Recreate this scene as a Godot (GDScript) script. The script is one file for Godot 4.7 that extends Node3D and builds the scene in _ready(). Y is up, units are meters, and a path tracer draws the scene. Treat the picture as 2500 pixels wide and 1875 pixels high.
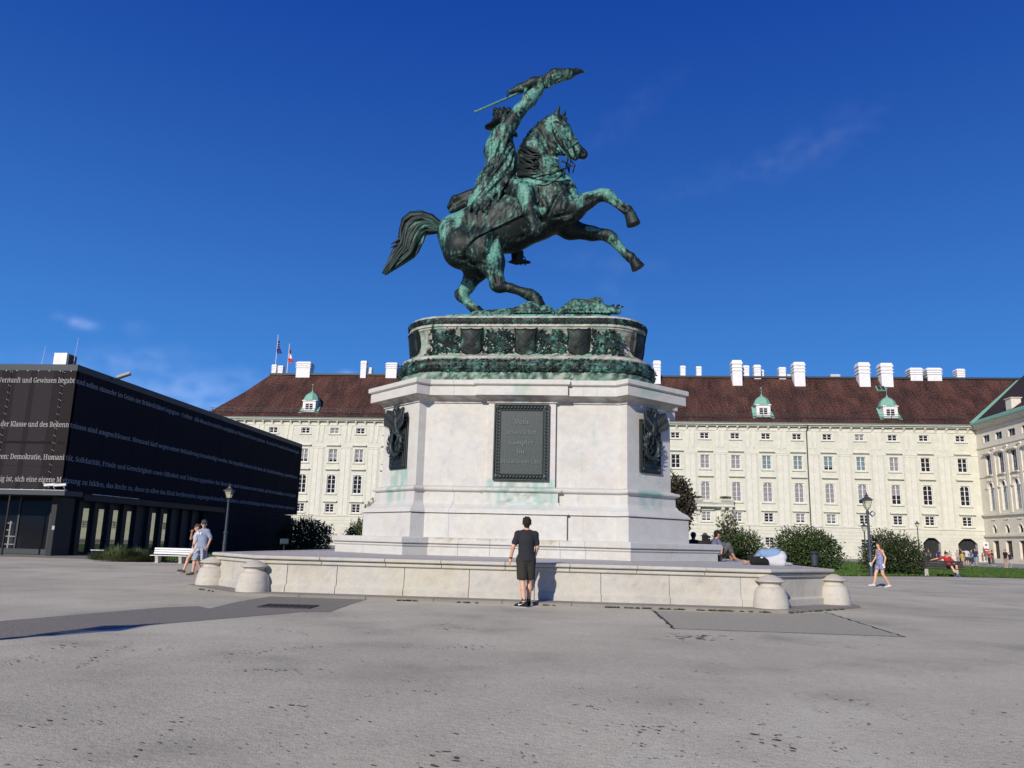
extends Node3D
# An equestrian bronze on a white stone pedestal in a palace square, built object by object. Metres, y up.

const FOCAL := 1920.0          # in pixels of the 2500 x 1875 photograph
const MX := -1.82              # axis of the monument
const PLAT := 0.86             # top of the stone platform
var cam: Camera3D
var mats := {}
var names := {}
var rng := RandomNumberGenerator.new()
var nz_a := FastNoiseLite.new()
var nz_b := FastNoiseLite.new()
var nz_c := FastNoiseLite.new()

# ---------------------------------------------------------------- geometry collector
class Geo:
	var v := PackedVector3Array()
	var n := PackedVector3Array()
	var c := PackedColorArray()
	var col := Color(1, 1, 1)
	var xf := Transform3D()
	var tint: Callable
	func vert(p: Vector3, nn: Vector3, cc: Color) -> void:
		v.append(p); n.append(nn); c.append(cc)
	# counter-clockwise from outside
	func tri(a: Vector3, b: Vector3, d: Vector3) -> void:
		a = xf * a; b = xf * b; d = xf * d
		var nn := (b - a).cross(d - a)
		if nn.length_squared() < 1e-14: return
		nn = nn.normalized()
		if tint.is_valid():
			vert(a, nn, tint.call(a)); vert(d, nn, tint.call(d)); vert(b, nn, tint.call(b))
		else:
			vert(a, nn, col); vert(d, nn, col); vert(b, nn, col)
	func quad(a: Vector3, b: Vector3, d: Vector3, e: Vector3) -> void:
		tri(a, b, d); tri(a, d, e)
	# smooth quad with own normals
	func squad(p: Array, q: Array) -> void:
		for k in [[0, 2, 1], [0, 3, 2]]:
			for i in k:
				var w: Vector3 = xf * (p[i] as Vector3)
				vert(w, (xf.basis * (q[i] as Vector3)).normalized(), tint.call(w) if tint.is_valid() else col)
	func box(ce: Vector3, s: Vector3, b := Basis()) -> void:
		var h := s * 0.5
		var p := []
		for i in 8:
			p.append(ce + b * Vector3(h.x if i & 1 else -h.x, h.y if i & 2 else -h.y, h.z if i & 4 else -h.z))
		quad(p[4], p[5], p[7], p[6]); quad(p[1], p[0], p[2], p[3])
		quad(p[5], p[1], p[3], p[7]); quad(p[0], p[4], p[6], p[2])
		quad(p[6], p[7], p[3], p[2]); quad(p[0], p[1], p[5], p[4])
	# box between two corners with chamfered vertical and horizontal edges
	func cbox(ce: Vector3, s: Vector3, e: float, b := Basis()) -> void:
		var h := s * 0.5
		var ax := [Vector3.RIGHT, Vector3.UP, Vector3.BACK]
		for a in 3:
			var u: int = (a + 1) % 3
			var w: int = (a + 2) % 3
			for sg in [-1.0, 1.0]:
				var o: Vector3 = ax[a] * h[a] * sg
				var du: Vector3 = ax[u] * (h[u] - e)
				var dw: Vector3 = ax[w] * (h[w] - e)
				if sg > 0: quad(ce + b * (o - du - dw), ce + b * (o + du - dw), ce + b * (o + du + dw), ce + b * (o - du + dw))
				else: quad(ce + b * (o - du - dw), ce + b * (o - du + dw), ce + b * (o + du + dw), ce + b * (o + du - dw))
			for s1 in [-1.0, 1.0]:
				for s2 in [-1.0, 1.0]:
					var l: Vector3 = ax[a] * (h[a] - e)
					var p1: Vector3 = ax[u] * h[u] * s1 + ax[w] * (h[w] - e) * s2
					var p2: Vector3 = ax[u] * (h[u] - e) * s1 + ax[w] * h[w] * s2
					if s1 * s2 > 0: quad(ce + b * (p1 - l), ce + b * (p2 - l), ce + b * (p2 + l), ce + b * (p1 + l))
					else: quad(ce + b * (p1 - l), ce + b * (p1 + l), ce + b * (p2 + l), ce + b * (p2 - l))
		for i in 8:
			var sx := 1.0 if i & 1 else -1.0
			var sy := 1.0 if i & 2 else -1.0
			var sz := 1.0 if i & 4 else -1.0
			var a1 := ce + b * Vector3(sx * h.x, sy * (h.y - e), sz * (h.z - e))
			var b1 := ce + b * Vector3(sx * (h.x - e), sy * h.y, sz * (h.z - e))
			var c1 := ce + b * Vector3(sx * (h.x - e), sy * (h.y - e), sz * h.z)
			if sx * sy * sz > 0: tri(a1, b1, c1)
			else: tri(a1, c1, b1)
	func tube(pts: Array, rad: Array, seg := 8, flat := 1.0, caps := true) -> void:
		var m := pts.size()
		var rings := []
		var norms := []
		var up := Vector3.UP
		var t0: Vector3 = (pts[1] - pts[0]).normalized()
		if absf(t0.dot(up)) > 0.9: up = Vector3.BACK
		var side := t0.cross(up).normalized()
		for i in m:
			var t: Vector3 = (pts[mini(i + 1, m - 1)] - pts[maxi(i - 1, 0)]).normalized()
			side = (side - t * side.dot(t)).normalized()
			var ot := side.cross(t).normalized()
			var ring := []
			var nr := []
			for k in seg:
				var an := TAU * k / seg
				var d := side * cos(an) + ot * sin(an) * flat
				ring.append(pts[i] + d * rad[i]); nr.append((side * cos(an) * flat + ot * sin(an)).normalized())
			rings.append(ring); norms.append(nr)
		for i in m - 1:
			for k in seg:
				var k2 := (k + 1) % seg
				squad([rings[i][k2], rings[i][k], rings[i + 1][k], rings[i + 1][k2]], [norms[i][k2], norms[i][k], norms[i + 1][k], norms[i + 1][k2]])
		if caps:
			for k in range(1, seg - 1):
				tri(rings[0][0], rings[0][k], rings[0][k + 1]); tri(rings[m - 1][0], rings[m - 1][k + 1], rings[m - 1][k])
	# profile of (radius, y) from bottom to top round the y axis at ce
	func lathe(prof: Array, seg := 20, ce := Vector3.ZERO, smooth := true, turn := 0.0) -> void:
		for i in prof.size() - 1:
			var a: Vector2 = prof[i]
			var b: Vector2 = prof[i + 1]
			if a.distance_to(b) < 1e-5: continue
			var nn := Vector2(b.y - a.y, a.x - b.x).normalized()
			for k in seg:
				var a0 := TAU * k / seg + turn
				var a1 := TAU * (k + 1) / seg + turn
				var d0 := Vector3(cos(a0), 0, -sin(a0))
				var d1 := Vector3(cos(a1), 0, -sin(a1))
				var p := [ce + d0 * a.x + Vector3.UP * a.y, ce + d1 * a.x + Vector3.UP * a.y, ce + d1 * b.x + Vector3.UP * b.y, ce + d0 * b.x + Vector3.UP * b.y]
				if smooth:
					var q0 := d0 * nn.x + Vector3.UP * nn.y
					var q1 := d1 * nn.x + Vector3.UP * nn.y
					squad(p, [q0, q1, q1, q0])
				else:
					quad(p[0], p[1], p[2], p[3])
	# polygon (counter-clockwise, in the x-y plane of b) pushed out along z by depth
	func prism(poly: PackedVector2Array, at: Vector3, b: Basis, depth: float) -> void:
		if Geometry2D.is_polygon_clockwise(poly): poly.reverse()
		var ix := Geometry2D.triangulate_polygon(poly)
		var up := b.z * depth
		var w := []
		for q in poly: w.append(at + b.x * q.x + b.y * q.y)
		for i in range(0, ix.size(), 3):
			var a: Vector3 = w[ix[i]]
			var b2: Vector3 = w[ix[i + 1]]
			var d: Vector3 = w[ix[i + 2]]
			if (b2 - a).cross(d - a).dot(up) < 0:
				var t := b2; b2 = d; d = t
			tri(a + up, b2 + up, d + up); tri(a, d, b2)
		for i in w.size():
			var j: int = (i + 1) % w.size()
			quad(w[i], w[j], w[j] + up, w[i] + up)
	func mesh() -> ArrayMesh:
		var am := ArrayMesh.new()
		if v.is_empty(): return am
		var arr := []
		arr.resize(Mesh.ARRAY_MAX)
		arr[Mesh.ARRAY_VERTEX] = v; arr[Mesh.ARRAY_NORMAL] = n; arr[Mesh.ARRAY_COLOR] = c
		am.add_surface_from_arrays(Mesh.PRIMITIVE_TRIANGLES, arr)
		return am

# ---------------------------------------------------------------- smooth bodies: tapered capsules joined on a grid, meshed as surface nets
class Blob:
	var o: Vector3
	var h: float
	var nx: int
	var ny: int
	var nz: int
	var f := PackedFloat32Array()
	func setup(lo: Vector3, hi: Vector3, cell: float) -> void:
		h = cell; o = lo
		nx = int(ceil((hi.x - lo.x) / h)) + 1; ny = int(ceil((hi.y - lo.y) / h)) + 1; nz = int(ceil((hi.z - lo.z) / h)) + 1
		f.resize(nx * ny * nz); f.fill(9.0)
	func cap(a: Vector3, b: Vector3, ra: float, rb: float, k: float, sz := 1.0, cut := false) -> void:
		var pad := maxf(k, 0.0) + h * 2.5
		var rm := maxf(ra, rb) + pad
		var x0 := clampi(int((minf(a.x, b.x) - rm - o.x) / h), 0, nx - 1)
		var x1 := clampi(int((maxf(a.x, b.x) + rm - o.x) / h) + 1, 0, nx - 1)
		var y0 := clampi(int((minf(a.y, b.y) - rm - o.y) / h), 0, ny - 1)
		var y1 := clampi(int((maxf(a.y, b.y) + rm - o.y) / h) + 1, 0, ny - 1)
		var rz := rm / minf(sz, 1.0) if sz < 1.0 else rm
		var z0 := clampi(int((minf(a.z, b.z) - rz - o.z) / h), 0, nz - 1)
		var z1 := clampi(int((maxf(a.z, b.z) + rz - o.z) / h) + 1, 0, nz - 1)
		var bx := b.x - a.x
		var by := b.y - a.y
		var bz := (b.z - a.z) * sz
		var bb := maxf(bx * bx + by * by + bz * bz, 1e-9)
		var dr := rb - ra
		for z in range(z0, z1 + 1):
			var pz := (o.z + z * h - a.z) * sz
			for y in range(y0, y1 + 1):
				var py := o.y + y * h - a.y
				var base := (z * ny + y) * nx
				var yz := py * by + pz * bz
				for x in range(x0, x1 + 1):
					var px := o.x + x * h - a.x
					var t := clampf((px * bx + yz) / bb, 0.0, 1.0)
					var qx := px - bx * t
					var qy := py - by * t
					var qz := pz - bz * t
					var d := sqrt(qx * qx + qy * qy + qz * qz) - ra - dr * t
					if d > pad: continue
					var w := f[base + x]
					if cut:
						d = -d
						var g := maxf(k - absf(w - d), 0.0)
						f[base + x] = maxf(w, d) + g * g * 0.25 / k
					else:
						var g := maxf(k - absf(w - d), 0.0)
						f[base + x] = minf(w, d) - g * g * 0.25 / k
	func clip_below(ym: float) -> void:
		for z in nz:
			for y in ny:
				var e := ym - (o.y + y * h)
				if e < -h * 3.0: break
				var base := (z * ny + y) * nx
				for x in nx: f[base + x] = maxf(f[base + x], e)
	func front_z(x: float, y: float) -> float:
		var ix := clampi(int(round((x - o.x) / h)), 0, nx - 1)
		var iy := clampi(int(round((y - o.y) / h)), 0, ny - 1)
		for z in range(nz - 2, -1, -1):
			var w := f[(z * ny + iy) * nx + ix]
			if w < 0.0:
				var w2 := f[((z + 1) * ny + iy) * nx + ix]
				return o.z + (z + w / (w - w2)) * h
		return -1000.0
	func emit(g: Geo) -> void:
		var id := PackedInt32Array()
		id.resize(nx * ny * nz); id.fill(-1)
		var pv := PackedVector3Array()
		var pn := PackedVector3Array()
		var sx := 1
		var sy := nx
		var sz := nx * ny
		var lim := h * 2.0
		for z in nz - 1:
			for y in ny - 1:
				var base := (z * ny + y) * nx
				for x in nx - 1:
					var i := base + x
					var c0 := f[i]
					if c0 > lim or c0 < -lim: continue
					var c1 := f[i + 1]
					var c2 := f[i + sy]
					var c3 := f[i + sy + 1]
					var c4 := f[i + sz]
					var c5 := f[i + sz + 1]
					var c6 := f[i + sz + sy]
					var c7 := f[i + sz + sy + 1]
					var m := int(c0 < 0) + int(c1 < 0) + int(c2 < 0) + int(c3 < 0) + int(c4 < 0) + int(c5 < 0) + int(c6 < 0) + int(c7 < 0)
					if m == 0 or m == 8: continue
					var s := Vector3.ZERO
					var cnt := 0
					if (c0 < 0) != (c1 < 0): s += Vector3(c0 / (c0 - c1), 0, 0); cnt += 1
					if (c2 < 0) != (c3 < 0): s += Vector3(c2 / (c2 - c3), 1, 0); cnt += 1
					if (c4 < 0) != (c5 < 0): s += Vector3(c4 / (c4 - c5), 0, 1); cnt += 1
					if (c6 < 0) != (c7 < 0): s += Vector3(c6 / (c6 - c7), 1, 1); cnt += 1
					if (c0 < 0) != (c2 < 0): s += Vector3(0, c0 / (c0 - c2), 0); cnt += 1
					if (c1 < 0) != (c3 < 0): s += Vector3(1, c1 / (c1 - c3), 0); cnt += 1
					if (c4 < 0) != (c6 < 0): s += Vector3(0, c4 / (c4 - c6), 1); cnt += 1
					if (c5 < 0) != (c7 < 0): s += Vector3(1, c5 / (c5 - c7), 1); cnt += 1
					if (c0 < 0) != (c4 < 0): s += Vector3(0, 0, c0 / (c0 - c4)); cnt += 1
					if (c1 < 0) != (c5 < 0): s += Vector3(1, 0, c1 / (c1 - c5)); cnt += 1
					if (c2 < 0) != (c6 < 0): s += Vector3(0, 1, c2 / (c2 - c6)); cnt += 1
					if (c3 < 0) != (c7 < 0): s += Vector3(1, 1, c3 / (c3 - c7)); cnt += 1
					id[i] = pv.size()
					pv.append(o + (Vector3(x, y, z) + s / cnt) * h)
					var gr := Vector3(c1 + c3 + c5 + c7 - c0 - c2 - c4 - c6, c2 + c3 + c6 + c7 - c0 - c1 - c4 - c5, c4 + c5 + c6 + c7 - c0 - c1 - c2 - c3)
					pn.append(gr.normalized())
		for z in range(1, nz - 1):
			for y in range(1, ny - 1):
				var base := (z * ny + y) * nx
				for x in range(1, nx - 1):
					var i := base + x
					var c0 := f[i]
					if c0 > lim or c0 < -lim: continue
					var neg := c0 < 0
					if neg != (f[i + sx] < 0): _face(g, pv, pn, id[i - sy - sz], id[i - sz], id[i], id[i - sy], neg)
					if neg != (f[i + sy] < 0): _face(g, pv, pn, id[i - sx - sz], id[i - sx], id[i], id[i - sz], neg)
					if neg != (f[i + sz] < 0): _face(g, pv, pn, id[i - sx - sy], id[i - sy], id[i], id[i - sx], neg)
	func _face(g: Geo, pv: PackedVector3Array, pn: PackedVector3Array, a: int, b: int, d: int, e: int, neg: bool) -> void:
		if a < 0 or b < 0 or d < 0 or e < 0: return
		var q := [pv[a], pv[b], pv[d], pv[e]] if neg else [pv[a], pv[e], pv[d], pv[b]]
		var w := [pn[a], pn[b], pn[d], pn[e]] if neg else [pn[a], pn[e], pn[d], pn[b]]
		g.squad(q, w)

# bones: [a, b, ra, rb, blend, z squeeze, cut]
func nets(bones: Array, cell: float, g: Geo, ymin := -99.0) -> Blob:
	var lo := Vector3(1e9, 1e9, 1e9)
	var hi := -lo
	for q in bones:
		if q.size() > 6 and q[6]: continue
		var r: float = maxf(q[2], q[3]) + cell * 3.0
		if q.size() > 5 and q[5] < 1.0: r /= q[5]
		for e in [q[0], q[1]]:
			lo = lo.min(e - Vector3.ONE * r); hi = hi.max(e + Vector3.ONE * r)
	var bl := Blob.new()
	bl.setup(lo, hi, cell)
	for q in bones:
		bl.cap(q[0], q[1], q[2], q[3], q[4], q[5] if q.size() > 5 else 1.0, q.size() > 6 and q[6])
	if ymin > -90.0: bl.clip_below(ymin)
	bl.emit(g)
	return bl

# ---------------------------------------------------------------- naming and tagging
func numbered(called: String) -> String:
	if not names.has(called):
		names[called] = 0
		return called
	names[called] += 1
	return "%s_%03d" % [called, names[called]]
func thing(called: String, label: String, category: String, at := Vector3.ZERO, turn := 0.0, group := "") -> Node3D:
	var o := Node3D.new()
	o.name = numbered(called); add_child(o)
	o.position = at; o.rotation.y = turn
	o.set_meta("label", label); o.set_meta("category", category)
	if group: o.set_meta("group", group)
	return o
func part(g, called: String, m: Material, parent: Node) -> MeshInstance3D:
	var o := MeshInstance3D.new()
	o.mesh = g.mesh() if g is Geo else g
	o.name = called; o.material_override = m
	parent.add_child(o, true)
	return o
func whole(g: Geo, called: String, m: Material, label: String, category: String, group := "") -> MeshInstance3D:
	var o := part(g, numbered(called), m, self)
	o.set_meta("label", label); o.set_meta("category", category)
	if group: o.set_meta("group", group)
	return o
func setting(g: Geo, called: String, m: Material) -> MeshInstance3D:
	var o := part(g, numbered(called), m, self)
	o.set_meta("kind", "structure")
	return o
func copy(src: Node3D, at: Vector3, turn: float, label := "") -> Node3D:
	var r := src.duplicate() as Node3D
	r.name = numbered(str(src.name)); add_child(r)
	r.position = at; r.rotation.y = turn
	if label: r.set_meta("label", label)
	return r
func node(called: String, parent: Node, at := Vector3.ZERO, b := Basis()) -> Node3D:
	var o := Node3D.new()
	o.name = called; parent.add_child(o, true)
	o.transform = Transform3D(b, at)
	return o

# ---------------------------------------------------------------- pixels of the photograph to points
func ray(px: float, py: float) -> Vector3:
	return cam.basis * Vector3((px - 1250.0) / FOCAL, -(py - 937.5) / FOCAL, -1.0)
func on_z(px: float, py: float, z: float) -> Vector3:
	var d := ray(px, py)
	return cam.position + d * ((z - cam.position.z) / d.z)
func on_x(px: float, py: float, x: float) -> Vector3:
	var d := ray(px, py)
	return cam.position + d * ((x - cam.position.x) / d.x)
func on_y(px: float, py: float, y := 0.0) -> Vector3:
	var d := ray(px, py)
	return cam.position + d * ((y - cam.position.y) / d.y)

# ---------------------------------------------------------------- materials
func lin(r: float, g: float, b: float) -> Color:
	return Color(r, g, b).linear_to_srgb()
func noise_bytes(size: int, sd: int, freq: float, oct := 4, kind := FastNoiseLite.TYPE_SIMPLEX_SMOOTH) -> PackedByteArray:
	var nn := FastNoiseLite.new()
	nn.seed = sd; nn.noise_type = kind; nn.frequency = freq; nn.fractal_octaves = oct
	return nn.get_seamless_image(size, size).get_data()
# layers: arrays of bytes; fn(values, rnd) gives a Color
func paint(size: int, layers: Array, fn: Callable) -> ImageTexture:
	var out := PackedByteArray()
	out.resize(size * size * 3)
	var r := RandomNumberGenerator.new()
	r.seed = 77
	var vals := []
	vals.resize(layers.size())
	for i in size * size:
		for k in layers.size(): vals[k] = layers[k][i] / 255.0
		var q: Color = fn.call(vals, r.randf())
		out[i * 3] = clampi(int(q.r * 255.0), 0, 255); out[i * 3 + 1] = clampi(int(q.g * 255.0), 0, 255); out[i * 3 + 2] = clampi(int(q.b * 255.0), 0, 255)
	var im := Image.create_from_data(size, size, false, Image.FORMAT_RGB8, out)
	im.generate_mipmaps()
	return ImageTexture.create_from_image(im)
func bumps(size: int, layers: Array, weights: Array, strength: float) -> ImageTexture:
	var out := PackedByteArray()
	out.resize(size * size)
	for i in size * size:
		var s := 0.0
		for k in layers.size(): s += layers[k][i] * weights[k]
		out[i] = clampi(int(s), 0, 255)
	var im := Image.create_from_data(size, size, false, Image.FORMAT_L8, out)
	im.convert(Image.FORMAT_RGBA8)
	im.bump_map_to_normal_map(strength)
	return ImageTexture.create_from_image(im)
func mat(called: String, col: Color, rough := 0.8, tex: Texture2D = null, scale := 1.0, normal: Texture2D = null, depth := 1.0) -> StandardMaterial3D:
	var m := StandardMaterial3D.new()
	m.resource_name = called
	m.albedo_color = col; m.roughness = rough
	m.vertex_color_use_as_albedo = true
	if tex or normal:
		m.uv1_triplanar = true; m.uv1_world_triplanar = true
		m.uv1_scale = Vector3.ONE * scale
		if tex: m.albedo_texture = tex
		if normal:
			m.normal_enabled = true; m.normal_texture = normal; m.normal_scale = depth
	mats[called] = m
	return m

func _ready() -> void:
	# camera
	cam = Camera3D.new()
	cam.name = "camera"; add_child(cam)
	cam.position = Vector3(0, 1.3, 0)
	cam.rotation_degrees = Vector3(11.34, 5.2, 1.45)
	cam.fov = 52.06; cam.near = 0.1; cam.far = 2000.0
	cam.current = true
	# sky
	var env := Environment.new()
	env.background_mode = Environment.BG_SKY
	var sm := ProceduralSkyMaterial.new()
	sm.sky_top_color = Color8(2, 50, 150)
	sm.sky_horizon_color = Color8(92, 172, 254)
	sm.sky_curve = 0.22
	sm.ground_bottom_color = Color8(92, 90, 88)
	sm.ground_horizon_color = Color8(128, 134, 140)
	sm.sun_angle_max = 1.0
	sm.sky_cover = cloud_cover()
	sm.sky_cover_modulate = Color(1, 1, 1)
	env.sky = Sky.new()
	env.sky.sky_material = sm
	env.tonemap_mode = Environment.TONE_MAPPER_LINEAR
	env.tonemap_exposure = 1.0
	env.sdfgi_enabled = true; env.ssao_enabled = true; env.ssil_enabled = true
	var we := WorldEnvironment.new()
	we.name = "world_environment"; we.environment = env; add_child(we)
	# sun: behind the camera's left shoulder
	var sun := DirectionalLight3D.new()
	sun.name = "sun"; add_child(sun)
	var el := deg_to_rad(24.5)
	var az := deg_to_rad(20.0)
	var to_sun := Vector3(-sin(az) * cos(el), sin(el), cos(az) * cos(el))
	sun.look_at_from_position(to_sun * 100.0, Vector3.ZERO)
	sun.light_energy = 1.5
	sun.light_color = Color(1.0, 0.965, 0.91)
	sun.light_angular_distance = 0.5
	sun.shadow_enabled = true
	rng.seed = 11
	nz_a.seed = 3; nz_a.frequency = 1.0; nz_a.fractal_octaves = 3
	nz_b.seed = 9; nz_b.frequency = 1.0; nz_b.fractal_octaves = 4
	nz_c.seed = 21; nz_c.frequency = 1.0; nz_c.fractal_octaves = 2
	var t0 := Time.get_ticks_msec()
	make_materials()
	print("materials ", Time.get_ticks_msec() - t0)
	build_ground()
	build_palace()
	build_wing()
	print("palace ", Time.get_ticks_msec() - t0)
	build_pavilion()
	print("pavilion ", Time.get_ticks_msec() - t0)
	build_platform()
	build_pedestal()
	print("pedestal ", Time.get_ticks_msec() - t0)
	build_statue()
	print("statue ", Time.get_ticks_msec() - t0)
	build_plants()
	print("plants ", Time.get_ticks_msec() - t0)
	build_furniture()
	build_people()
	print("people ", Time.get_ticks_msec() - t0)

func cloud_cover() -> ImageTexture:
	var w := 2048
	var h := 1024
	var im := Image.create_empty(w, h, false, Image.FORMAT_RGBA8)
	im.fill(Color(1, 1, 1, 0))
	var nn := FastNoiseLite.new()
	nn.seed = 5; nn.frequency = 0.05; nn.fractal_octaves = 5
	# where the photograph shows thin cloud: pixel, half sizes in texels, strength, lean
	for q in [[170, 782, 6, 2.0, 0.20, 0.1], [195, 785, 7, 2.0, 0.18, 0.1], [330, 872, 22, 5.0, 0.26, -0.15], [140, 930, 40, 9.0, 0.26, 0.0], [470, 985, 34, 12.0, 0.42, 0.0], [520, 930, 20, 6.0, 0.2, -0.1], [1990, 350, 26, 9.0, 0.10, -0.3], [1800, 420, 46, 7.0, 0.05, -0.2], [840, 915, 4, 2.0, 0.4, 0.0], [1480, 640, 30, 6.0, 0.07, 0.1], [1500, 720, 12, 7.0, 0.07, 0.8], [1530, 280, 30, 8.0, 0.05, -0.6], [330, 800, 5, 3.0, 0.06, 0.0], [700, 930, 40, 5.0, 0.06, 0.0]]:
		var d := ray(q[0], q[1]).normalized()
		var cx := fposmod(atan2(d.x, -d.z) / TAU, 1.0) * w
		var cy := (0.5 - asin(d.y) / PI) * h
		for y in range(int(cy - q[3] * 2.5), int(cy + q[3] * 2.5) + 1):
			for x in range(int(cx - q[2] * 2.2), int(cx + q[2] * 2.2) + 1):
				var dx: float = (x - cx) / q[2]
				var dy: float = (y - cy - (x - cx) * q[5]) / q[3]
				var r2 := dx * dx + dy * dy
				var ns := nn.get_noise_2d(x * 1.6, y * 2.6) * 0.8 + 0.6
				var a: float = q[4] * (0.9 if q[2] < 9 else 0.34) * exp(-r2 * 1.3) * clampf(ns, 0.0, 1.4)
				if a > 0.004 and y >= 0 and y < h:
					var xx := posmod(x, w)
					var o := im.get_pixel(xx, y).a
					im.set_pixel(xx, y, Color(0.95, 0.93, 0.95, minf(o + a, 1.0)))
	return ImageTexture.create_from_image(im)

func make_materials() -> void:
	var fine := noise_bytes(512, 1, 0.09, 4)
	var mid := noise_bytes(512, 2, 0.02, 4)
	var grain := noise_bytes(512, 3, 0.3, 2)
	var coarse := noise_bytes(512, 4, 0.008, 5)
	var cells := noise_bytes(512, 6, 0.05, 1, FastNoiseLite.TYPE_CELLULAR)
	var n_fine := bumps(512, [fine, grain], [0.6, 0.4], 3.0)
	var n_soft := bumps(512, [mid, fine], [0.6, 0.4], 4.0)
	# asphalt: pale binder with light and dark chippings
	var g1 := noise_bytes(1024, 11, 0.25, 2)
	var g2 := noise_bytes(1024, 12, 0.03, 4)
	var g3 := noise_bytes(1024, 13, 0.10, 3)
	var t_ground := paint(1024, [g1, g2, g3], func(q, r):
		var s: float = 0.945 + (q[0] - 0.5) * 0.34 + (q[1] - 0.5) * 0.12 + (q[2] - 0.5) * 0.08 + (r - 0.5) * 0.16
		if q[0] < 0.27: s -= 0.16
		if q[2] < 0.2 and q[0] < 0.42: s -= 0.2
		return Color(s, s, s))
	var t_blotch := paint(512, [coarse, mid, fine], func(q, _r):
		var s: float = 0.95 + (q[0] - 0.5) * 0.14 + (q[1] - 0.5) * 0.10 + (q[2] - 0.5) * 0.04
		if q[1] < 0.33: s -= (0.33 - q[1]) * 0.5 * q[2]
		return Color(s, s * 0.99, s * 0.985))
	var t_stone := paint(512, [mid, fine, grain, coarse], func(q, _r):
		var s: float = 0.95 + (q[0] - 0.5) * 0.07 + (q[1] - 0.5) * 0.06 + (q[2] - 0.5) * 0.05
		var w: float = (q[3] - 0.5) * 0.04
		if q[1] > 0.76: s -= 0.09
		if q[2] < 0.2 and q[0] > 0.58: s -= 0.16
		return Color(s + w * 0.5, s, s - w))
	var t_bronze := paint(512, [mid, fine, grain], func(q, _r):
		var s: float = 0.80 + (q[0] - 0.5) * 0.4 + (q[1] - 0.5) * 0.35 + (q[2] - 0.5) * 0.25
		return Color(s, s * 1.01, s))
	var t_plaster := paint(512, [mid, coarse, grain], func(q, _r):
		var s: float = 0.95 + (q[0] - 0.5) * 0.05 + (q[1] - 0.5) * 0.06 + (q[2] - 0.5) * 0.03
		return Color(s, s, s * 0.995))
	# clay tiles too far off to tell apart: short courses of mixed firing colours
	var t_roof := paint(512, [noise_bytes(512, 31, 0.008, 4), noise_bytes(512, 32, 0.045, 3), noise_bytes(512, 33, 0.11, 2)], func(q, r):
		var s: float = 0.60 + (q[1] - 0.5) * 0.55 + (q[0] - 0.5) * 0.55 + (q[2] - 0.5) * 0.75 + (r - 0.5) * 0.1
		var warm: float = clampf((q[2] - 0.45) * 1.6, -0.2, 0.5)
		if q[2] > 0.68: s += 0.28
		return Color(s * (1.0 + warm * 0.35), s * (0.96 - warm * 0.1), s * (0.95 - warm * 0.2)))
	var t_grass := paint(512, [mid, grain, coarse], func(q, r):
		var s: float = 0.75 + (q[0] - 0.5) * 0.4 + (q[1] - 0.5) * 0.5 + (r - 0.5) * 0.3
		return Color(s * (0.95 + (q[2] - 0.5) * 0.5), s, s * 0.8))
	var t_mesh := paint(512, [fine, mid, grain], func(q, r):
		var s: float = 0.86 + (q[0] - 0.5) * 0.12 + (q[1] - 0.5) * 0.12 + (r - 0.5) * 0.12
		return Color(s, s, s))
	var m := mat("ground", lin(0.66, 0.62, 0.455), 0.92, t_ground, 0.30, n_fine, 0.28)
	m.detail_enabled = true; m.detail_albedo = t_blotch; m.detail_blend_mode = BaseMaterial3D.BLEND_MODE_MUL
	m.detail_uv_layer = BaseMaterial3D.DETAIL_UV_2
	m.uv2_triplanar = true; m.uv2_world_triplanar = true; m.uv2_scale = Vector3.ONE * 0.041
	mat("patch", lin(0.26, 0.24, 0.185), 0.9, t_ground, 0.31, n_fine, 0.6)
	mat("patch_pale", lin(0.46, 0.425, 0.315), 0.9, t_ground, 0.31, n_fine, 0.6)
	mat("path", lin(0.30, 0.29, 0.275), 0.95, t_blotch, 0.09)
	mat("tar", lin(0.035, 0.033, 0.032), 0.85, t_blotch, 0.7)
	mat("scuff", lin(0.10, 0.092, 0.085), 0.9, t_blotch, 0.9)
	mat("stone", lin(0.60, 0.592, 0.555), 0.75, t_stone, 0.33, n_soft, 0.25)
	mat("platform_stone", lin(0.53, 0.505, 0.45), 0.8, t_stone, 0.37, n_soft, 0.35)
	mat("kerb", lin(0.27, 0.25, 0.225), 0.9, t_stone, 0.8, n_fine, 0.5)
	mat("plaque_letter", lin(0.11, 0.155, 0.155), 0.5, t_bronze, 1.4)
	mat("bollard", lin(0.56, 0.525, 0.465), 0.85, t_stone, 0.9, n_soft, 0.5)
	mat("bronze", lin(1, 1, 1), 0.55, t_bronze, 0.9, n_soft, 0.5).metallic_specular = 0.4
	mat("plaque_bronze", lin(0.032, 0.052, 0.056), 0.5, t_bronze, 1.4, n_soft, 0.4)
	mat("plaque_dark", lin(0.016, 0.023, 0.025), 0.5, t_bronze, 1.4, n_soft, 0.4)
	mat("plaster", lin(0.62, 0.615, 0.525), 0.9, t_plaster, 0.12)
	mat("plaster_trim", lin(0.66, 0.655, 0.57), 0.9, t_plaster, 0.2)
	mat("plaster_band", lin(0.565, 0.56, 0.485), 0.9, t_plaster, 0.17)
	mat("wing_stone", lin(0.74, 0.69, 0.58), 0.9, t_plaster, 0.14)
	mat("roof", lin(0.132, 0.056, 0.038), 0.9, t_roof, 0.055)
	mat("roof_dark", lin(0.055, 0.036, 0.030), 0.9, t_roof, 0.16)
	mat("ridge", lin(0.03, 0.035, 0.045), 0.6)
	mat("copper", lin(0.21, 0.45, 0.35), 0.7, t_blotch, 0.5)
	mat("gutter", lin(0.13, 0.21, 0.16), 0.7)
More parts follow.
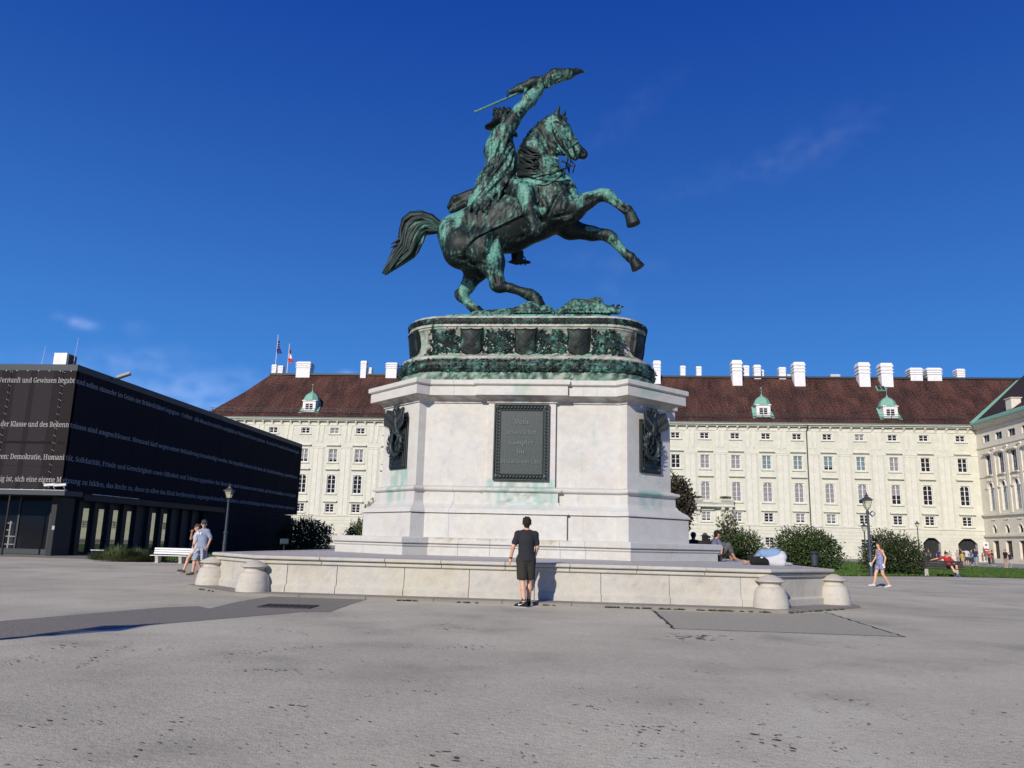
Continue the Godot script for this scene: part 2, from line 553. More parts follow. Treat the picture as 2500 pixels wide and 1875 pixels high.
	mat("white_paint", lin(0.80, 0.80, 0.79), 0.6, t_plaster, 0.3)
	mat("chimney", lin(0.80, 0.80, 0.82), 0.8, t_plaster, 0.3)
	mat("dark_iron", lin(0.02, 0.022, 0.024), 0.6)
	mat("room", lin(0.018, 0.019, 0.022), 0.9)
	mat("blind", lin(0.68, 0.67, 0.69), 0.8)
	mat("blind_teal", lin(0.42, 0.62, 0.62), 0.8)
	var gl := mat("pane", lin(0.02, 0.022, 0.028), 0.05)
	gl.transparency = BaseMaterial3D.TRANSPARENCY_ALPHA
	gl.albedo_color.a = 0.25; gl.metallic_specular = 0.2
	var cg := mat("coated_glass", lin(0.34, 0.36, 0.30), 0.03)
	cg.metallic = 0.92
	mat("facade_mesh", lin(0.034, 0.030, 0.032), 0.85, t_mesh, 0.6)
	mat("facade_mesh_light", lin(0.046, 0.041, 0.045), 0.85, t_mesh, 0.6)
	mat("facade_mesh_dark", lin(0.025, 0.020, 0.022), 0.85, t_mesh, 0.6)
	for k in ["facade_mesh", "facade_mesh_light", "facade_mesh_dark"]: mats[k].metallic_specular = 0.12
	mat("black_metal", lin(0.009, 0.010, 0.012), 0.7)
	mat("slate_metal", lin(0.024, 0.033, 0.042), 0.6)
	mat("steel", lin(0.55, 0.55, 0.57), 0.35)
	mat("print", lin(0.35, 0.345, 0.35), 0.85)
	mat("grass", lin(0.050, 0.108, 0.014), 0.95, t_grass, 0.22)
	mat("blade", lin(1, 1, 1), 0.9)
	var lf := mat("leaf", lin(1, 1, 1), 0.65)
	lf.backlight_enabled = true; lf.backlight = lin(0.03, 0.05, 0.01)
	mat("bark", lin(0.08, 0.06, 0.045), 0.95, t_blotch, 2.0)
	mat("lamp_metal", lin(0.060, 0.080, 0.105), 0.5, t_bronze, 2.0)
	mat("lamp_head", lin(0.05, 0.05, 0.045), 0.5)
	var lg := mat("lamp_glass", lin(0.62, 0.60, 0.45), 0.3)
	lg.transparency = BaseMaterial3D.TRANSPARENCY_ALPHA; lg.albedo_color.a = 0.5
	mat("bench_white", lin(0.72, 0.72, 0.72), 0.55, t_plaster, 1.0)
	mat("bench_brown", lin(0.036, 0.027, 0.031), 0.85, t_bronze, 2.0)
	mat("concrete", lin(0.46, 0.44, 0.40), 0.9, t_stone, 0.9)
	mat("manhole", lin(0.055, 0.04, 0.036), 0.7, t_bronze, 1.5)
	mat("plain", lin(1, 1, 1), 0.85)
	mat("cloth", lin(1, 1, 1), 0.92, paint(256, [noise_bytes(256, 41, 0.05, 4)], func(q, r):
		var s: float = 0.86 + (q[0] - 0.5) * 0.24 + (r - 0.5) * 0.10
		return Color(s, s, s)), 3.0)
	var sk := mat("skin", lin(1, 1, 1), 0.55)
	sk.subsurf_scatter_enabled = true; sk.subsurf_scatter_strength = 0.06

func flat(g: Geo, pts: Array, y: float) -> void:
	var poly := PackedVector2Array()
	for q in pts: poly.append(q)
	var ix := Geometry2D.triangulate_polygon(poly)
	for i in range(0, ix.size(), 3):
		var a := poly[ix[i]]
		var b := poly[ix[i + 1]]
		var d := poly[ix[i + 2]]
		var p := Vector3(a.x, y, a.y)
		var q := Vector3(b.x, y, b.y)
		var r := Vector3(d.x, y, d.y)
		if (q - p).cross(r - p).y < 0: g.tri(p, r, q)
		else: g.tri(p, q, r)

func build_ground() -> void:
	var g := Geo.new()
	flat(g, [Vector2(-500, 120), Vector2(500, 120), Vector2(500, -700), Vector2(-500, -700)], 0.0)
	var ground := setting(g, "ground", mats.ground)
	# asphalt repairs
	g = Geo.new()
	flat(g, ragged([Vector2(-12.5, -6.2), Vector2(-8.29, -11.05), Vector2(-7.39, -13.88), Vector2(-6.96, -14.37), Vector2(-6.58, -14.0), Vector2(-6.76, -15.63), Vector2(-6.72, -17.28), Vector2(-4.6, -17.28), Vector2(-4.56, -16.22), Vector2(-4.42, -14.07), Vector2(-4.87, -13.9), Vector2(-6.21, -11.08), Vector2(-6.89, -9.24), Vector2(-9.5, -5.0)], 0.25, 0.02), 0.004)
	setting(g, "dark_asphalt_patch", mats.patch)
	g = Geo.new()
	flat(g, ragged([Vector2(1.46, -16.68), Vector2(1.49, -13.25), Vector2(5.0, -13.23), Vector2(5.16, -17.68), Vector2(4.3, -17.1), Vector2(3.9, -16.9)], 0.25, 0.02), 0.004)
	setting(g, "pale_asphalt_patch", mats.patch_pale)
	g = Geo.new()
	for l in [[Vector2(1.46, -16.7), Vector2(1.49, -13.25), 0.022], [Vector2(5.16, -17.75), Vector2(5.0, -13.2), 0.016], [Vector2(1.49, -13.25), Vector2(5.0, -13.23), 0.006], [Vector2(-8.9, -17.9), Vector2(-16.0, -17.0), 0.007]]:
		var n_ := int(l[0].distance_to(l[1]) / 0.12) + 1
		var sd: Vector2 = (l[1] - l[0]).normalized().orthogonal()
		for i in n_:
			var a: Vector2 = l[0].lerp(l[1], float(i) / n_)
			var b: Vector2 = l[0].lerp(l[1], float(i + 1) / n_)
			var wa: float = l[2] * (0.7 + absf(nz_a.get_noise_2d(i * 0.7, l[2] * 90.0)) * 1.6)
			var wb: float = l[2] * (0.7 + absf(nz_a.get_noise_2d((i + 1) * 0.7, l[2] * 90.0)) * 1.6)
			var oa := sd * nz_b.get_noise_2d(i * 0.35, l[2] * 50.0) * 0.06
			var ob := sd * nz_b.get_noise_2d((i + 1) * 0.35, l[2] * 50.0) * 0.06
			flat(g, [a + oa - sd * wa, b + ob - sd * wb, b + ob + sd * wb, a + oa + sd * wa], 0.009)
	setting(g, "asphalt_crack", mats.tar)
	# scuffs and spots trodden into the asphalt
	g = Geo.new()
	var r := RandomNumberGenerator.new()
	r.seed = 4
	var spots := []
	for q in [[1820, 575, 0.10], [1100, 640, 0.08], [1045, 1690, 0.1], [730, 1725, 0.1], [450, 1760, 0.08], [95, 1768, 0.1], [1440, 1725, 0.09], [1530, 1769, 0.09], [1540, 1784, 0.08], [1607, 1779, 0.1], [1855, 1797, 0.14], [1930, 1828, 0.09], [1690, 1846, 0.06], [2075, 1711, 0.1], [2110, 1720, 0.05], [2410, 1740, 0.1], [2065, 1580, 0.09], [2146, 1575, 0.07], [2007, 1625, 0.05], [1730, 1646, 0.08], [1570, 1680, 0.06], [2335, 1580, 0.07], [1290, 1850, 0.05], [240, 1765, 0.06], [905, 1700, 0.05], [820, 1820, 0.05], [370, 1588, 0.12], [155, 1577, 0.16], [1680, 1555, 0.3], [1710, 1557, 0.3], [1745, 1560, 0.2], [1130, 1537, 0.18], [1080, 1524, 0.1], [1660, 1780, 0.05], [1060, 1850, 0.14]]:
		if q[1] < 1500: continue
		var p := on_y(q[0], q[1])
		spots.append([p.x, p.z, q[2]])
	for i in 520:
		var p := on_y(r.randf_range(-100, 2600), 1500.0 + pow(r.randf(), 0.8) * 380.0)
		spots.append([p.x, p.z, r.randf_range(0.006, 0.028) * (1.0 if r.randf() < 0.9 else 2.2)])
	var flecks := []
	for q in spots:
		if q[2] < 0.03:
			flecks.append(q)
			continue
		for i in 7: flecks.append([q[0] + r.randfn() * q[2] * 0.8, q[1] + r.randfn() * q[2] * 0.9, q[2] * r.randf_range(0.12, 0.42)])
	# scuff lines seen in the photograph, each a trail of small marks
	for l in [[528, 1602, 785, 1580, 70], [180, 1632, 322, 1570, 60], [983, 1581, 1209, 1579, 60], [627, 1531, 751, 1547, 30], [10, 1625, 90, 1600, 30], [560, 1640, 790, 1634, 36], [1640, 1548, 1760, 1562, 60], [860, 1540, 1100, 1538, 30]]:
		for i in l[4]:
			var u := r.randf()
			var p := on_y(lerpf(l[0], l[2], u) + r.randfn() * 5.0, lerpf(l[1], l[3], u) + r.randfn() * 3.0)
			flecks.append([p.x, p.z, r.randf_range(0.008, 0.035)])
	for q in flecks:
		var k := 9
		var poly := []
		var an0 := r.randf() * TAU
		var st := r.randf_range(0.25, 0.7)
		for i in k:
			var an := TAU * i / k
			var rad: float = q[2] * r.randf_range(0.25, 1.0)
			poly.append(Vector2(q[0], q[1]) + Vector2(cos(an) * rad, sin(an) * rad * st).rotated(an0 * 0.15))
		flat(g, poly, 0.006)
	var sc := part(g, "asphalt_spots", mats.scuff, ground)
	sc.set_meta("kind", "stuff")
	# paths and lawns beyond
	g = Geo.new()
	flat(g, [Vector2(-60, -37.2), Vector2(-23.2, -36.2), Vector2(-21.6, -37.5), Vector2(-24.5, -44), Vector2(-24.5, -80), Vector2(-60, -80)], 0.004)
	setting(g, "pavilion_path", mats.patch)
	g = Geo.new()
	flat(g, [Vector2(-30, -97), Vector2(29.5, -99), Vector2(34, -88), Vector2(40, -81.5), Vector2(64, -72), Vector2(64, -131), Vector2(-70, -131), Vector2(-70, -97)], 0.004)
	setting(g, "palace_path", mats.path)
	lawn([Vector2(-23.0, -35.7), Vector2(-20.0, -35.2), Vector2(-9.0, -33.6), Vector2(-6.0, -44), Vector2(-6.0, -95), Vector2(-23.8, -95), Vector2(-23.8, -44)], 5000, 8)
	lawn([Vector2(4.0, -43.5), Vector2(13.6, -42.6), Vector2(19.5, -46.4), Vector2(23.56, -47.2), Vector2(30.0, -44.5), Vector2(60, -40), Vector2(60, -70), Vector2(39.1, -81.0), Vector2(33.0, -87.5), Vector2(28.5, -97.5), Vector2(4.0, -97)], 26000, 9)

func ragged(pts: Array, step: float, amp: float) -> Array:
	var out := []
	for i in pts.size():
		var a: Vector2 = pts[i]
		var b: Vector2 = pts[(i + 1) % pts.size()]
		var n_ := int(a.distance_to(b) / step) + 1
		for k in n_:
			var p := a.lerp(b, float(k) / n_)
			out.append(p + Vector2(nz_a.get_noise_2d(p.x * 3.0, p.y * 3.0), nz_a.get_noise_2d(p.y * 3.0, p.x * 3.0 + 40.0)) * amp)
	return out

func lawn(pts: Array, count: int, sd: int) -> void:
	var g := Geo.new()
	flat(g, ragged(pts, 0.5, 0.12), 0.02)
	setting(g, "lawn", mats.grass)
	var b := Geo.new()
	b.quad(Vector3(-0.02, 0, 0), Vector3(0.02, 0, 0), Vector3(0.008, 0.07, 0.015), Vector3(-0.004, 0.07, 0.015))
	b.quad(Vector3(0.03, 0, 0.02), Vector3(0.0, 0, -0.03), Vector3(-0.02, 0.055, -0.01), Vector3(-0.01, 0.055, 0.01))
	b.quad(Vector3(-0.03, 0, -0.02), Vector3(0.01, 0, -0.035), Vector3(0.03, 0.06, -0.04), Vector3(0.02, 0.06, -0.02))
	var mm := MultiMesh.new()
	mm.transform_format = MultiMesh.TRANSFORM_3D; mm.use_colors = true
	mm.mesh = b.mesh()
	var poly := PackedVector2Array(pts)
	var lo := Vector2(1e9, 1e9)
	var hi := -lo
	for q in poly: lo = lo.min(q); hi = hi.max(q)
	var r := RandomNumberGenerator.new()
	r.seed = sd
	var spots := []
	while spots.size() < count:
		# denser towards the near edge, where single tufts show
		var p := Vector2(r.randf_range(lo.x, hi.x), hi.y - (hi.y - lo.y) * pow(r.randf(), 2.2))
		if Geometry2D.is_point_in_polygon(p, poly): spots.append(p)
	mm.instance_count = count
	for i in count:
		var s := r.randf_range(0.8, 1.9)
		mm.set_instance_transform(i, Transform3D(Basis(Vector3.UP, r.randf() * TAU).scaled(Vector3(s, s * r.randf_range(0.6, 1.1), s)), Vector3(spots[i].x, 0.018, spots[i].y)))
		var k := r.randf_range(0.7, 1.3)
		mm.set_instance_color(i, Color(0.055 * k * r.randf_range(0.7, 1.4), 0.115 * k, 0.016 * k))
	var o := MultiMeshInstance3D.new()
	o.name = numbered("grass_tufts"); o.multimesh = mm; o.material_override = mats.blade
	add_child(o)
	o.set_meta("kind", "stuff")
	o.set_meta("label", "short mown grass of the lawn before the palace" if sd == 9 else "short mown grass of the lawn beside the black pavilion")
	o.set_meta("category", "grass")

# ---------------------------------------------------------------- stone courses swept along a plan
func miters(plan: Array) -> Array:
	var n_ := plan.size()
	var out := []
	for i in n_:
		var a: Vector2 = (plan[i] - plan[(i + n_ - 1) % n_]).normalized()
		var b: Vector2 = (plan[(i + 1) % n_] - plan[i]).normalized()
		var na := Vector2(-a.y, a.x)
		var nb := Vector2(-b.y, b.x)
		out.append((na + nb) / (1.0 + na.dot(nb)))
	return out
func refine(prof: Array, step: float) -> Array:
	var out := []
	for i in prof.size() - 1:
		var a: Vector2 = prof[i]
		var b: Vector2 = prof[i + 1]
		var k := int(a.distance_to(b) / step) + 1
		for j in k: out.append(a.lerp(b, float(j) / k))
	out.append(prof[prof.size() - 1])
	return out
# one block: the profile (offset, y) swept over part t0..t1 of side i of the plan
func block(parent: Node, called: String, m: Material, plan: Array, mi: Array, i: int, t0: float, t1: float, prof: Array, tint = null, step := 0.15, gap := 0.006) -> void:
	var n_ := plan.size()
	var a: Vector2 = plan[i]
	var b: Vector2 = plan[(i + 1) % n_]
	var ma: Vector2 = mi[i]
	var mb: Vector2 = mi[(i + 1) % n_]
	var ln := a.distance_to(b)
	var g0 := t0 + (gap / ln if t0 > 0.001 else 0.0)
	var g1 := t1 - (gap / ln if t1 < 0.999 else 0.0)
	var g := Geo.new()
	if tint != null: g.tint = tint
	var pr := refine(prof, step)
	var k := int((g1 - g0) * ln / step) + 1
	var at := func(t: float, q: Vector2) -> Vector3:
		var e := a.lerp(b, t) + ma.lerp(mb, t) * q.x
		return Vector3(e.x, q.y, e.y)
	for s in k:
		var ta := lerpf(g0, g1, float(s) / k)
		var tb := lerpf(g0, g1, float(s + 1) / k)
		for j in pr.size() - 1:
			g.quad(at.call(ta, pr[j]), at.call(tb, pr[j]), at.call(tb, pr[j + 1]), at.call(ta, pr[j + 1]))
	for j in prof.size() - 1:
		var p: Vector2 = prof[j]
		var q: Vector2 = prof[j + 1]
		if absf(p.y - q.y) < 0.001: continue
		var ip := Vector2(minf(p.x, -0.02) - 0.12, p.y)
		var iq := Vector2(minf(q.x, -0.02) - 0.12, q.y)
		if t0 > 0.001: g.quad(at.call(g0, ip), at.call(g0, p), at.call(g0, q), at.call(g0, iq))
		if t1 < 0.999: g.quad(at.call(g1, p), at.call(g1, ip), at.call(g1, iq), at.call(g1, q))
	part(g, called, m, parent)

func build_platform() -> void:
	var t := thing("stone_platform", "low octagonal white stone platform carrying the monument pedestal", "platform", Vector3.ZERO)
	var cx := -1.66
	var plan := []
	for q in [[-5.65, -17.8], [5.65, -17.8], [7.45, -19.6], [7.45, -31.5], [5.65, -33.3], [-5.65, -33.3], [-7.45, -31.5], [-7.45, -19.6]]:
		plan.append(Vector2(cx + q[0], q[1]))
	var mi := miters(plan)
	var x_at := func(px: float) -> float: return clampf((on_z(px, 1425, -17.8).x - plan[0].x) / 11.3, 0.0, 1.0)
	var dirt := func(p: Vector3) -> Color:
		var s := nz_b.get_noise_3d(p.x * 0.8, p.y * 1.2, p.z * 0.8)
		var f := nz_a.get_noise_3d(p.x * 5.0, p.y * 3.0, p.z * 5.0)
		var k := 1.0 - clampf(s * 0.25, -0.05, 0.12) - (0.13 if f > 0.42 else 0.0)
		var warm := clampf(nz_c.get_noise_2d(floorf(p.x * 0.7) * 3.1, 2.0) * 0.09, -0.05, 0.06)
		return Color(k, k * (1.0 - warm * 0.6), k * (1.0 - warm * 1.8))
	var wall := [Vector2(0.05, 0.06), Vector2(0.05, 0.20), Vector2(0.0, 0.25), Vector2(0.0, 0.665), Vector2(0.02, 0.68)]
	var cap := [Vector2(0.05, 0.684), Vector2(0.06, 0.70), Vector2(0.06, 0.752), Vector2(0.04, 0.756), Vector2(0.04, 0.772), Vector2(0.125, 0.782), Vector2(0.14, 0.80), Vector2(0.14, 0.835), Vector2(0.12, 0.857), Vector2(-0.5, 0.862)]
	var kerb := [Vector2(0.62, 0.0), Vector2(0.62, 0.05), Vector2(0.60, 0.062), Vector2(-0.05, 0.066)]
	for i in 8:
		var cuts := [0.0]
		var cuts2 := [0.0]
		if i == 0:
			for px in [699, 821, 986, 1145, 1305, 1467, 1634, 1808]: cuts.append(x_at.call(px))
			for px in [785, 942, 1078, 1233, 1390, 1553, 1718]: cuts2.append(x_at.call(px))
		elif i % 2 == 1:
			cuts.append(0.42); cuts2.append(0.5)
		else:
			var m := 9
			for k in range(1, m): cuts.append(float(k) / m); cuts2.append((k - 0.4) / m)
		cuts.append(1.0); cuts2.append(1.0)
		for k in cuts.size() - 1: block(t, "wall_block", mats.platform_stone, plan, mi, i, cuts[k], cuts[k + 1], wall, dirt, 0.11, 0.007)
		for k in cuts2.size() - 1: block(t, "coping_block", mats.platform_stone, plan, mi, i, cuts2[k], cuts2[k + 1], cap, dirt, 0.11, 0.007)
		var kn := 8 if i % 4 == 0 else (2 if i % 2 == 1 else 9)
		for k in kn: block(t, "kerb_stone", mats.kerb, plan, mi, i, float(k) / kn, float(k + 1) / kn, kerb, dirt, 0.25, 0.006)
	var g := Geo.new()
	var pts := []
	for i in 8: pts.append(plan[i] - mi[i] * 0.49)
	flat(g, pts, 0.858)
	part(g, "paving", mats.platform_stone, t)
	# moss and weeds in the joint at the foot of the kerb
	var w := Geo.new()
	var r := RandomNumberGenerator.new()
	r.seed = 6
	for q in [[0, 0.68, 0.97, 150], [0, 0.30, 0.345, 24], [0, 0.42, 0.46, 14], [0, 0.57, 0.62, 10], [1, 0.02, 0.75, 60], [7, 0.3, 0.7, 14]]:
		for k in q[3]:
			var tt: float = r.randf_range(q[1], q[2])
			if nz_a.get_noise_2d(tt * 60.0, q[0]) < -0.12: continue
			var e: Vector2 = plan[q[0]].lerp(plan[(q[0] + 1) % 8], tt) + mi[q[0]].lerp(mi[(q[0] + 1) % 8], tt) * (0.635 + r.randf() * 0.05)
			var c0 := Vector3(e.x, 0.0, e.y)
			for l in 9:
				var an := r.randf() * TAU
				var hh := r.randf_range(0.012, 0.045)
				var d := Vector3(cos(an), 0, sin(an)) * r.randf_range(0.01, 0.05)
				var sd := Vector3(-sin(an), 0, cos(an)) * r.randf_range(0.006, 0.014)
				var kk := r.randf_range(0.6, 1.2)
				w.col = Color(0.10 * kk, 0.115 * kk, 0.035 * kk)
				w.tri(c0 + sd, c0 - sd, c0 + d + Vector3.UP * hh)
				w.tri(c0 + d * 0.4 + sd * 2.0, c0 + d * 0.6 - sd * 2.0, c0 + d * 1.4 + Vector3.UP * hh * 0.5)
	var wo := whole(w, "kerb_weeds", mats.blade, "low weeds and moss growing along the kerb of the stone platform", "weeds")
	wo.set_meta("kind", "stuff")
	# bollards at the corners
	var b := Geo.new()
	var prof := [Vector2(0.0, 0.0), Vector2(0.37, 0.0), Vector2(0.378, 0.05), Vector2(0.372, 0.16), Vector2(0.345, 0.32), Vector2(0.325, 0.42), Vector2(0.295, 0.48), Vector2(0.272, 0.50), Vector2(0.252, 0.51), Vector2(0.226, 0.535), Vector2(0.216, 0.57), Vector2(0.232, 0.60), Vector2(0.29, 0.622), Vector2(0.315, 0.632), Vector2(0.312, 0.650), Vector2(0.26, 0.685), Vector2(0.17, 0.735), Vector2(0.09, 0.768), Vector2(0.05, 0.775), Vector2(0.0, 0.777)]
	b.tint = func(p: Vector3) -> Color:
		var f := nz_a.get_noise_3d(p.x * 7.0, p.y * 9.0, p.z * 7.0)
		var k := 0.97 + nz_b.get_noise_3d(p.x * 2.0, p.y * 2.5, p.z * 2.0) * 0.12 - (0.15 if f > 0.45 else 0.0)
		return Color(k, k * 0.99, k * 0.97)
	b.lathe(refine(prof, 0.04), 40)
	# chips knocked out of the old stone
	for i in b.v.size():
		var p := b.v[i]
		var d := nz_b.get_noise_3d(p.x * 3.0, p.y * 4.0, p.z * 3.0) * 0.010 + minf(0.0, -nz_a.get_noise_3d(p.x * 6.0, p.y * 6.0, p.z * 6.0) + 0.3) * 0.05
		b.v[i] = p + Vector3(p.x, 0, p.z).normalized() * d
	var bm := b.mesh()
	var spots := [[617, 1452, "domed white stone bollard at front corner of platform beside the dark asphalt patch"], [503, 1436, "domed white stone bollard on platform corner nearest the strolling couple"], [1882, 1491, "domed white stone bollard at front corner of platform beside the pale asphalt patch"], [2036, 1482, "domed white stone bollard on platform corner nearest the woman in blue"]]
	for i in 4:
		var ci: int = [0, 7, 1, 2][i]
		var p: Vector2 = plan[ci] + mi[ci] * 0.10
		var o := part(bm, numbered("stone_bollard"), mats.bollard, self)
		o.position = Vector3(p.x, 0.0, p.y); o.scale = Vector3(1.0, 0.96, 1.0); o.rotation.y = i * 1.7
		o.set_meta("label", spots[i][2]); o.set_meta("category", "bollard"); o.set_meta("group", "stone bollards round the platform")

func stone_tint(p: Vector3) -> Color:
	var s := nz_b.get_noise_3d(p.x * 0.7, p.y * 0.9, p.z * 0.7)
	var f := nz_a.get_noise_3d(p.x * 4.0, p.y * 2.5, p.z * 4.0)
	var k := 1.0 - clampf(s * 0.14, -0.04, 0.08) - (0.07 if f > 0.45 else 0.0)
	var c := Color(k, k * 0.985, k * 0.98)
	# verdigris washed down below the bronze plaques, streaked and patchy
	var st := nz_a.get_noise_2d(p.x * 7.0 + p.z * 7.0, p.y * 0.4) * 0.95 + nz_b.get_noise_3d(p.x * 3.0, p.y * 2.4, p.z * 3.0) * 0.45
	var gr := 0.0
	var lx := p.x - MX
	if p.z > -24.2 and absf(lx) < 1.12 and p.y < 3.12 and p.y > 2.1:
		gr = clampf((st + 0.30) * 1.8, 0.0, 0.8) * smoothstep(2.1, 2.5, p.y) * smoothstep(1.12, 0.92, absf(lx)) * (1.0 if absf(lx) > 0.25 else 0.55)
	if p.z > -24.2 and absf(lx) < 0.3 and p.y > 5.3 and p.y < 6.2: gr = maxf(gr, clampf((st + 0.1) * 1.6, 0.0, 0.6))
	if p.z > -24.2 and absf(lx - 1.95) < 0.35 and p.y > 3.4 and p.y < 6.0: gr = maxf(gr, clampf((st - 0.15) * 0.9, 0.0, 0.3))
	if absf(lx) > 3.15 and p.z > -25.2:
		var along := (absf(lx) - 3.17) * 1.414
		var inn := smoothstep(0.40, 0.56, along) * smoothstep(1.64, 1.46, along)
		if p.y < 3.5 and p.y > 2.15: gr = maxf(gr, clampf((st + 0.35) * 1.9, 0.0, 0.85) * inn * smoothstep(2.15, 2.6, p.y) * (1.15 if lx > 0 else 0.9))
		if lx > 0 and p.y > 5.0: gr = maxf(gr, clampf((st + 0.2) * 1.4, 0.0, 0.5) * inn)
	c = c.lerp(Color(0.34, 0.72, 0.66), gr * 0.85)
	# grey grime in the water runs, ochre moss on the step
	if absf(p.x - MX) < 0.6 and p.y < 3.1 and p.y > 2.4 and f > 0.12: c = c.lerp(Color(0.35, 0.36, 0.35), 0.45)
	if p.y > 1.22 and p.y < 1.37 and p.z > -23.4 and lx > -2.6 and lx < 1.6:
		var ed := 1.30 + nz_b.get_noise_2d(p.x * 2.2, 3.0) * 0.10
		if p.y > ed: c = c.lerp(Color(0.62, 0.55, 0.38), clampf(0.55 + f, 0.0, 0.8))
	# brown stain plus painted-in shade under the cornice, one patchy tint
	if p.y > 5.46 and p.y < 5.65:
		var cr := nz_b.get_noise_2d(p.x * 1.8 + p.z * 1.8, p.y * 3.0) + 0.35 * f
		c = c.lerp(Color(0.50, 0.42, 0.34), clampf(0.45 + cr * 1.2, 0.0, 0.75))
	return c

func build_pedestal() -> void:
	var t := thing("monument_pedestal", "tall white stone pedestal with bronze plaque under the rearing horse", "pedestal", Vector3.ZERO)
	var plan := []
	var plain := []
	for q in [[-3.17, -23.56], [-2.98, -23.75], [-1.03, -23.75], [-1.03, -23.63], [1.03, -23.63], [1.03, -23.75], [2.98, -23.75], [3.17, -23.56], [4.59, -24.98], [4.40, -25.17], [4.40, -27.73], [4.59, -27.92], [3.17, -29.34], [2.98, -29.15], [-2.98, -29.15], [-3.17, -29.34], [-4.59, -27.92], [-4.40, -27.73], [-4.40, -25.17], [-4.59, -24.98]]:
		plan.append(Vector2(MX + q[0], q[1]))
		if absf(absf(q[0]) - 1.03) > 0.01: plain.append(Vector2(MX + q[0], q[1]))
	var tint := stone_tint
	var m_ := miters(plan)
	var mp := miters(plain)
	var step := [Vector2(0.98, 0.862), Vector2(0.98, 1.09), Vector2(1.005, 1.115), Vector2(1.02, 1.13), Vector2(1.02, 1.165), Vector2(0.99, 1.17), Vector2(0.99, 1.19), Vector2(1.06, 1.20), Vector2(1.07, 1.215), Vector2(1.07, 1.345), Vector2(1.05, 1.368), Vector2(0.2, 1.378)]
	for i in plain.size():
		var cuts := [0.0, 1.0]
		if i == 1: cuts = [0.0, 0.17, 0.35, 0.55, 0.74, 0.88, 1.0]
		elif plain[i].distance_to(plain[(i + 1) % plain.size()]) > 1.5: cuts = [0.0, 0.45, 1.0]
		for k in cuts.size() - 1: block(t, "step_block", mats.stone, plain, mp, i, cuts[k], cuts[k + 1], step, tint, 0.1, 0.005)
	var socle := [Vector2(0.375, 1.372), Vector2(0.375, 2.06), Vector2(0.36, 2.075)]
	var cyma := [Vector2(0.40, 2.09), Vector2(0.42, 2.105), Vector2(0.41, 2.15), Vector2(0.35, 2.23), Vector2(0.25, 2.30), Vector2(0.17, 2.37), Vector2(0.135, 2.43), Vector2(0.13, 2.455), Vector2(0.10, 2.46), Vector2(0.10, 2.735), Vector2(0.12, 2.745), Vector2(0.17, 2.76), Vector2(0.20, 2.79), Vector2(0.205, 2.83), Vector2(0.18, 2.865), Vector2(0.09, 2.885), Vector2(0.04, 2.91), Vector2(0.0, 2.92)]
	var dado := [Vector2(0.0, 2.922), Vector2(0.0, 5.455)]
	var bed := [Vector2(0.02, 5.455), Vector2(0.045, 5.465), Vector2(0.045, 5.50), Vector2(0.06, 5.505), Vector2(0.085, 5.555), Vector2(0.15, 5.60), Vector2(0.25, 5.632), Vector2(0.30, 5.64)]
	var corn := [Vector2(0.30, 5.642), Vector2(0.365, 5.65), Vector2(0.365, 5.915), Vector2(0.34, 5.925), Vector2(0.34, 5.945), Vector2(0.40, 5.96), Vector2(0.43, 5.985), Vector2(0.43, 6.105), Vector2(0.41, 6.125), Vector2(-0.2, 6.16)]
	for i in plan.size():
		var l: float = plan[i].distance_to(plan[(i + 1) % plan.size()])
		var cuts := [0.0, 1.0]
		if i == 1: cuts = [0.0, 0.52, 1.0]
		elif i == 5: cuts = [0.0, 0.33, 1.0]
		elif l > 2.5: cuts = [0.0, 0.35, 0.7, 1.0]
		var fn := 0.09 if i < 9 or i > 17 else 0.3
		for k in cuts.size() - 1:
			block(t, "socle_block", mats.stone, plan, m_, i, cuts[k], cuts[k + 1], socle, tint, fn, 0.004)
			block(t, "moulding_block", mats.stone, plan, m_, i, cuts[k], cuts[k + 1], cyma, tint, fn, 0.004)
			block(t, "cornice_block", mats.stone, plan, m_, i, cuts[k], cuts[k + 1], corn, tint, fn, 0.004)
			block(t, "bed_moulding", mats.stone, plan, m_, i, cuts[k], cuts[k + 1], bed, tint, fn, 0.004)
		block(t, "dado_slab", mats.stone, plan, m_, i, 0.0, 1.0, dado, tint, fn)
	var g := Geo.new()
	g.tint = tint
	g.cbox(Vector3(MX, 6.13, -26.45), Vector3(7.6, 0.1, 4.9), 0.01)
	part(g, "cornice_top", mats.stone, t)
	plaque(t)
	relief(t, Vector3(MX - 3.885, 0, -24.275), Vector3(-0.7071, 0, 0.7071))
	relief(t, Vector3(MX + 3.885, 0, -24.275), Vector3(0.7071, 0, 0.7071))
	upper_stage(t)

func text_on(parent: Node, s: String, at: Vector3, b: Basis, width: float, height: float, depth: float, m: Material, called := "lettering", align := HORIZONTAL_ALIGNMENT_CENTER, serif := "Droid Serif", weight := 400) -> MeshInstance3D:
	var tm := TextMesh.new()
	var sf := SystemFont.new()
	sf.font_names = PackedStringArray([serif]); sf.font_weight = weight
	tm.font = sf; tm.text = s; tm.font_size = 64; tm.depth = 1.0
	tm.pixel_size = 0.01; tm.curve_step = 2.0
	tm.horizontal_alignment = align; tm.vertical_alignment = VERTICAL_ALIGNMENT_CENTER
	var bb := tm.get_aabb()
	var o := MeshInstance3D.new()
	o.mesh = tm; o.name = called; o.material_override = m
	parent.add_child(o, true)
	var sy := height / 0.64
	var sx := width / maxf(bb.size.x, 0.01) if width > 0 else sy
	o.transform = Transform3D(Basis(b.x * sx, b.y * sy, b.z * depth), at)
	return o

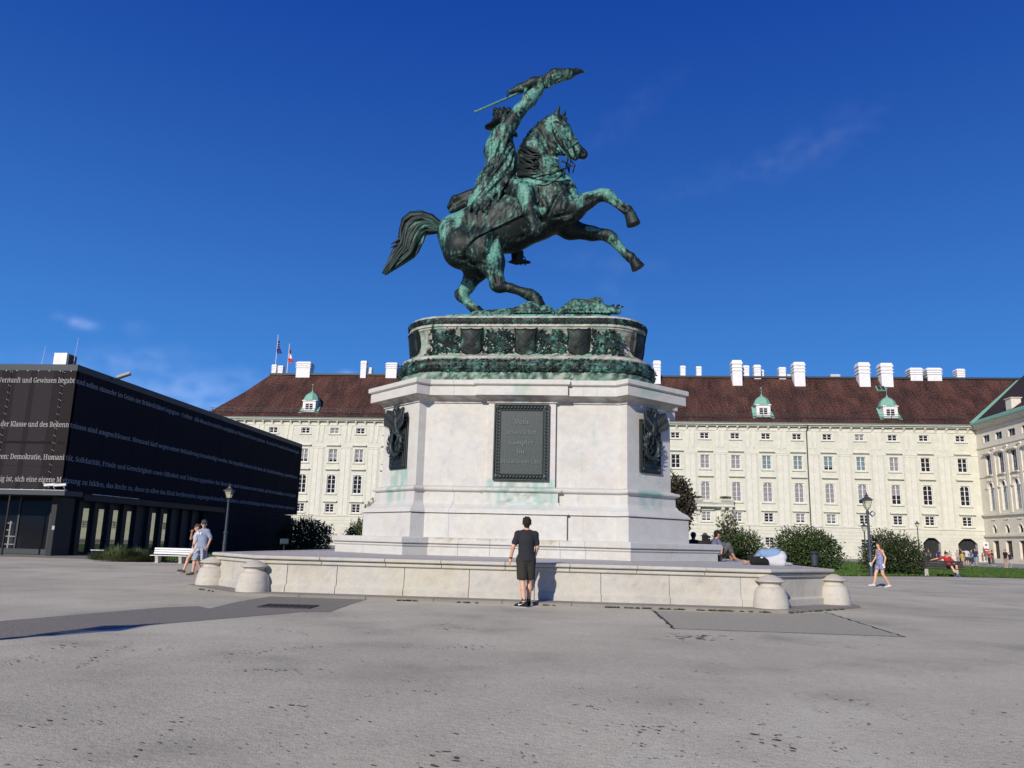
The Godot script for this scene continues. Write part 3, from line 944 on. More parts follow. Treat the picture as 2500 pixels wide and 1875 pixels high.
func rope(g: Geo, a: Vector3, b: Vector3, n_dir: Vector3, r: float) -> void:
	var l := a.distance_to(b)
	var d := (b - a).normalized()
	var s := n_dir.cross(d).normalized()
	var k := int(l / (r * 1.9))
	for i in k:
		var c := a + d * (i + 0.5) * l / k
		var ax := (d * 0.75 + s * 0.65).normalized()
		g.tube([c - ax * r * 1.35, c - ax * r * 0.6 + n_dir * r * 0.5, c + ax * r * 0.6 + n_dir * r * 0.5, c + ax * r * 1.35], [r * 0.15, r * 0.6, r * 0.6, r * 0.15], 5)

func plaque(t: Node) -> void:
	var c := Vector3(MX, 4.26, -23.63)
	var p := node("plaque", t, c)
	p.set_meta("label", "dark bronze plaque with raised inscription and rope frame")
	var hw := 0.84
	var hh := 1.16
	var g := Geo.new()
	g.cbox(Vector3(0, 0, 0.025), Vector3(hw * 2 - 0.02, hh * 2 - 0.02, 0.05), 0.005)
	part(g, "plate", mats.plaque_bronze, p)
	g = Geo.new()
	for q in [[0.0, 0.045, 0.10], [0.17, 0.03, 0.075]]:
		var w: float = hw - q[0]
		var h2: float = hh - q[0]
		for s in [-1, 1]:
			g.cbox(Vector3(s * (w - q[1] * 0.5), 0, q[2] * 0.5 + 0.01), Vector3(q[1], h2 * 2, q[2]), 0.008)
			g.cbox(Vector3(0, s * (h2 - q[1] * 0.5), q[2] * 0.5 + 0.011), Vector3(w * 2 - q[1] * 2, q[1], q[2]), 0.008)
	part(g, "frame", mats.plaque_dark, p)
	g = Geo.new()
	var e := 0.107
	for s in [-1, 1]:
		rope(g, Vector3(s * (hw - e), -hh + e + 0.08, 0.06), Vector3(s * (hw - e), hh - e - 0.08, 0.06), Vector3.BACK, 0.05)
		rope(g, Vector3(-hw + e + 0.08, s * (hh - e), 0.06), Vector3(hw - e - 0.08, s * (hh - e), 0.06), Vector3.BACK, 0.05)
		for s2 in [-1, 1]:
			var tb := Transform3D(Basis(Vector3.RIGHT, PI / 2), Vector3(s * (hw - e), s2 * (hh - e), 0.05))
			g.xf = tb
			g.lathe([Vector2(0.075, 0), Vector2(0.07, 0.03), Vector2(0.04, 0.04), Vector2(0.035, 0.06), Vector2(0.0, 0.075)], 12)
			g.xf = Transform3D()
	part(g, "rope_moulding", mats.plaque_bronze, p)
	var y := 0.62
	for l in [["Dem", 0.42, 0.20, 0.62], ["beharrlichen", 0.92, 0.20, 0.30], ["Kämpfer", 0.74, 0.20, -0.01], ["für", 0.28, 0.20, -0.28], ["Deutschlands Ehre", 1.22, 0.20, -0.58]]:
		text_on(p, l[0], Vector3(0, l[3], 0.056), Basis(), l[1], l[2], 0.022, mats.plaque_letter, "inscription", HORIZONTAL_ALIGNMENT_CENTER, "Droid Serif", 700)

func leaf(g: Geo, at: Vector3, dir: Vector3, up: Vector3, l: float, w: float) -> void:
	var s := dir.cross(up).normalized() * w * 0.5
	var tip := at + dir * l + up * l * 0.05
	var mid := at + dir * l * 0.45 + up * w * 0.35
	g.tri(at, mid + s - up * w * 0.25, mid); g.tri(at, mid, mid - s - up * w * 0.25)
	g.tri(mid, mid + s - up * w * 0.25, tip); g.tri(mid, tip, mid - s - up * w * 0.25)

func relief(t: Node, at: Vector3, n_dir: Vector3) -> void:
	var b := Basis(Vector3.UP.cross(n_dir).normalized(), Vector3.UP, n_dir)
	var p := node("relief_panel", t, at + Vector3(0, 4.25, 0), b)
	p.set_meta("label", "dark bronze relief panel with eagle above a laurel wreath")
	var g := Geo.new()
	g.cbox(Vector3(0, 0, 0.03), Vector3(0.96, 1.62, 0.06), 0.008)
	for q in [[0.42, 0.05, 0.09], [0.31, 0.02, 0.075]]:
		var e: float = 0.42 - q[0]
		for s in [-1, 1]:
			g.cbox(Vector3(s * q[0], 0, q[2] * 0.5 + 0.006), Vector3(q[1], 1.50 - e * 2, q[2]), 0.006)
			g.cbox(Vector3(0, s * (0.75 - e), q[2] * 0.5 + 0.007), Vector3(q[0] * 2 - q[1], q[1], q[2]), 0.006)
	part(g, "plate", mats.plaque_dark, p)
	g = Geo.new()
	for s in [-1, 1]:
		for s2 in [-1, 1]:
			g.xf = Transform3D(Basis(Vector3.RIGHT, PI / 2), Vector3(s * 0.37, s2 * 0.70, 0.06))
			g.lathe([Vector2(0.075, 0), Vector2(0.072, 0.03), Vector2(0.045, 0.04), Vector2(0.035, 0.065), Vector2(0.0, 0.08)], 12)
	g.xf = Transform3D()
	part(g, "rosette", mats.plaque_bronze, p)
	# wreath
	var r := RandomNumberGenerator.new()
	r.seed = 31
	g = Geo.new()
	var c := Vector3(-0.03, -0.02, 0.14)
	var ring := []
	var rad := []
	for i in 25:
		var an := TAU * i / 24.0
		ring.append(c + Vector3(cos(an) * 0.30, sin(an) * 0.36, 0)); rad.append(0.075)
	g.tube(ring, rad, 7, 1.0, false)
	for i in 90:
		var an := TAU * i / 90.0 + r.randf() * 0.1
		var ph := r.randf_range(-0.6, PI * 0.6)
		var rd := Vector3(cos(an) * cos(ph), sin(an) * cos(ph), sin(ph)).normalized()
		var q := c + Vector3(cos(an) * 0.30, sin(an) * 0.36, 0) + rd * 0.07
		var sg := -1.0 if cos(an) > 0 else 1.0
		var d := (Vector3(-sin(an), cos(an), 0) * -sg * 0.9 + rd * 0.45).normalized()
		leaf(g, q, d, rd, r.randf_range(0.13, 0.19), r.randf_range(0.055, 0.085))
	for k in 8:   # chain of a medal inside the ring
		var yy := 0.20 - k * 0.055
		g.tube([Vector3(-0.03 + sin(k * 1.3) * 0.05, yy, 0.10), Vector3(-0.03 + sin((k + 1) * 1.3) * 0.05, yy - 0.05, 0.12)], [0.03, 0.024], 6)
	part(g, "wreath", mats.plaque_bronze, p)
	# eagle with spread wings and two crowned heads
	g = Geo.new()
	for s in [-1, 1]:
		for f in 12:
			var u := f / 11.0
			var root := Vector3(s * lerpf(0.06, 0.50, u), lerpf(0.78, 1.02, u), 0.17 + 0.06 * u)
			var tip := Vector3(s * lerpf(0.10, 0.56, u), lerpf(0.34, 0.52, u) + 0.05 * (f % 2), 0.15 + 0.12 * u)
			g.tube([root, root.lerp(tip, 0.45) + Vector3(s * 0.02, 0, 0.03), root.lerp(tip, 0.85) + Vector3(0, 0, 0.02), tip], [0.035, 0.040, 0.030, 0.004], 5, 0.6)
		for f in 8:
			var u := f / 7.0
			var root := Vector3(s * lerpf(0.06, 0.46, u), lerpf(0.80, 1.03, u), 0.22 + 0.05 * u)
			g.tube([root, root + Vector3(s * 0.02, -0.16, 0.03), root + Vector3(s * 0.03, -0.27, 0.0)], [0.034, 0.034, 0.005], 5, 0.6)
		g.tube([Vector3(s * 0.05, 0.80, 0.16), Vector3(s * 0.28, 0.98, 0.20), Vector3(s * 0.48, 1.04, 0.24)], [0.09, 0.075, 0.05], 7)
		g.tube([Vector3(s * 0.03, 0.80, 0.17), Vector3(s * 0.08, 0.98, 0.19), Vector3(s * 0.13, 1.07, 0.20), Vector3(s * 0.21, 1.04, 0.20)], [0.075, 0.05, 0.052, 0.012], 7)
		g.tube([Vector3(s * 0.07, 0.42, 0.15), Vector3(s * 0.11, 0.28, 0.17), Vector3(s * 0.10, 0.22, 0.2)], [0.06, 0.035, 0.02], 6)
		for k in 3:
			g.tube([Vector3(s * 0.12, 1.10, 0.19), Vector3(s * (0.09 + k * 0.035), 1.19, 0.19)], [0.018, 0.014], 5)
	g.tube([Vector3(0, 0.86, 0.15), Vector3(0, 0.66, 0.18), Vector3(0, 0.42, 0.16), Vector3(0, 0.26, 0.12)], [0.09, 0.125, 0.10, 0.03], 8)
	g.tube([Vector3(0, 0.98, 0.17), Vector3(0, 1.10, 0.17)], [0.05, 0.045], 7)
	for k in 5: g.tube([Vector3(-0.07 + k * 0.035, 1.10, 0.17), Vector3(-0.09 + k * 0.045, 1.20, 0.17)], [0.018, 0.016], 5)
	part(g, "eagle", mats.plaque_dark, p)
	# ribbon with the name of a battle
	g = Geo.new()
	var pts := []
	for i in 11:
		var an := lerpf(-0.3, 2.2, i / 10.0)
		pts.append(Vector3(0.02 + cos(an + PI * 0.5) * 0.13, 0.22 + sin(an + PI * 0.5) * 0.22 - 0.05, 0.24))
	for i in 10:
		var q: Vector3 = pts[i]
		var w: Vector3 = pts[i + 1]
		var s := (w - q).cross(Vector3.BACK).normalized() * 0.045
		g.quad(q - s, w - s, w + s + Vector3(0, 0, 0.02), q + s + Vector3(0, 0, 0.02))
	part(g, "ribbon", mats.plaque_bronze, p)

# ---------------------------------------------------------------- rounded upper stage of the pedestal
func rr_path(hw: float, hd: float, r: float, seg := 24) -> Array:
	var out := []   # [point, outward normal]
	var cc := Vector2(-1.9, -26.45)
	for k in 4:
		var sx: float = [-1.0, 1.0, 1.0, -1.0][k]
		var sz: float = [1.0, 1.0, -1.0, -1.0][k]
		var a0: float = [PI, PI / 2, 0.0, -PI / 2][k]
		for i in seg + 1:
			var an := a0 - (PI / 2) * i / seg
			var n_ := Vector2(cos(an), sin(an))
			out.append([cc + Vector2(sx * (hw - r), sz * (hd - r)) + n_ * r, n_])
		# straight run to the next corner
		var nx_: float = [2.0 * (hw - r), 2.0 * (hd - r), 2.0 * (hw - r), 2.0 * (hd - r)][k]
		var dir: Vector2 = [Vector2(1, 0), Vector2(0, -1), Vector2(-1, 0), Vector2(0, 1)][k]
		var st: Vector2 = out[out.size() - 1][0]
		var nn: Vector2 = out[out.size() - 1][1]
		var m := int(nx_ / 0.07)
		for i in range(1, m): out.append([st + dir * nx_ * i / m, nn])
	return out
func ring_sweep(g: Geo, prof: Array, path: Array) -> void:
	var n_ := path.size()
	for i in n_:
		var a: Array = path[i]
		var b: Array = path[(i + 1) % n_]
		for j in prof.size() - 1:
			var p: Vector2 = prof[j]
			var q: Vector2 = prof[j + 1]
			var nn := Vector2(q.y - p.y, p.x - q.x).normalized()
			var pa: Vector2 = a[0] + a[1] * p.x
			var pb: Vector2 = b[0] + b[1] * p.x
			var qa: Vector2 = a[0] + a[1] * q.x
			var qb: Vector2 = b[0] + b[1] * q.x
			var na := Vector3(a[1].x * nn.x, nn.y, a[1].y * nn.x)
			var nb := Vector3(b[1].x * nn.x, nn.y, b[1].y * nn.x)
			g.squad([Vector3(pa.x, p.y, pa.y), Vector3(pb.x, p.y, pb.y), Vector3(qb.x, q.y, qb.y), Vector3(qa.x, q.y, qa.y)], [na, nb, nb, na])

# verdigris on bronze: dark metal, mid tones and pale bloom with hard outlines
func verdigris(p: Vector3, amount: float) -> Color:
	var a := nz_b.get_noise_3d(p.x * 1.3, p.y * 0.9, p.z * 1.3)
	var s := nz_a.get_noise_3d(p.x * 8.0, p.y * 1.0, p.z * 8.0)
	var f := nz_b.get_noise_3d(p.x * 9.0 + 50.0, p.y * 7.0, p.z * 9.0)
	var m := a * 0.42 + s * 0.46 + f * 0.46 + amount
	var dark := Color(0.011, 0.017, 0.016)
	var mid := Color(0.048, 0.105, 0.088)
	var pale := Color(0.165, 0.42, 0.345)
	var c := dark.lerp(mid, smoothstep(-0.16, 0.06, m))
	return c.lerp(pale, smoothstep(0.10, 0.32, m))

func upper_stage(t: Node) -> void:
	var hw := 3.92
	var hd := 1.95
	var path := rr_path(hw, hd, 1.35)
	var stained := func(p: Vector3) -> Color:
		var st := nz_a.get_noise_2d(p.x * 5.0 + p.z * 5.0, p.y * 0.9) * 0.5 + nz_b.get_noise_3d(p.x * 1.7, p.y * 2.2, p.z * 1.7) * 0.8
		var c := Color(0.70, 0.69, 0.64)
		if st > -0.05: c = c.lerp(Color(0.24, 0.55, 0.45), clampf((st + 0.05) * 3.2, 0.0, 0.9))
		if st < -0.08: c = c.lerp(Color(0.13, 0.14, 0.12), clampf((-st - 0.08) * 4.0, 0.0, 0.85))
		return c
	var greened := func(p: Vector3) -> Color:
		var st := nz_a.get_noise_2d(p.x * 4.0 + p.z * 4.0, p.y * 1.4) * 0.5 + nz_b.get_noise_3d(p.x * 4.5, p.y * 4.5, p.z * 4.5) * 1.0
		return Color(0.22, 0.46, 0.37).lerp(Color(0.05, 0.09, 0.075), clampf(st * 3.0 + 0.25, 0.0, 1.0)).lerp(Color(0.66, 0.66, 0.60), clampf(-st * 4.0 - 0.6, 0.0, 0.9))
	var pale := func(p: Vector3) -> Color:
		var st := nz_b.get_noise_3d(p.x * 1.5, p.y * 2.0, p.z * 1.5)
		return Color(0.86, 0.84, 0.78).lerp(Color(0.30, 0.46, 0.38), clampf(st * 2.6, 0.0, 0.75)).lerp(Color(0.30, 0.29, 0.26), clampf(-st * 2.0 - 0.15, 0.0, 0.7))
	var g := Geo.new()
	g.tint = greened
	ring_sweep(g, refine([Vector2(0.26, 6.12), Vector2(0.31, 6.2), Vector2(0.31, 6.50), Vector2(0.27, 6.56), Vector2(0.2, 6.6)], 0.1), path)
	part(g, "base_course", mats.stone, t)
	g = Geo.new()
	g.tint = pale
	ring_sweep(g, refine([Vector2(0.16, 6.95), Vector2(0.25, 6.98), Vector2(0.27, 7.01), Vector2(0.27, 7.08), Vector2(0.15, 7.13)], 0.1), path)
	part(g, "lower_fillet", mats.stone, t)
	g = Geo.new()
	g.tint = pale
	ring_sweep(g, refine([Vector2(-0.02, 8.02), Vector2(0.03, 8.06), Vector2(0.03, 8.10), Vector2(0.08, 8.12), Vector2(0.08, 8.20)], 0.1), path)
	ring_sweep(g, [Vector2(0.08, 8.40), Vector2(0.05, 8.43), Vector2(0.02, 8.48), Vector2(-0.5, 8.51)], path)
	part(g, "upper_fillet", mats.stone, t)
	g = Geo.new()
	g.tint = stained
	ring_sweep(g, refine([Vector2(0.15, 7.11), Vector2(0.06, 7.17), Vector2(-0.03, 7.30), Vector2(-0.09, 7.50), Vector2(-0.10, 7.68), Vector2(-0.07, 7.86), Vector2(-0.01, 8.0), Vector2(0.02, 8.04)], 0.09), path)
	part(g, "frieze", mats.stone, t)
	# laurel garland
	g = Geo.new()
	g.tint = func(p: Vector3) -> Color: return verdigris(p, -0.02)
	var tor := []
	for i in 9:
		var an := -PI * 0.62 + PI * 1.24 * i / 8.0
		tor.append(Vector2(0.20 + cos(an) * 0.18, 6.77 + sin(an) * 0.21))
	ring_sweep(g, tor, path)
	var r := RandomNumberGenerator.new()
	r.seed = 15
	var n_ := path.size()
	for k in 1500:
		var i := r.randi() % n_
		var e: Vector2 = path[i][0]
		var nn: Vector2 = path[i][1]
		if nn.y < -0.4: continue
		e = e.lerp(path[(i + 1) % n_][0], r.randf())
		var an := r.randf_range(-1.7, 1.7)
		var up := Vector3(nn.x * cos(an), sin(an), nn.y * cos(an))
		var q := Vector3(e.x + nn.x * (0.20 + cos(an) * 0.17), 6.77 + sin(an) * 0.20, e.y + nn.y * (0.20 + cos(an) * 0.17))
		var tg := Vector3(nn.y, 0, -nn.x)
		var d := (tg * r.randf_range(0.3, 1.0) * (1.0 if r.randf() < 0.5 else -1.0) + up.cross(tg) * r.randf_range(-0.8, 0.8) + up * 0.30).normalized()
		leaf(g, q, d, up, r.randf_range(0.10, 0.18), r.randf_range(0.05, 0.09))
	part(g, "laurel_garland", mats.bronze, t)
	# diamond band under the plate
	g = Geo.new()
	g.tint = func(p: Vector3) -> Color: return verdigris(p, -0.16)
	ring_sweep(g, [Vector2(0.05, 8.19), Vector2(0.10, 8.205), Vector2(0.12, 8.24), Vector2(0.13, 8.30), Vector2(0.12, 8.36), Vector2(0.10, 8.395), Vector2(0.03, 8.41)], path)
	var acc := 0.0
	for i in n_:
		var a: Vector2 = path[i][0]
		var b: Vector2 = path[(i + 1) % n_][0]
		acc += a.distance_to(b)
		if acc < 0.235: continue
		acc = 0.0
		var nn: Vector2 = path[i][1]
		var tg := Vector3(nn.y, 0, -nn.x)
		var nv := Vector3(nn.x, 0, nn.y)
		var c := Vector3(a.x, 8.30, a.y) + nv * 0.125
		for l in [[Vector3(0, -0.085, 0), tg * -0.115], [tg * -0.115, Vector3(0, 0.085, 0)], [Vector3(0, 0.085, 0), tg * 0.115], [tg * 0.115, Vector3(0, -0.085, 0)]]:
			g.tube([c + l[0], c + l[1]], [0.019, 0.019], 5)
		g.tube([c, c + nv * 0.035], [0.04, 0.02], 7)
		g.tube([c + tg * 0.117, c + tg * 0.117 + nv * 0.02], [0.024, 0.012], 5)
	part(g, "diamond_band", mats.bronze, t)
	# shields, ribbons and oak sprays on the frieze
	var fz := -24.52
	for px in [1151.0, 1283.0, 1412.0]:
		var c := on_z(px, 833, fz)
		shield(t, Vector3(c.x, 7.62, fz), Vector3.BACK)
	for s in [-1.0, 1.0]:
		var n_dir := Vector3(s * 0.86, 0, 0.52).normalized()
		var cp := Vector2(-1.9 + s * (hw - 1.35), -26.45 + hd - 1.35) + Vector2(n_dir.x, n_dir.z) * 1.29
		shield(t, Vector3(cp.x, 7.62, cp.y), n_dir)
	for px in [1087.0, 1217.0, 1347.0, 1479.0]:
		var c := on_z(px, 833, fz)
		spray(t, Vector3(c.x, 7.60, fz), int(px))

func shield(t: Node, at: Vector3, n_dir: Vector3) -> void:
	var b := Basis(Vector3.UP.cross(n_dir).normalized(), Vector3.UP, n_dir)
	var g := Geo.new()
	g.xf = Transform3D(b.rotated(b.x, 0.14), at + n_dir * 0.02)
	g.tint = func(p: Vector3) -> Color: return verdigris(p, -0.30)
	var out := []
	for q in [[-0.36, 0.46], [-0.30, 0.43], [-0.16, 0.40], [0.0, 0.44], [0.16, 0.40], [0.30, 0.43], [0.38, 0.47], [0.36, 0.34], [0.33, 0.16], [0.35, -0.05], [0.355, -0.22], [0.31, -0.34], [0.22, -0.42], [0.0, -0.50], [-0.22, -0.42], [-0.31, -0.34], [-0.355, -0.22], [-0.35, -0.05], [-0.33, 0.16], [-0.36, 0.34]]: out.append(Vector2(q[0], q[1]))
	var bow := func(q: Vector2, z: float) -> Vector3: return Vector3(q.x, q.y, z + 0.10 - q.x * q.x * 0.5)
	var rings := [1.0, 0.94, 0.90, 0.6, 0.3]
	var hgt := [0.0, 0.05, 0.015, 0.02, 0.025]
	for k in rings.size() - 1:
		for i in out.size():
			var j := (i + 1) % out.size()
			g.quad(bow.call(out[i] * rings[k], hgt[k]), bow.call(out[i] * rings[k + 1], hgt[k + 1]), bow.call(out[j] * rings[k + 1], hgt[k + 1]), bow.call(out[j] * rings[k], hgt[k]))
	for i in out.size():
		var j := (i + 1) % out.size()
		g.tri(bow.call(out[i] * 0.3, 0.025), bow.call(Vector2.ZERO, 0.03), bow.call(out[j] * 0.3, 0.025))
		g.quad(bow.call(out[i], -0.22), bow.call(out[i], 0.0), bow.call(out[j], 0.0), bow.call(out[j], -0.22))
	# worn raised bearings across the field
	var r := RandomNumberGenerator.new()
	r.seed = int(at.x * 100.0) + 7
	for k in 26:
		var u := r.randf_range(-0.24, 0.22)
		var q := Vector2(u, u * 0.7 + r.randf_range(-0.22, 0.02))
		var d := Vector2(r.randf_range(-0.09, 0.09), r.randf_range(-0.07, 0.07))
		g.tube([bow.call(q, 0.02), bow.call(q + d, 0.03)], [0.022, 0.012], 5)
	part(g, "shield", mats.bronze, t)

func spray(t: Node, at: Vector3, sd: int) -> void:
	var r := RandomNumberGenerator.new()
	r.seed = sd
	var g := Geo.new()
	g.tint = func(p: Vector3) -> Color: return verdigris(p, -0.12)
	# ribbon running down to the right
	var prev := []
	for i in 15:
		var u := i / 14.0
		var c := at + Vector3(lerpf(-0.42, 0.46, u), 0.24 - u * 0.42 + sin(u * 6.0) * 0.03, 0.05 + sin(u * 5.0 + 0.5) * 0.05)
		var w := 0.12 * (0.6 + 0.4 * sin(u * PI))
		var now := [c + Vector3(0.02, w, -0.01), c + Vector3(0, 0, 0.03), c - Vector3(0.02, w, 0.01)]
		if prev:
			g.quad(prev[1], now[1], now[0], prev[0]); g.quad(prev[2], now[2], now[1], prev[1])
		prev = now
	part(g, "ribbon", mats.bronze, t)
	g = Geo.new()
	g.tint = func(p: Vector3) -> Color: return verdigris(p, -0.06)
	for q in [[0.14, 0.28, 44], [-0.12, -0.28, 44], [0.34, -0.30, 24], [-0.38, 0.0, 20], [0.38, 0.08, 22], [-0.38, -0.34, 16], [-0.34, 0.34, 12]]:
		for k in q[2]:
			var c: Vector3 = at + Vector3(q[0] + r.randfn(0, 0.10), q[1] + r.randfn(0, 0.065), 0.0)
			var an := r.randf() * TAU
			var d := Vector3(cos(an), sin(an) * 0.8, r.randf_range(0.2, 0.7)).normalized()
			leaf(g, c, d, Vector3(0, 0.2, 1).normalized(), r.randf_range(0.11, 0.20), r.randf_range(0.06, 0.10))
		for k in 3:
			var c: Vector3 = at + Vector3(q[0] + r.randf_range(-0.14, 0.14), q[1] + r.randf_range(-0.09, 0.09), 0.02)
			g.tube([c, c + Vector3(0.02, 0.02, 0.08)], [0.035, 0.02], 6)
	part(g, "oak_spray", mats.bronze, t)

# ---------------------------------------------------------------- the bronze: traced in an enlargement (0.41 photo pixels to the unit) of the statue
const SK := 0.00572
var horse_blob: Blob
func sp(u: float, v: float, dz := 0.0) -> Vector3:
	return on_z(900.0 + 0.4098 * u, 120.0 + 0.4098 * v, -26.2 + dz)
func sb(u0: float, v0: float, z0: float, r0: float, u1: float, v1: float, z1: float, r1: float, k := 20.0, sz := 1.0, cut := false) -> Array:
	return [sp(u0, v0, z0), sp(u1, v1, z1), r0 * SK, r1 * SK, k * SK, sz, cut]
# ridges and grooves laid along the surface that faces the viewer
func crease(bl: Blob, line: Array, r0: float, off: float, k: float, cut: bool, du := 0.0, dv := 0.0) -> void:
	var pts := []
	for i in line.size() - 1:
		for q in 4:
			pts.append(drape(lerpf(line[i][0], line[i + 1][0], q / 4.0) + du, lerpf(line[i][1], line[i + 1][1], q / 4.0) + dv, off, bl))
	pts.append(drape(line[line.size() - 1][0] + du, line[line.size() - 1][1] + dv, off, bl))
	for i in pts.size() - 1:
		var w := 1.0 - 0.5 * absf(2.0 * i / (pts.size() - 1) - 1.0)
		if pts[i].distance_to(pts[i + 1]) < 0.8: bl.cap(pts[i], pts[i + 1], r0 * SK * w, r0 * SK * w, k * SK, 1.0, cut)
func drape(u: float, v: float, off: float, bl: Blob = null) -> Vector3:
	if bl == null: bl = horse_blob
	var z := 0.9
	for i in 5:
		var p := sp(u, v, z)
		var f := bl.front_z(p.x, p.y)
		if f < -900.0: break
		z = f + 26.2 + off
	return sp(u, v, z)
var bloom := []
var sp0: Vector3
func patina(p: Vector3) -> Color:
	# pale bloom where the photograph shows it, each with its own ragged outline
	var am := -0.24
	var px := (p.x - sp0.x) / SK
	var py := (sp0.y - p.y) / SK
	for q in bloom:
		var d := Vector2((px - q[0]) / q[2], (py - q[1]) / q[3]).length()
		if d < 1.3: am = maxf(am, (q[4] - 0.04) * (1.0 - smoothstep(0.6, 1.3, d)) - 0.24 * smoothstep(0.6, 1.3, d))
	return verdigris(p, am)


func build_statue() -> void:
	var t := thing("equestrian_statue", "green bronze rider raising a flag on a rearing horse atop the pedestal", "statue", Vector3.ZERO)
	var q0 := sp(900, 900, 0)
	sp0 = q0 + Vector3(-900, 900, 0) * SK
	bloom = []
	for q in [[500, 1020, 110, 60, 0.5], [455, 1120, 45, 110, 0.4], [520, 1080, 40, 70, 0.3], [1160, 800, 120, 42, 0.5], [1350, 880, 130, 60, 0.5], [1500, 950, 90, 60, 0.35], [1250, 960, 60, 60, 0.25], [1500, 1190, 70, 80, 0.32], [1360, 1075, 55, 20, 0.5], [900, 1435, 110, 45, 0.35], [770, 1310, 45, 120, 0.3], [600, 1510, 70, 70, 0.4], [560, 1430, 50, 60, 0.25], [1120, 690, 90, 90, 0.25], [1000, 540, 60, 120, 0.15], [1100, 400, 50, 60, 0.4], [1170, 470, 50, 60, 0.2], [1230, 570, 40, 60, 0.15], [945, 950, 45, 110, 0.5], [900, 830, 80, 40, 0.35], [760, 600, 130, 230, 0.16], [700, 830, 140, 160, 0.14], [1160, 150, 180, 80, 0.22], [930, 225, 120, 60, 0.22], [900, 400, 90, 90, 0.1], [790, 300, 220, 40, 0.4], [830, 470, 60, 60, 0.2], [590, 940, 50, 60, 0.3], [300, 990, 90, 20, 0.3], [990, 840, 60, 60, 0.35], [1090, 940, 90, 70, 0.05], [1040, 1040, 40, 25, 0.5]]: bloom.append(q)
	var tint := patina
	var bn := []
	# trunk
	bn.append(sb(540, 1110, 0, 128, 640, 1085, 0, 150, 40, 1.12))
	bn.append(sb(640, 1085, 0, 150, 830, 1035, 0, 180, 60, 1.2))
	bn.append(sb(830, 1035, 0, 180, 1000, 965, 0, 172, 60, 1.25))
	bn.append(sb(1000, 965, 0, 172, 1100, 920, 0, 158, 60, 1.2))
	bn.append(sb(1130, 880, 0.22, 105, 1175, 930, 0.25, 78, 60))
	bn.append(sb(1130, 880, -0.22, 105, 1160, 960, -0.25, 80, 60))
	bn.append(sb(890, 800, 0, 70, 1000, 800, 0, 100, 60, 1.3))
	# quarters
	for s in [1.0, -1.0]:
		bn.append(sb(500, 1080, 0.28 * s, 88, 560, 1190, 0.42 * s, 112, 50))
		bn.append(sb(560, 1190, 0.40 * s, 118, 680, 1200, 0.5 * s, 105, 50))
	# near hind leg
	bn.append(sb(680, 1180, 0.52, 105, 735, 1270, 0.62, 78, 40))
	bn.append(sb(720, 1240, 0.6, 82, 768, 1385, 0.66, 42, 30))
	bn.append(sb(762, 1375, 0.66, 42, 762, 1408, 0.66, 36, 20))
	bn.append(sb(745, 1400, 0.66, 24, 780, 1418, 0.66, 34, 18))
	bn.append(sb(770, 1408, 0.66, 35, 850, 1424, 0.68, 27, 22))
	bn.append(sb(850, 1424, 0.68, 27, 930, 1452, 0.70, 27, 14))
	bn.append(sb(930, 1452, 0.70, 28, 960, 1464, 0.72, 36, 18))
	bn.append(sb(960, 1464, 0.72, 34, 992, 1480, 0.73, 34, 14))
	# far hind leg
	bn.append(sb(600, 1210, -0.50, 110, 650, 1300, -0.62, 82, 40))
	bn.append(sb(655, 1290, -0.62, 80, 585, 1420, -0.68, 42, 30))
	bn.append(sb(590, 1415, -0.68, 42, 550, 1462, -0.70, 38, 20))
	bn.append(sb(530, 1455, -0.70, 20, 555, 1475, -0.70, 33, 16))
	bn.append(sb(553, 1468, -0.70, 34, 600, 1520, -0.70, 26, 18))
	bn.append(sb(600, 1520, -0.70, 26, 632, 1550, -0.66, 32, 14))
	# near foreleg, raised high
	bn.append(sb(1130, 960, 0.42, 95, 1220, 955, 0.5, 70, 40))
	bn.append(sb(1200, 958, 0.5, 74, 1300, 905, 0.55, 48, 30))
	bn.append(sb(1300, 905, 0.55, 48, 1385, 866, 0.58, 36, 24))
	bn.append(sb(1385, 868, 0.58, 37, 1425, 872, 0.58, 37, 14))
	bn.append(sb(1425, 874, 0.58, 35, 1510, 940, 0.6, 25, 20))
	bn.append(sb(1510, 940, 0.6, 25, 1540, 958, 0.6, 31, 14))
	bn.append(sb(1540, 958, 0.6, 31, 1562, 980, 0.6, 27, 12))
	# far foreleg
	bn.append(sb(1120, 1010, -0.35, 90, 1200, 1075, -0.45, 62, 40))
	bn.append(sb(1190, 1070, -0.45, 60, 1330, 1098, -0.5, 45, 30))
	bn.append(sb(1330, 1098, -0.5, 44, 1420, 1108, -0.5, 36, 20))
	bn.append(sb(1420, 1108, -0.5, 37, 1445, 1122, -0.5, 36, 12))
	bn.append(sb(1445, 1124, -0.5, 34, 1530, 1218, -0.5, 24, 20))
	bn.append(sb(1530, 1218, -0.5, 25, 1560, 1240, -0.5, 31, 14))
	bn.append(sb(1560, 1240, -0.5, 30, 1585, 1262, -0.5, 26, 12))
	# neck and head
	bn.append(sb(1045, 815, 0, 158, 1010, 690, 0, 118, 70, 1.4))
	bn.append(sb(1010, 690, 0, 118, 1015, 590, 0, 96, 40, 1.6))
	bn.append(sb(1015, 590, 0, 96, 1058, 490, 0, 74, 40, 1.6))
	bn.append(sb(1058, 490, 0, 74, 1105, 430, 0, 56, 30, 1.5))
	bn.append(sb(1110, 440, 0, 56, 1150, 485, 0, 58, 26, 1.35))
	bn.append(sb(1150, 485, 0, 56, 1200, 560, 0, 46, 24, 1.35))
	bn.append(sb(1200, 560, 0, 44, 1262, 618, 0, 33, 22, 1.3))
	bn.append(sb(1262, 618, 0.05, 31, 1278, 628, 0.05, 28, 14))
	bn.append(sb(1262, 618, -0.05, 31, 1278, 628, -0.05, 28, 14))
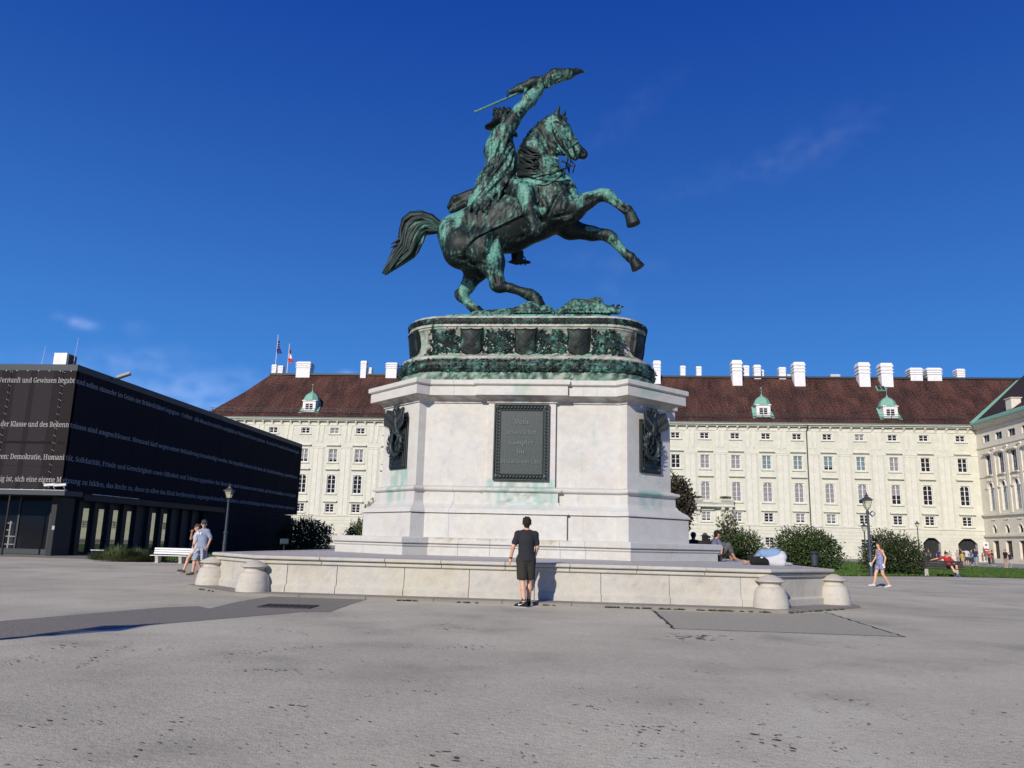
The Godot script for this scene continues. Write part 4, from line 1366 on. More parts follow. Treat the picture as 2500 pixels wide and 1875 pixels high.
	bn.append(sb(1130, 555, 0.06, 62, 1130, 575, 0.06, 56, 26, 1.3))
	bn.append(sb(1130, 575, 0, 52, 1200, 622, 0, 28, 24, 1.3))
	bn.append(sb(1200, 622, 0, 26, 1232, 652, 0, 15, 12))
	bn.append(sb(1150, 470, 0.22, 14, 1165, 462, 0.24, 14, 14))      # brow over the eye
	bn.append(sb(1160, 492, 0.26, 13, 1160, 494, 0.26, 13, 5))
	bn.append(sb(1268, 612, 0.17, 9, 1276, 622, 0.17, 11, 10, 1.0, true))
	bn.append(sb(1272, 606, 0.13, 7, 1292, 616, 0.13, 7, 6))
	bn.append(sb(1235, 640, 0.3, 6, 1285, 652, 0.3, 6, 6, 0.2, true))
	# muscles and hollows
	bn.append(sb(1180, 600, 0.28, 7, 1130, 500, 0.34, 7, 10))
	bn.append(sb(1060, 770, 0.7, 16, 1180, 760, 0.5, 14, 22, 1.0, true))
	bn.append(sb(1240, 880, 0.5, 14, 1190, 800, 0.72, 12, 24, 1.0, true))
	bn.append(sb(1140, 850, 0.98, 14, 1060, 980, 1.02, 10, 30, 1.0, true))
	bn.append(sb(760, 1110, 1.02, 16, 705, 1240, 1.05, 14, 40, 1.0, true))
	bn.append(sb(690, 1280, 1.05, 10, 560, 1260, 1.0, 8, 26, 1.0, true))
	bn.append(sb(1000, 480, 0.32, 10, 1075, 620, 0.36, 12, 26, 1.0, true))
	bn.append(sb(1220, 700, 0.42, 5, 1080, 630, 0.3, 8, 16))
	for k in 5: bn.append(sb(1125 + k * 12, 965 + k * 14, 0.78, 12, 1150 + k * 16, 940 + k * 14, 0.85, 8, 18))
	horse_blob = Blob.new()
	horse_blob.setup(Vector3(-5.95, 8.75, -27.75), Vector3(2.45, 16.55, -24.85), 0.042)
	for q in bn: horse_blob.cap(q[0], q[1], q[2], q[3], q[4], q[5], q[6])
	# modelling of the muscles, tendons and veins
	for l in [[[1070, 770], [1130, 800], [1190, 800], [1235, 830]], [[1240, 880], [1200, 850], [1190, 800]], [[1140, 850], [1100, 920], [1070, 985]], [[1250, 960], [1180, 990], [1110, 1000]], [[770, 1110], [735, 1170], [705, 1250]], [[700, 1285], [620, 1275], [540, 1245]], [[1010, 480], [1050, 560], [1085, 640]], [[960, 590], [1000, 680], [1060, 740]], [[610, 1160], [580, 1220], [590, 1290]], [[740, 1280], [760, 1340], [765, 1390]], [[1260, 925], [1330, 885], [1380, 860]], [[1440, 885], [1490, 930], [1530, 955]], [[1100, 470], [1125, 520], [1165, 575]], [[1180, 500], [1220, 560], [1255, 600]], [[900, 1120], [980, 1100], [1080, 1050]]]:
		crease(horse_blob, l, 9, 0.0, 16, true)
	for l in [[[1210, 975], [1290, 930], [1370, 885]], [[1090, 560], [1110, 590], [1150, 605]], [[1130, 480], [1170, 545], [1205, 590]], [[1100, 700], [1130, 740], [1150, 780]], [[690, 1180], [730, 1250], [750, 1330]], [[500, 1010], [460, 1060], [440, 1130]], [[1030, 880], [1060, 940], [1040, 1000]], [[1160, 870], [1175, 910], [1150, 960]]]:
		crease(horse_blob, l, 8, -0.01, 22, false)
	var g := Geo.new()
	g.tint = tint
	horse_blob.emit(g)
	var horse := part(g, "horse", mats.bronze, t)
	# hooves
	for q in [[996, 1486, 1008, 1540, 0.73, 36, 44], [640, 1548, 662, 1588, -0.66, 30, 42], [1560, 986, 1574, 1046, 0.6, 33, 43], [1584, 1264, 1602, 1306, -0.5, 31, 44]]:
		g = Geo.new()
		g.tint = tint
		var a := sp(q[0], q[1], q[4])
		var b := sp(q[2], q[3], q[4])
		var ax := (b - a).normalized()
		var toe := Vector3(1, 0, 0)
		toe = (toe - ax * toe.dot(ax)).normalized()
		g.tube([a - ax * 0.03, a + ax * 0.03, a + ax * 0.04, b + toe * 0.03], [q[5] * SK * 1.04, q[5] * SK * 1.10, q[5] * SK * 1.04, q[6] * SK], 14)
		part(g, "hoof", mats.bronze, horse)
	# ears
	g = Geo.new()
	g.tint = tint
	for q in [[1104, 425, 1124, 378, 1139, 336, 0.14], [1150, 410, 1166, 384, 1171, 360, -0.12]]:
		g.tube([sp(q[0], q[1], q[6]), sp(q[2], q[3], q[6]), sp(q[4], q[5], q[6])], [18 * SK, 17 * SK, 2 * SK], 8, 0.7)
	part(g, "ears", mats.bronze, horse)
	# mane: locks falling from the crest across the near side of the neck
	g = Geo.new()
	g.tint = func(p: Vector3) -> Color: return verdigris(p, -0.34)
	var r := RandomNumberGenerator.new()
	r.seed = 3
	var crest := [[1090, 395], [1040, 425], [985, 475], [940, 535], [912, 590], [900, 650], [893, 710], [890, 760]]
	for i in crest.size() - 1:
		for k in 4:
			var u := k / 4.0
			var cu := lerpf(crest[i][0], crest[i + 1][0], u)
			var cv := lerpf(crest[i][1], crest[i + 1][1], u)
			var pts := []
			var rad := []
			var ln := 60.0 + 40.0 * i / 7.0 if i < 3 else 110.0
			var dx := 0.25 if i < 4 else 1.0
			if i < 4:
				# locks on the far side, seen over the crest
				pts = [sp(cu + 8, cv + 8, 0.0), sp(cu - 6 + r.randf_range(-6, 4), cv + 4, -0.12), sp(cu - 16, cv + 34 + r.randf() * 20.0, -0.2)]
				rad = [16 * SK, 15 * SK, 3 * SK]
			else:
				for j in 6:
					var w := j / 5.0
					var uu := cu + 4.0 + w * ln * dx + sin(w * 5.0 + k * 2.0) * 5.0
					var vv := cv + w * 40.0 * (0.4 + 0.4 * r.randf()) + sin(w * 4.0 + k + i) * 9.0
					pts.append(drape(uu, vv, 0.02 + 0.04 * sin(w * PI)))
					rad.append((13.0 * (1.0 - w * 0.8) + 2.0) * SK)
			g.tube(pts, rad, 6)
	for k in 9:      # loose ends that hang clear of the neck
		var v0 := 590.0 + k * 24.0
		g.tube([sp(908, v0, 0.05), sp(898 - r.randf() * 10.0, v0 + 14, 0.06), sp(892 - r.randf() * 8.0, v0 + 34, 0.1), sp(905, v0 + 46, 0.15)], [12 * SK, 12 * SK, 8 * SK, 2 * SK], 6)
	for k in 4: g.tube([sp(1125 + k * 10, 400, 0.02), sp(1140 + k * 12, 415, 0.06), sp(1150 + k * 9, 440, 0.12)], [11 * SK, 10 * SK, 2 * SK], 6)
	part(g, "mane", mats.bronze, horse)
	# tail
	g = Geo.new()
	g.tint = func(p: Vector3) -> Color: return verdigris(p, -0.14)
	var outer := [[428, 1035], [375, 992], [315, 974], [250, 980], [208, 1015], [192, 1075], [188, 1140], [150, 1205], [115, 1275], [90, 1325]]
	var inner := [[418, 1085], [372, 1092], [340, 1098], [322, 1125], [305, 1165], [285, 1205], [262, 1235], [215, 1265], [160, 1305], [108, 1342]]
	for k in 46:
		var u := (k % 16) / 15.0
		var layer := k / 16
		var pts := []
		var rad := []
		var ph := r.randf() * TAU
		var cut := r.randi_range(8, 10)
		for i in cut:
			var w := i / 9.0
			var uu := clampf(u + sin(w * 5.0 + ph) * 0.07, 0.0, 1.0)
			var x := lerpf(outer[i][0], inner[i][0], uu)
			var y := lerpf(outer[i][1], inner[i][1], uu)
			if i == cut - 1: x -= r.randf_range(0, 16); y += r.randf_range(-6, 14)
			var th := 0.30 * sin(clampf(w * 1.1, 0.0, 1.0) * PI * 0.8 + 0.2)
			pts.append(sp(x, y, (1.0 - layer) * th * sqrt(maxf(0.05, 1.0 - pow(uu * 2.0 - 1.0, 2.0))) + sin(w * 7.0 + ph) * 0.02))
			rad.append((15.0 if i < cut - 2 else (9.0 if i < cut - 1 else 1.5)) * SK * r.randf_range(0.75, 1.1))
		g.tube(pts, rad, 6)
	for q in [[190, 1130, 130, 1165], [185, 1160, 128, 1185], [330, 1110, 300, 1190], [300, 1180, 268, 1240], [150, 1215, 104, 1300]]:
		g.tube([sp(q[0], q[1], 0.1), sp((q[0] + q[2]) * 0.5 + 8, (q[1] + q[3]) * 0.5 - 6, 0.12), sp(q[2], q[3], 0.08)], [12 * SK, 9 * SK, 1.5 * SK], 6)
	part(g, "tail", mats.bronze, horse)
	# saddle cloth laid over the flank
	g = Geo.new()
	g.tint = func(p: Vector3) -> Color: return verdigris(p, -0.13)
	var top := [[565, 955], [640, 905], [720, 880], [800, 865], [870, 880], [900, 900]]
	var bot := [[598, 1152], [650, 1112], [720, 1078], [790, 1045], [860, 1010], [915, 985]]
	sheet(g, top, bot, 26, 14, 0.06)
	part(g, "saddle_cloth", mats.bronze, horse)
	g = Geo.new()
	g.tint = func(p: Vector3) -> Color: return verdigris(p, -0.12)
	sheet(g, [[905, 790], [960, 800], [1010, 812]], [[930, 920], [985, 940], [1015, 900]], 14, 12, 0.05)
	part(g, "saddle_flap", mats.bronze, horse)
	# harness
	g = Geo.new()
	g.tint = func(p: Vector3) -> Color: return verdigris(p, 0.02)
	for l in [[[1098, 432], [1120, 430], [1148, 440], [1166, 455]], [[1086, 440], [1090, 490], [1110, 545], [1150, 600], [1190, 640]], [[1110, 435], [1150, 520], [1185, 600]], [[1185, 595], [1215, 575], [1245, 548]], [[1080, 560], [1110, 610], [1150, 625]], [[985, 760], [1080, 742], [1160, 715], [1215, 690]], [[930, 790], [1000, 808], [1060, 805], [1120, 775], [1168, 735]], [[1200, 780], [1130, 782], [1060, 782], [1000, 770]]]:
		var pts := []
		var rad := []
		var fine := []
		for i in l.size() - 1:
			for k in 5:
				fine.append([lerpf(l[i][0], l[i + 1][0], k / 5.0), lerpf(l[i][1], l[i + 1][1], k / 5.0)])
		fine.append(l[l.size() - 1])
		var lastz := 0.4
		for q in fine:
			var p := drape(q[0], q[1], 0.03)
			if p.z < -26.15: p = sp(q[0], q[1], lastz)
			lastz = p.z + 26.2
			pts.append(p); rad.append(5.5 * SK)
		g.tube(pts, rad, 6)
	for l in [[[1190, 640], [1180, 690], [1198, 745]], [[1190, 640], [1210, 670], [1230, 690], [1215, 740]], [[1168, 735], [1178, 690], [1188, 650]], [[1195, 640], [1205, 690], [1190, 640]], [[1195, 690], [1195, 740]]]:
		var pts := []
		var rad := []
		for q in l: pts.append(sp(q[0], q[1], 0.22)); rad.append(4.2 * SK)
		g.tube(pts, rad, 6)
	var rg := []
	var rr := []
	for i in 13: rg.append(sp(1188 + cos(i * TAU / 12.0) * 13.0, 634 + sin(i * TAU / 12.0) * 13.0, 0.2)); rr.append(3.2 * SK)
	g.tube(rg, rr, 6)
	part(g, "bridle_and_reins", mats.bronze, horse)
	rider(t, tint, r)
	base_plate(t, tint, r)

func sheet(g: Geo, top: Array, bot: Array, nu: int, nv: int, off: float) -> void:
	var grid := []
	for i in nu + 1:
		var u := float(i) / nu * (top.size() - 1)
		var k := mini(int(u), top.size() - 2)
		var w := u - k
		var a := Vector2(lerpf(top[k][0], top[k + 1][0], w), lerpf(top[k][1], top[k + 1][1], w))
		var b := Vector2(lerpf(bot[k][0], bot[k + 1][0], w), lerpf(bot[k][1], bot[k + 1][1], w))
		var col := []
		for j in nv + 1:
			var q := a.lerp(b, float(j) / nv)
			col.append(drape(q.x, q.y, off + (0.03 if j == nv or i == 0 or i == nu else 0.0) + nz_a.get_noise_2d(i * 0.35, j * 0.2) * 0.03))
		grid.append(col)
	for i in nu:
		for j in nv:
			g.quad(grid[i][j + 1], grid[i + 1][j + 1], grid[i + 1][j], grid[i][j])
	# turned hem, so that the edge has thickness
	for i in nu:
		for e in [0, nv]:
			var d := Vector3(0, 0, -0.09)
			g.quad(grid[i][e] + d, grid[i + 1][e] + d, grid[i + 1][e], grid[i][e])
	for j in nv:
		for e in [0, nu]:
			var d := Vector3(0, 0, -0.09)
			g.quad(grid[e][j] + d, grid[e][j + 1] + d, grid[e][j + 1], grid[e][j])

func rider(t: Node, tint: Callable, r: RandomNumberGenerator) -> void:
	var bn := []
	# trunk in the long coat
	bn.append(sb(835, 800, 0.0, 78, 805, 700, 0.0, 78, 30, 1.05))
	bn.append(sb(805, 700, 0.0, 80, 780, 610, 0.0, 94, 40, 1.0))
	bn.append(sb(780, 610, 0.0, 92, 785, 530, 0.0, 72, 40, 1.0))
	bn.append(sb(790, 520, -0.25, 50, 800, 505, 0.2, 55, 30))
	bn.append(sb(795, 500, 0.0, 42, 795, 455, 0.02, 38, 16))
	bn.append(sb(797, 440, 0.02, 48, 805, 425, 0.04, 46, 12))
	# raised right arm
	bn.append(sb(795, 520, 0.28, 56, 850, 440, 0.34, 46, 30))
	bn.append(sb(850, 440, 0.34, 46, 900, 365, 0.36, 42, 20))
	bn.append(sb(900, 365, 0.36, 38, 955, 305, 0.34, 44, 14))
	bn.append(sb(955, 305, 0.34, 46, 1005, 250, 0.3, 38, 16))
	bn.append(sb(1005, 250, 0.3, 34, 1022, 222, 0.3, 30, 12))
	# left arm and rein hand, beyond
	bn.append(sb(800, 525, -0.35, 52, 850, 650, -0.42, 40, 24))
	bn.append(sb(850, 650, -0.42, 38, 880, 760, -0.2, 28, 18))
	# coat skirts blown back over the crupper
	bn.append(sb(790, 690, 0.1, 92, 730, 800, 0.18, 84, 40, 1.0))
	bn.append(sb(730, 800, 0.18, 84, 650, 905, 0.25, 62, 40, 1.0))
	bn.append(sb(700, 860, 0.35, 60, 620, 940, 0.45, 36, 30))
	bn.append(sb(740, 860, 0.45, 50, 690, 960, 0.72, 34, 30))
	bn.append(sb(690, 960, 0.72, 30, 640, 965, 0.62, 26, 20))
	# near leg
	bn.append(sb(830, 810, 0.35, 74, 935, 860, 0.86, 56, 24))
	bn.append(sb(935, 860, 0.86, 54, 950, 900, 0.94, 48, 20))
	bn.append(sb(945, 895, 0.94, 46, 965, 970, 1.0, 46, 14))
	bn.append(sb(965, 970, 1.0, 46, 985, 1040, 1.02, 32, 16))
	bn.append(sb(978, 1035, 1.02, 34, 992, 1078, 1.0, 32, 10))
	bn.append(sb(992, 1070, 1.0, 28, 1050, 1042, 1.04, 17, 14))
	bn.append(sb(985, 1095, 1.0, 16, 1000, 1092, 1.0, 18, 8))
	bn.append(sb(972, 1098, 1.0, 4, 954, 1108, 1.0, 4, 4))
	# far boot below the belly
	bn.append(sb(880, 1180, -0.75, 38, 885, 1250, -0.75, 36, 10))
	bn.append(sb(880, 1262, -0.75, 22, 958, 1270, -0.72, 10, 10))
	bn.append(sb(845, 1268, -0.75, 10, 880, 1270, -0.75, 16, 6))
	bn.append(sb(815, 1262, -0.75, 3.5, 845, 1270, -0.75, 5, 4))
	# folds
	var folds := [[[860, 600], [835, 690], [780, 770], [710, 840], [640, 925]], [[870, 640], [850, 720], [800, 800], [740, 870], [690, 960]], [[845, 580], [800, 660], [740, 740], [690, 810], [620, 900]], [[800, 590], [760, 660], [715, 735], [675, 800], [610, 880]], [[760, 580], [725, 650], [700, 720]], [[865, 690], [840, 760], [790, 830], [740, 900], [720, 960]], [[830, 780], [790, 850], [770, 900], [800, 925]], [[720, 900], [705, 980]], [[660, 915], [640, 975]], [[620, 905], [600, 960]], [[810, 470], [840, 500], [820, 540]], [[870, 380], [905, 395]], [[880, 355], [925, 370]], [[780, 540], [750, 620], [735, 700]], [[820, 545], [800, 620]]]
	for q in [[950, 1000, 1.22], [955, 1015, 1.24], [975, 1028, 1.2]]: bn.append(sb(q[0] - 22, q[1], q[2], 4, q[0] + 30, q[1] + 8, q[2] - 0.05, 4, 8))
	var g := Geo.new()
	g.tint = tint
	var bl := Blob.new()
	bl.setup(Vector3(-4.4, 10.4, -27.4), Vector3(0.4, 17.9, -24.75), 0.04)
	for q in bn: bl.cap(q[0], q[1], q[2], q[3], q[4], q[5], q[6])
	for l in folds:
		crease(bl, l, 10, 0.0, 10, false)
		crease(bl, l, 11, 0.01, 8, true, 16, 6)
	bl.emit(g)
	var man := part(g, "rider", mats.bronze, t)
	# plumed hat
	bn = [sb(700, 466, -0.02, 9, 770, 452, 0.0, 22, 16, 0.28), sb(770, 450, 0.0, 24, 830, 470, 0.0, 22, 16, 0.3), sb(830, 470, 0.0, 22, 880, 512, 0.0, 9, 14, 0.3), sb(745, 440, 0, 14, 825, 425, 0, 18, 14, 0.4), sb(760, 430, 0, 26, 820, 425, 0, 28, 14, 0.6)]
	for k in 26:
		var u := 748.0 + r.randf() * 92.0
		var v := 355.0 + r.randf() * 58.0
		bn.append(sb(u, v, r.randf_range(-0.25, 0.28), 15, u + r.randf_range(-12, 14), v + r.randf_range(4, 14), r.randf_range(-0.25, 0.28), 10, 7))
	bn.append(sb(795, 390, 0, 42, 800, 400, 0, 42, 14))
	g = Geo.new()
	g.tint = func(p: Vector3) -> Color: return verdigris(p, -0.2)
	nets(bn, 0.04, g)
	part(g, "plumed_hat", mats.bronze, man)
	# rolled cloak behind the saddle
	g = Geo.new()
	g.tint = func(p: Vector3) -> Color: return verdigris(p, -0.25)
	bn = [sb(485, 940, 0.1, 20, 520, 910, 0.1, 34, 16, 0.6), sb(520, 910, 0.1, 34, 620, 868, 0.1, 34, 16, 0.6), sb(490, 965, 0.25, 14, 580, 925, 0.35, 24, 14, 0.8)]
	for k in 4: bn.append(sb(488 + k * 6, 948 - k * 14, 0.34, 4, 590 + k * 8, 900 - k * 12, 0.40, 5, 10))
	nets(bn, 0.045, g)
	part(g, "cloak_roll", mats.bronze, man)
	# stirrups
	g = Geo.new()
	g.tint = func(p: Vector3) -> Color: return verdigris(p, -0.1)
	g.tube([sp(940, 930, 1.1), sp(985, 985, 1.15), sp(1030, 1030, 1.1)], [4 * SK, 4 * SK, 4 * SK], 6)
	g.tube([sp(918, 1200, -0.75), sp(920, 1235, -0.75), sp(905, 1285, -0.75), sp(935, 1287, -0.75), sp(932, 1245, -0.75), sp(920, 1232, -0.75)], [4 * SK, 4 * SK, 4 * SK, 4 * SK, 4 * SK, 4 * SK], 6)
	part(g, "stirrup", mats.bronze, man)
	# flag
	var flag := node("flag", t)
	g = Geo.new()
	g.tint = func(p: Vector3) -> Color: return verdigris(p, 0.32)
	var a := sp(634, 374, 0.3)
	var b := sp(1060, 190, 0.3)
	var d := (b - a).normalized()
	g.tube([a - d * 0.02, a, a + d * 0.05, a + d * 0.06, b], [0.02, 0.055, 0.055, 0.042, 0.042], 10)
	part(g, "staff", mats.bronze, flag)
	g = Geo.new()
	g.tint = tint
	bn = [sb(835, 258, 0.32, 14, 900, 235, 0.32, 28, 12), sb(900, 235, 0.32, 28, 985, 200, 0.32, 34, 16), sb(985, 200, 0.32, 34, 1050, 195, 0.32, 36, 16), sb(1050, 195, 0.3, 38, 1110, 160, 0.3, 44, 20), sb(1110, 160, 0.3, 44, 1190, 148, 0.3, 34, 20), sb(1190, 148, 0.3, 34, 1245, 134, 0.28, 16, 14), sb(1245, 132, 0.28, 14, 1296, 134, 0.25, 5, 8), sb(1228, 118, 0.28, 8, 1255, 128, 0.28, 12, 8), sb(1062, 208, 0.34, 16, 1078, 226, 0.34, 10, 10), sb(832, 262, 0.38, 9, 822, 282, 0.38, 4, 8), sb(940, 240, 0.36, 14, 930, 258, 0.36, 6, 8)]
	var fb := Blob.new()
	fb.setup(sp(815, 300, 0) + Vector3(-0.2, -0.3, -0.4), sp(1310, 100, 0) + Vector3(0.2, 0.3, 0.85), 0.035)
	for q in bn: fb.cap(q[0], q[1], q[2], q[3], q[4], q[5] if q.size() > 5 else 1.0)
	for k in 6:
		var o := k * 12.0 - 30.0
		crease(fb, [[1062, 205 + o * 0.7], [1100, 168 + o], [1150, 150 + o * 0.8], [1235, 134 + o * 0.35]], 7, 0.0, 7, k % 2 == 0)
		crease(fb, [[850, 256 + o * 0.3], [920, 232 + o * 0.6], [1000, 200 + o * 0.7], [1045, 196 + o * 0.8]], 6, 0.0, 6, k % 2 == 1)
	crease(fb, [[1058, 165], [1052, 195], [1066, 222]], 8, 0.01, 6, true)
	fb.emit(g)
	part(g, "furled_cloth", mats.bronze, flag)

func base_plate(t: Node, tint: Callable, r: RandomNumberGenerator) -> void:
	var green := func(p: Vector3) -> Color: return verdigris(p, 0.26)
	var g := Geo.new()
	g.tint = green
	var path := rr_path(3.30, 1.52, 1.15)
	ring_sweep(g, [Vector2(-0.05, 8.50), Vector2(0.05, 8.52), Vector2(0.07, 8.56), Vector2(0.07, 8.63), Vector2(0.03, 8.67), Vector2(-0.25, 8.72), Vector2(-0.6, 8.80), Vector2(-1.0, 8.84), Vector2(-1.5, 8.86)], path)
	part(g, "base_plate", mats.bronze, t)
	# captured drapery, flag and bird heaped on the plate
	var bn := [sb(640, 1600, -0.3, 40, 1060, 1580, 0.4, 50, 30, 0.6), sb(870, 1560, 0.9, 22, 960, 1548, 0.8, 40, 24, 0.8), sb(960, 1548, 0.8, 40, 1060, 1560, 0.7, 30, 24, 0.8), sb(1130, 1575, 0.8, 24, 1230, 1540, 0.6, 46, 24, 0.7), sb(1230, 1540, 0.6, 46, 1340, 1540, 0.5, 52, 24, 0.6), sb(1340, 1545, 0.6, 48, 1420, 1560, 0.8, 30, 20, 0.7), sb(1420, 1555, 0.9, 20, 1495, 1568, 1.0, 10, 14), sb(1380, 1545, 0.9, 22, 1480, 1562, 1.0, 16, 14)]
	for k in 16:
		var u := 1140.0 + k * 20.0
		bn.append(sb(u, 1568, 1.1, 7, u + 40.0 + r.randf() * 50.0, 1512 + r.randf() * 24.0, 0.75, 7, 9))
	for k in 9:
		var u := 870.0 + k * 22.0
		bn.append(sb(u, 1570, 1.15, 6, u + 50.0 + r.randf() * 20.0, 1545 + r.randf() * 12.0, 1.0, 6, 9))
	bn.append(sb(1375, 1530, 0.9, 16, 1378, 1500, 0.95, 14, 8))
	bn.append(sb(1378, 1500, 0.95, 16, 1340, 1480, 1.0, 6, 8, 0.8))
	bn.append(sb(1385, 1505, 0.95, 8, 1388, 1482, 0.98, 7, 6))
	for k in 5: bn.append(sb(1400 + k * 14, 1550, 1.0, 4, 1406 + k * 16, 1520 + k * 6, 1.0, 2.5, 4))
	g = Geo.new()
	g.tint = func(p: Vector3) -> Color: return verdigris(p, 0.14)
	nets(bn, 0.045, g)
	part(g, "trophy_drapery", mats.bronze, t)

# ---------------------------------------------------------------- facades
# wall in the local x-y plane with openings (Rect2: x, y, w, h) and their reveals
func wall_holes(g: Geo, x0: float, x1: float, y0: float, y1: float, holes: Array, depth: float) -> void:
	var xs := [x0, x1]
	var ys := [y0, y1]
	for h in holes:
		for q in [h.position.x, h.end.x]:
			if not xs.has(q): xs.append(q)
		for q in [h.position.y, h.end.y]:
			if not ys.has(q): ys.append(q)
	xs.sort(); ys.sort()
	for i in xs.size() - 1:
		for j in ys.size() - 1:
			var c := Vector2((xs[i] + xs[i + 1]) * 0.5, (ys[j] + ys[j + 1]) * 0.5)
			var solid := true
			for h in holes:
				if h.has_point(c): solid = false; break
			if solid: g.quad(Vector3(xs[i], ys[j], 0), Vector3(xs[i + 1], ys[j], 0), Vector3(xs[i + 1], ys[j + 1], 0), Vector3(xs[i], ys[j + 1], 0))
	for h in holes:
		var a := Vector3(h.position.x, h.position.y, 0)
		var b := Vector3(h.end.x, h.position.y, 0)
		var c := Vector3(h.end.x, h.end.y, 0)
		var d := Vector3(h.position.x, h.end.y, 0)
		var z := Vector3(0, 0, -depth)
		g.quad(a, b, b + z, a + z); g.quad(b, c, c + z, b + z); g.quad(c, d, d + z, c + z); g.quad(d, a, a + z, d + z)

var win_cache := {}
func frame_mesh(w: float, h: float, rows: int, arched: bool) -> ArrayMesh:
	var key := "%s %s %s %s" % [w, h, rows, arched]
	if win_cache.has(key): return win_cache[key]
	var g := Geo.new()
	var e := 0.09
	for s in [-1, 1]:
		g.box(Vector3(s * (w * 0.5 - e * 0.5), 0, 0), Vector3(e, h, 0.1))
		g.box(Vector3(0, s * (h * 0.5 - e * 0.5), 0.001), Vector3(w - e * 2, e, 0.1))
	g.box(Vector3(0, 0, 0.003), Vector3(0.11, h - e * 2, 0.1))
	for k in range(1, rows):
		var y := -h * 0.5 + h * k / rows
		for s in [-1, 1]: g.box(Vector3(s * w * 0.25, y, -0.01), Vector3(w * 0.5 - 0.11, 0.05, 0.06))
	if arched:
		for s in [-1.0, 1.0]:
			g.prism(PackedVector2Array([Vector2(s * w * 0.5, h * 0.5), Vector2(s * w * 0.5, h * 0.5 - 0.42), Vector2(s * w * 0.40, h * 0.5 - 0.2), Vector2(s * w * 0.2, h * 0.5 - 0.06)]), Vector3(0, 0, 0.0), Basis(), 0.07)
	win_cache[key] = g.mesh()
	return win_cache[key]
var quad_cache := {}
func slab_mesh(w: float, h: float, d := 0.012) -> BoxMesh:
	var key := "%.3f %.3f %.3f" % [w, h, d]
	if not quad_cache.has(key):
		var b := BoxMesh.new()
		b.size = Vector3(w, h, d)
		quad_cache[key] = b
	return quad_cache[key]
# state: d dark, b white blind, t teal blind; share of the height the blind covers
func window(parent: Node, at: Vector3, w: float, h: float, rows: int, arched: bool, state := "d", share := 1.0, fm: Material = null, sash := true) -> Node3D:
	var o := node("window", parent, at)
	part(frame_mesh(w, h, rows, arched), "frame", fm if fm else mats.white_paint, o)
	if sash:
		for s in [-1, 1]:
			part(slab_mesh(w * 0.5 - 0.10, h - 0.14), "pane", mats.pane, o).position = Vector3(s * w * 0.25, 0, -0.03)
	else:
		part(slab_mesh(w - 0.1, h - 0.1), "pane", mats.pane, o).position = Vector3(0, 0, -0.03)
	part(slab_mesh(w, h, 0.02), "interior", mats.room, o).position = Vector3(0, 0, -0.32)
	if state != "d":
		var hh := h * share
		part(slab_mesh(w - 0.06, hh, 0.015), "blind", mats.blind if state == "b" else mats.blind_teal, o).position = Vector3(0, h * 0.5 - hh * 0.5, -0.11)
	return o
func moulded(g: Geo, x: float, y: float, w: float, h: float, d: float) -> void:
	# little cornice over an opening: fillet, cove, slab
	g.box(Vector3(x, y - h * 0.35, d * 0.25), Vector3(w - 0.3, h * 0.3, d * 0.5))
	g.box(Vector3(x, y, d * 0.5), Vector3(w, h * 0.4, d))
	g.box(Vector3(x, y + h * 0.28, d * 0.4), Vector3(w - 0.12, h * 0.16, d * 0.8))

func chimney(parent: Node, x0: float, x1: float, y0: float, y1: float, z: float) -> void:
	var g := Geo.new()
	var w := x1 - x0
	var h := y1 - y0
	var c := Vector3((x0 + x1) * 0.5, 0, z)
	var d := minf(2.2, maxf(1.1, w * 1.1))
	g.cbox(c + Vector3(0, y0 - 1.5 + (h * 0.84 + 1.5) * 0.5, 0), Vector3(w * 0.88, h * 0.84 + 1.5, d * 0.9), 0.03)
	for k in [0.45, 0.62, 0.80]: g.cbox(c + Vector3(0, y0 + h * k, 0), Vector3(w, h * 0.055, d), 0.03)
	var yb := y0 + h * 0.83
	var p := []
	for q in [[-0.5, -0.5, yb], [0.5, -0.5, yb], [0.5, 0.5, yb], [-0.5, 0.5, yb], [-0.4, -0.4, y1], [0.4, -0.4, y1], [0.4, 0.4, y1], [-0.4, 0.4, y1]]: p.append(c + Vector3(q[0] * w, q[2], q[1] * d))
	g.quad(p[3], p[2], p[6], p[7]); g.quad(p[2], p[1], p[5], p[6]); g.quad(p[1], p[0], p[4], p[5]); g.quad(p[0], p[3], p[7], p[4]); g.quad(p[7], p[6], p[5], p[4])
	part(g, "chimney", mats.chimney, parent)

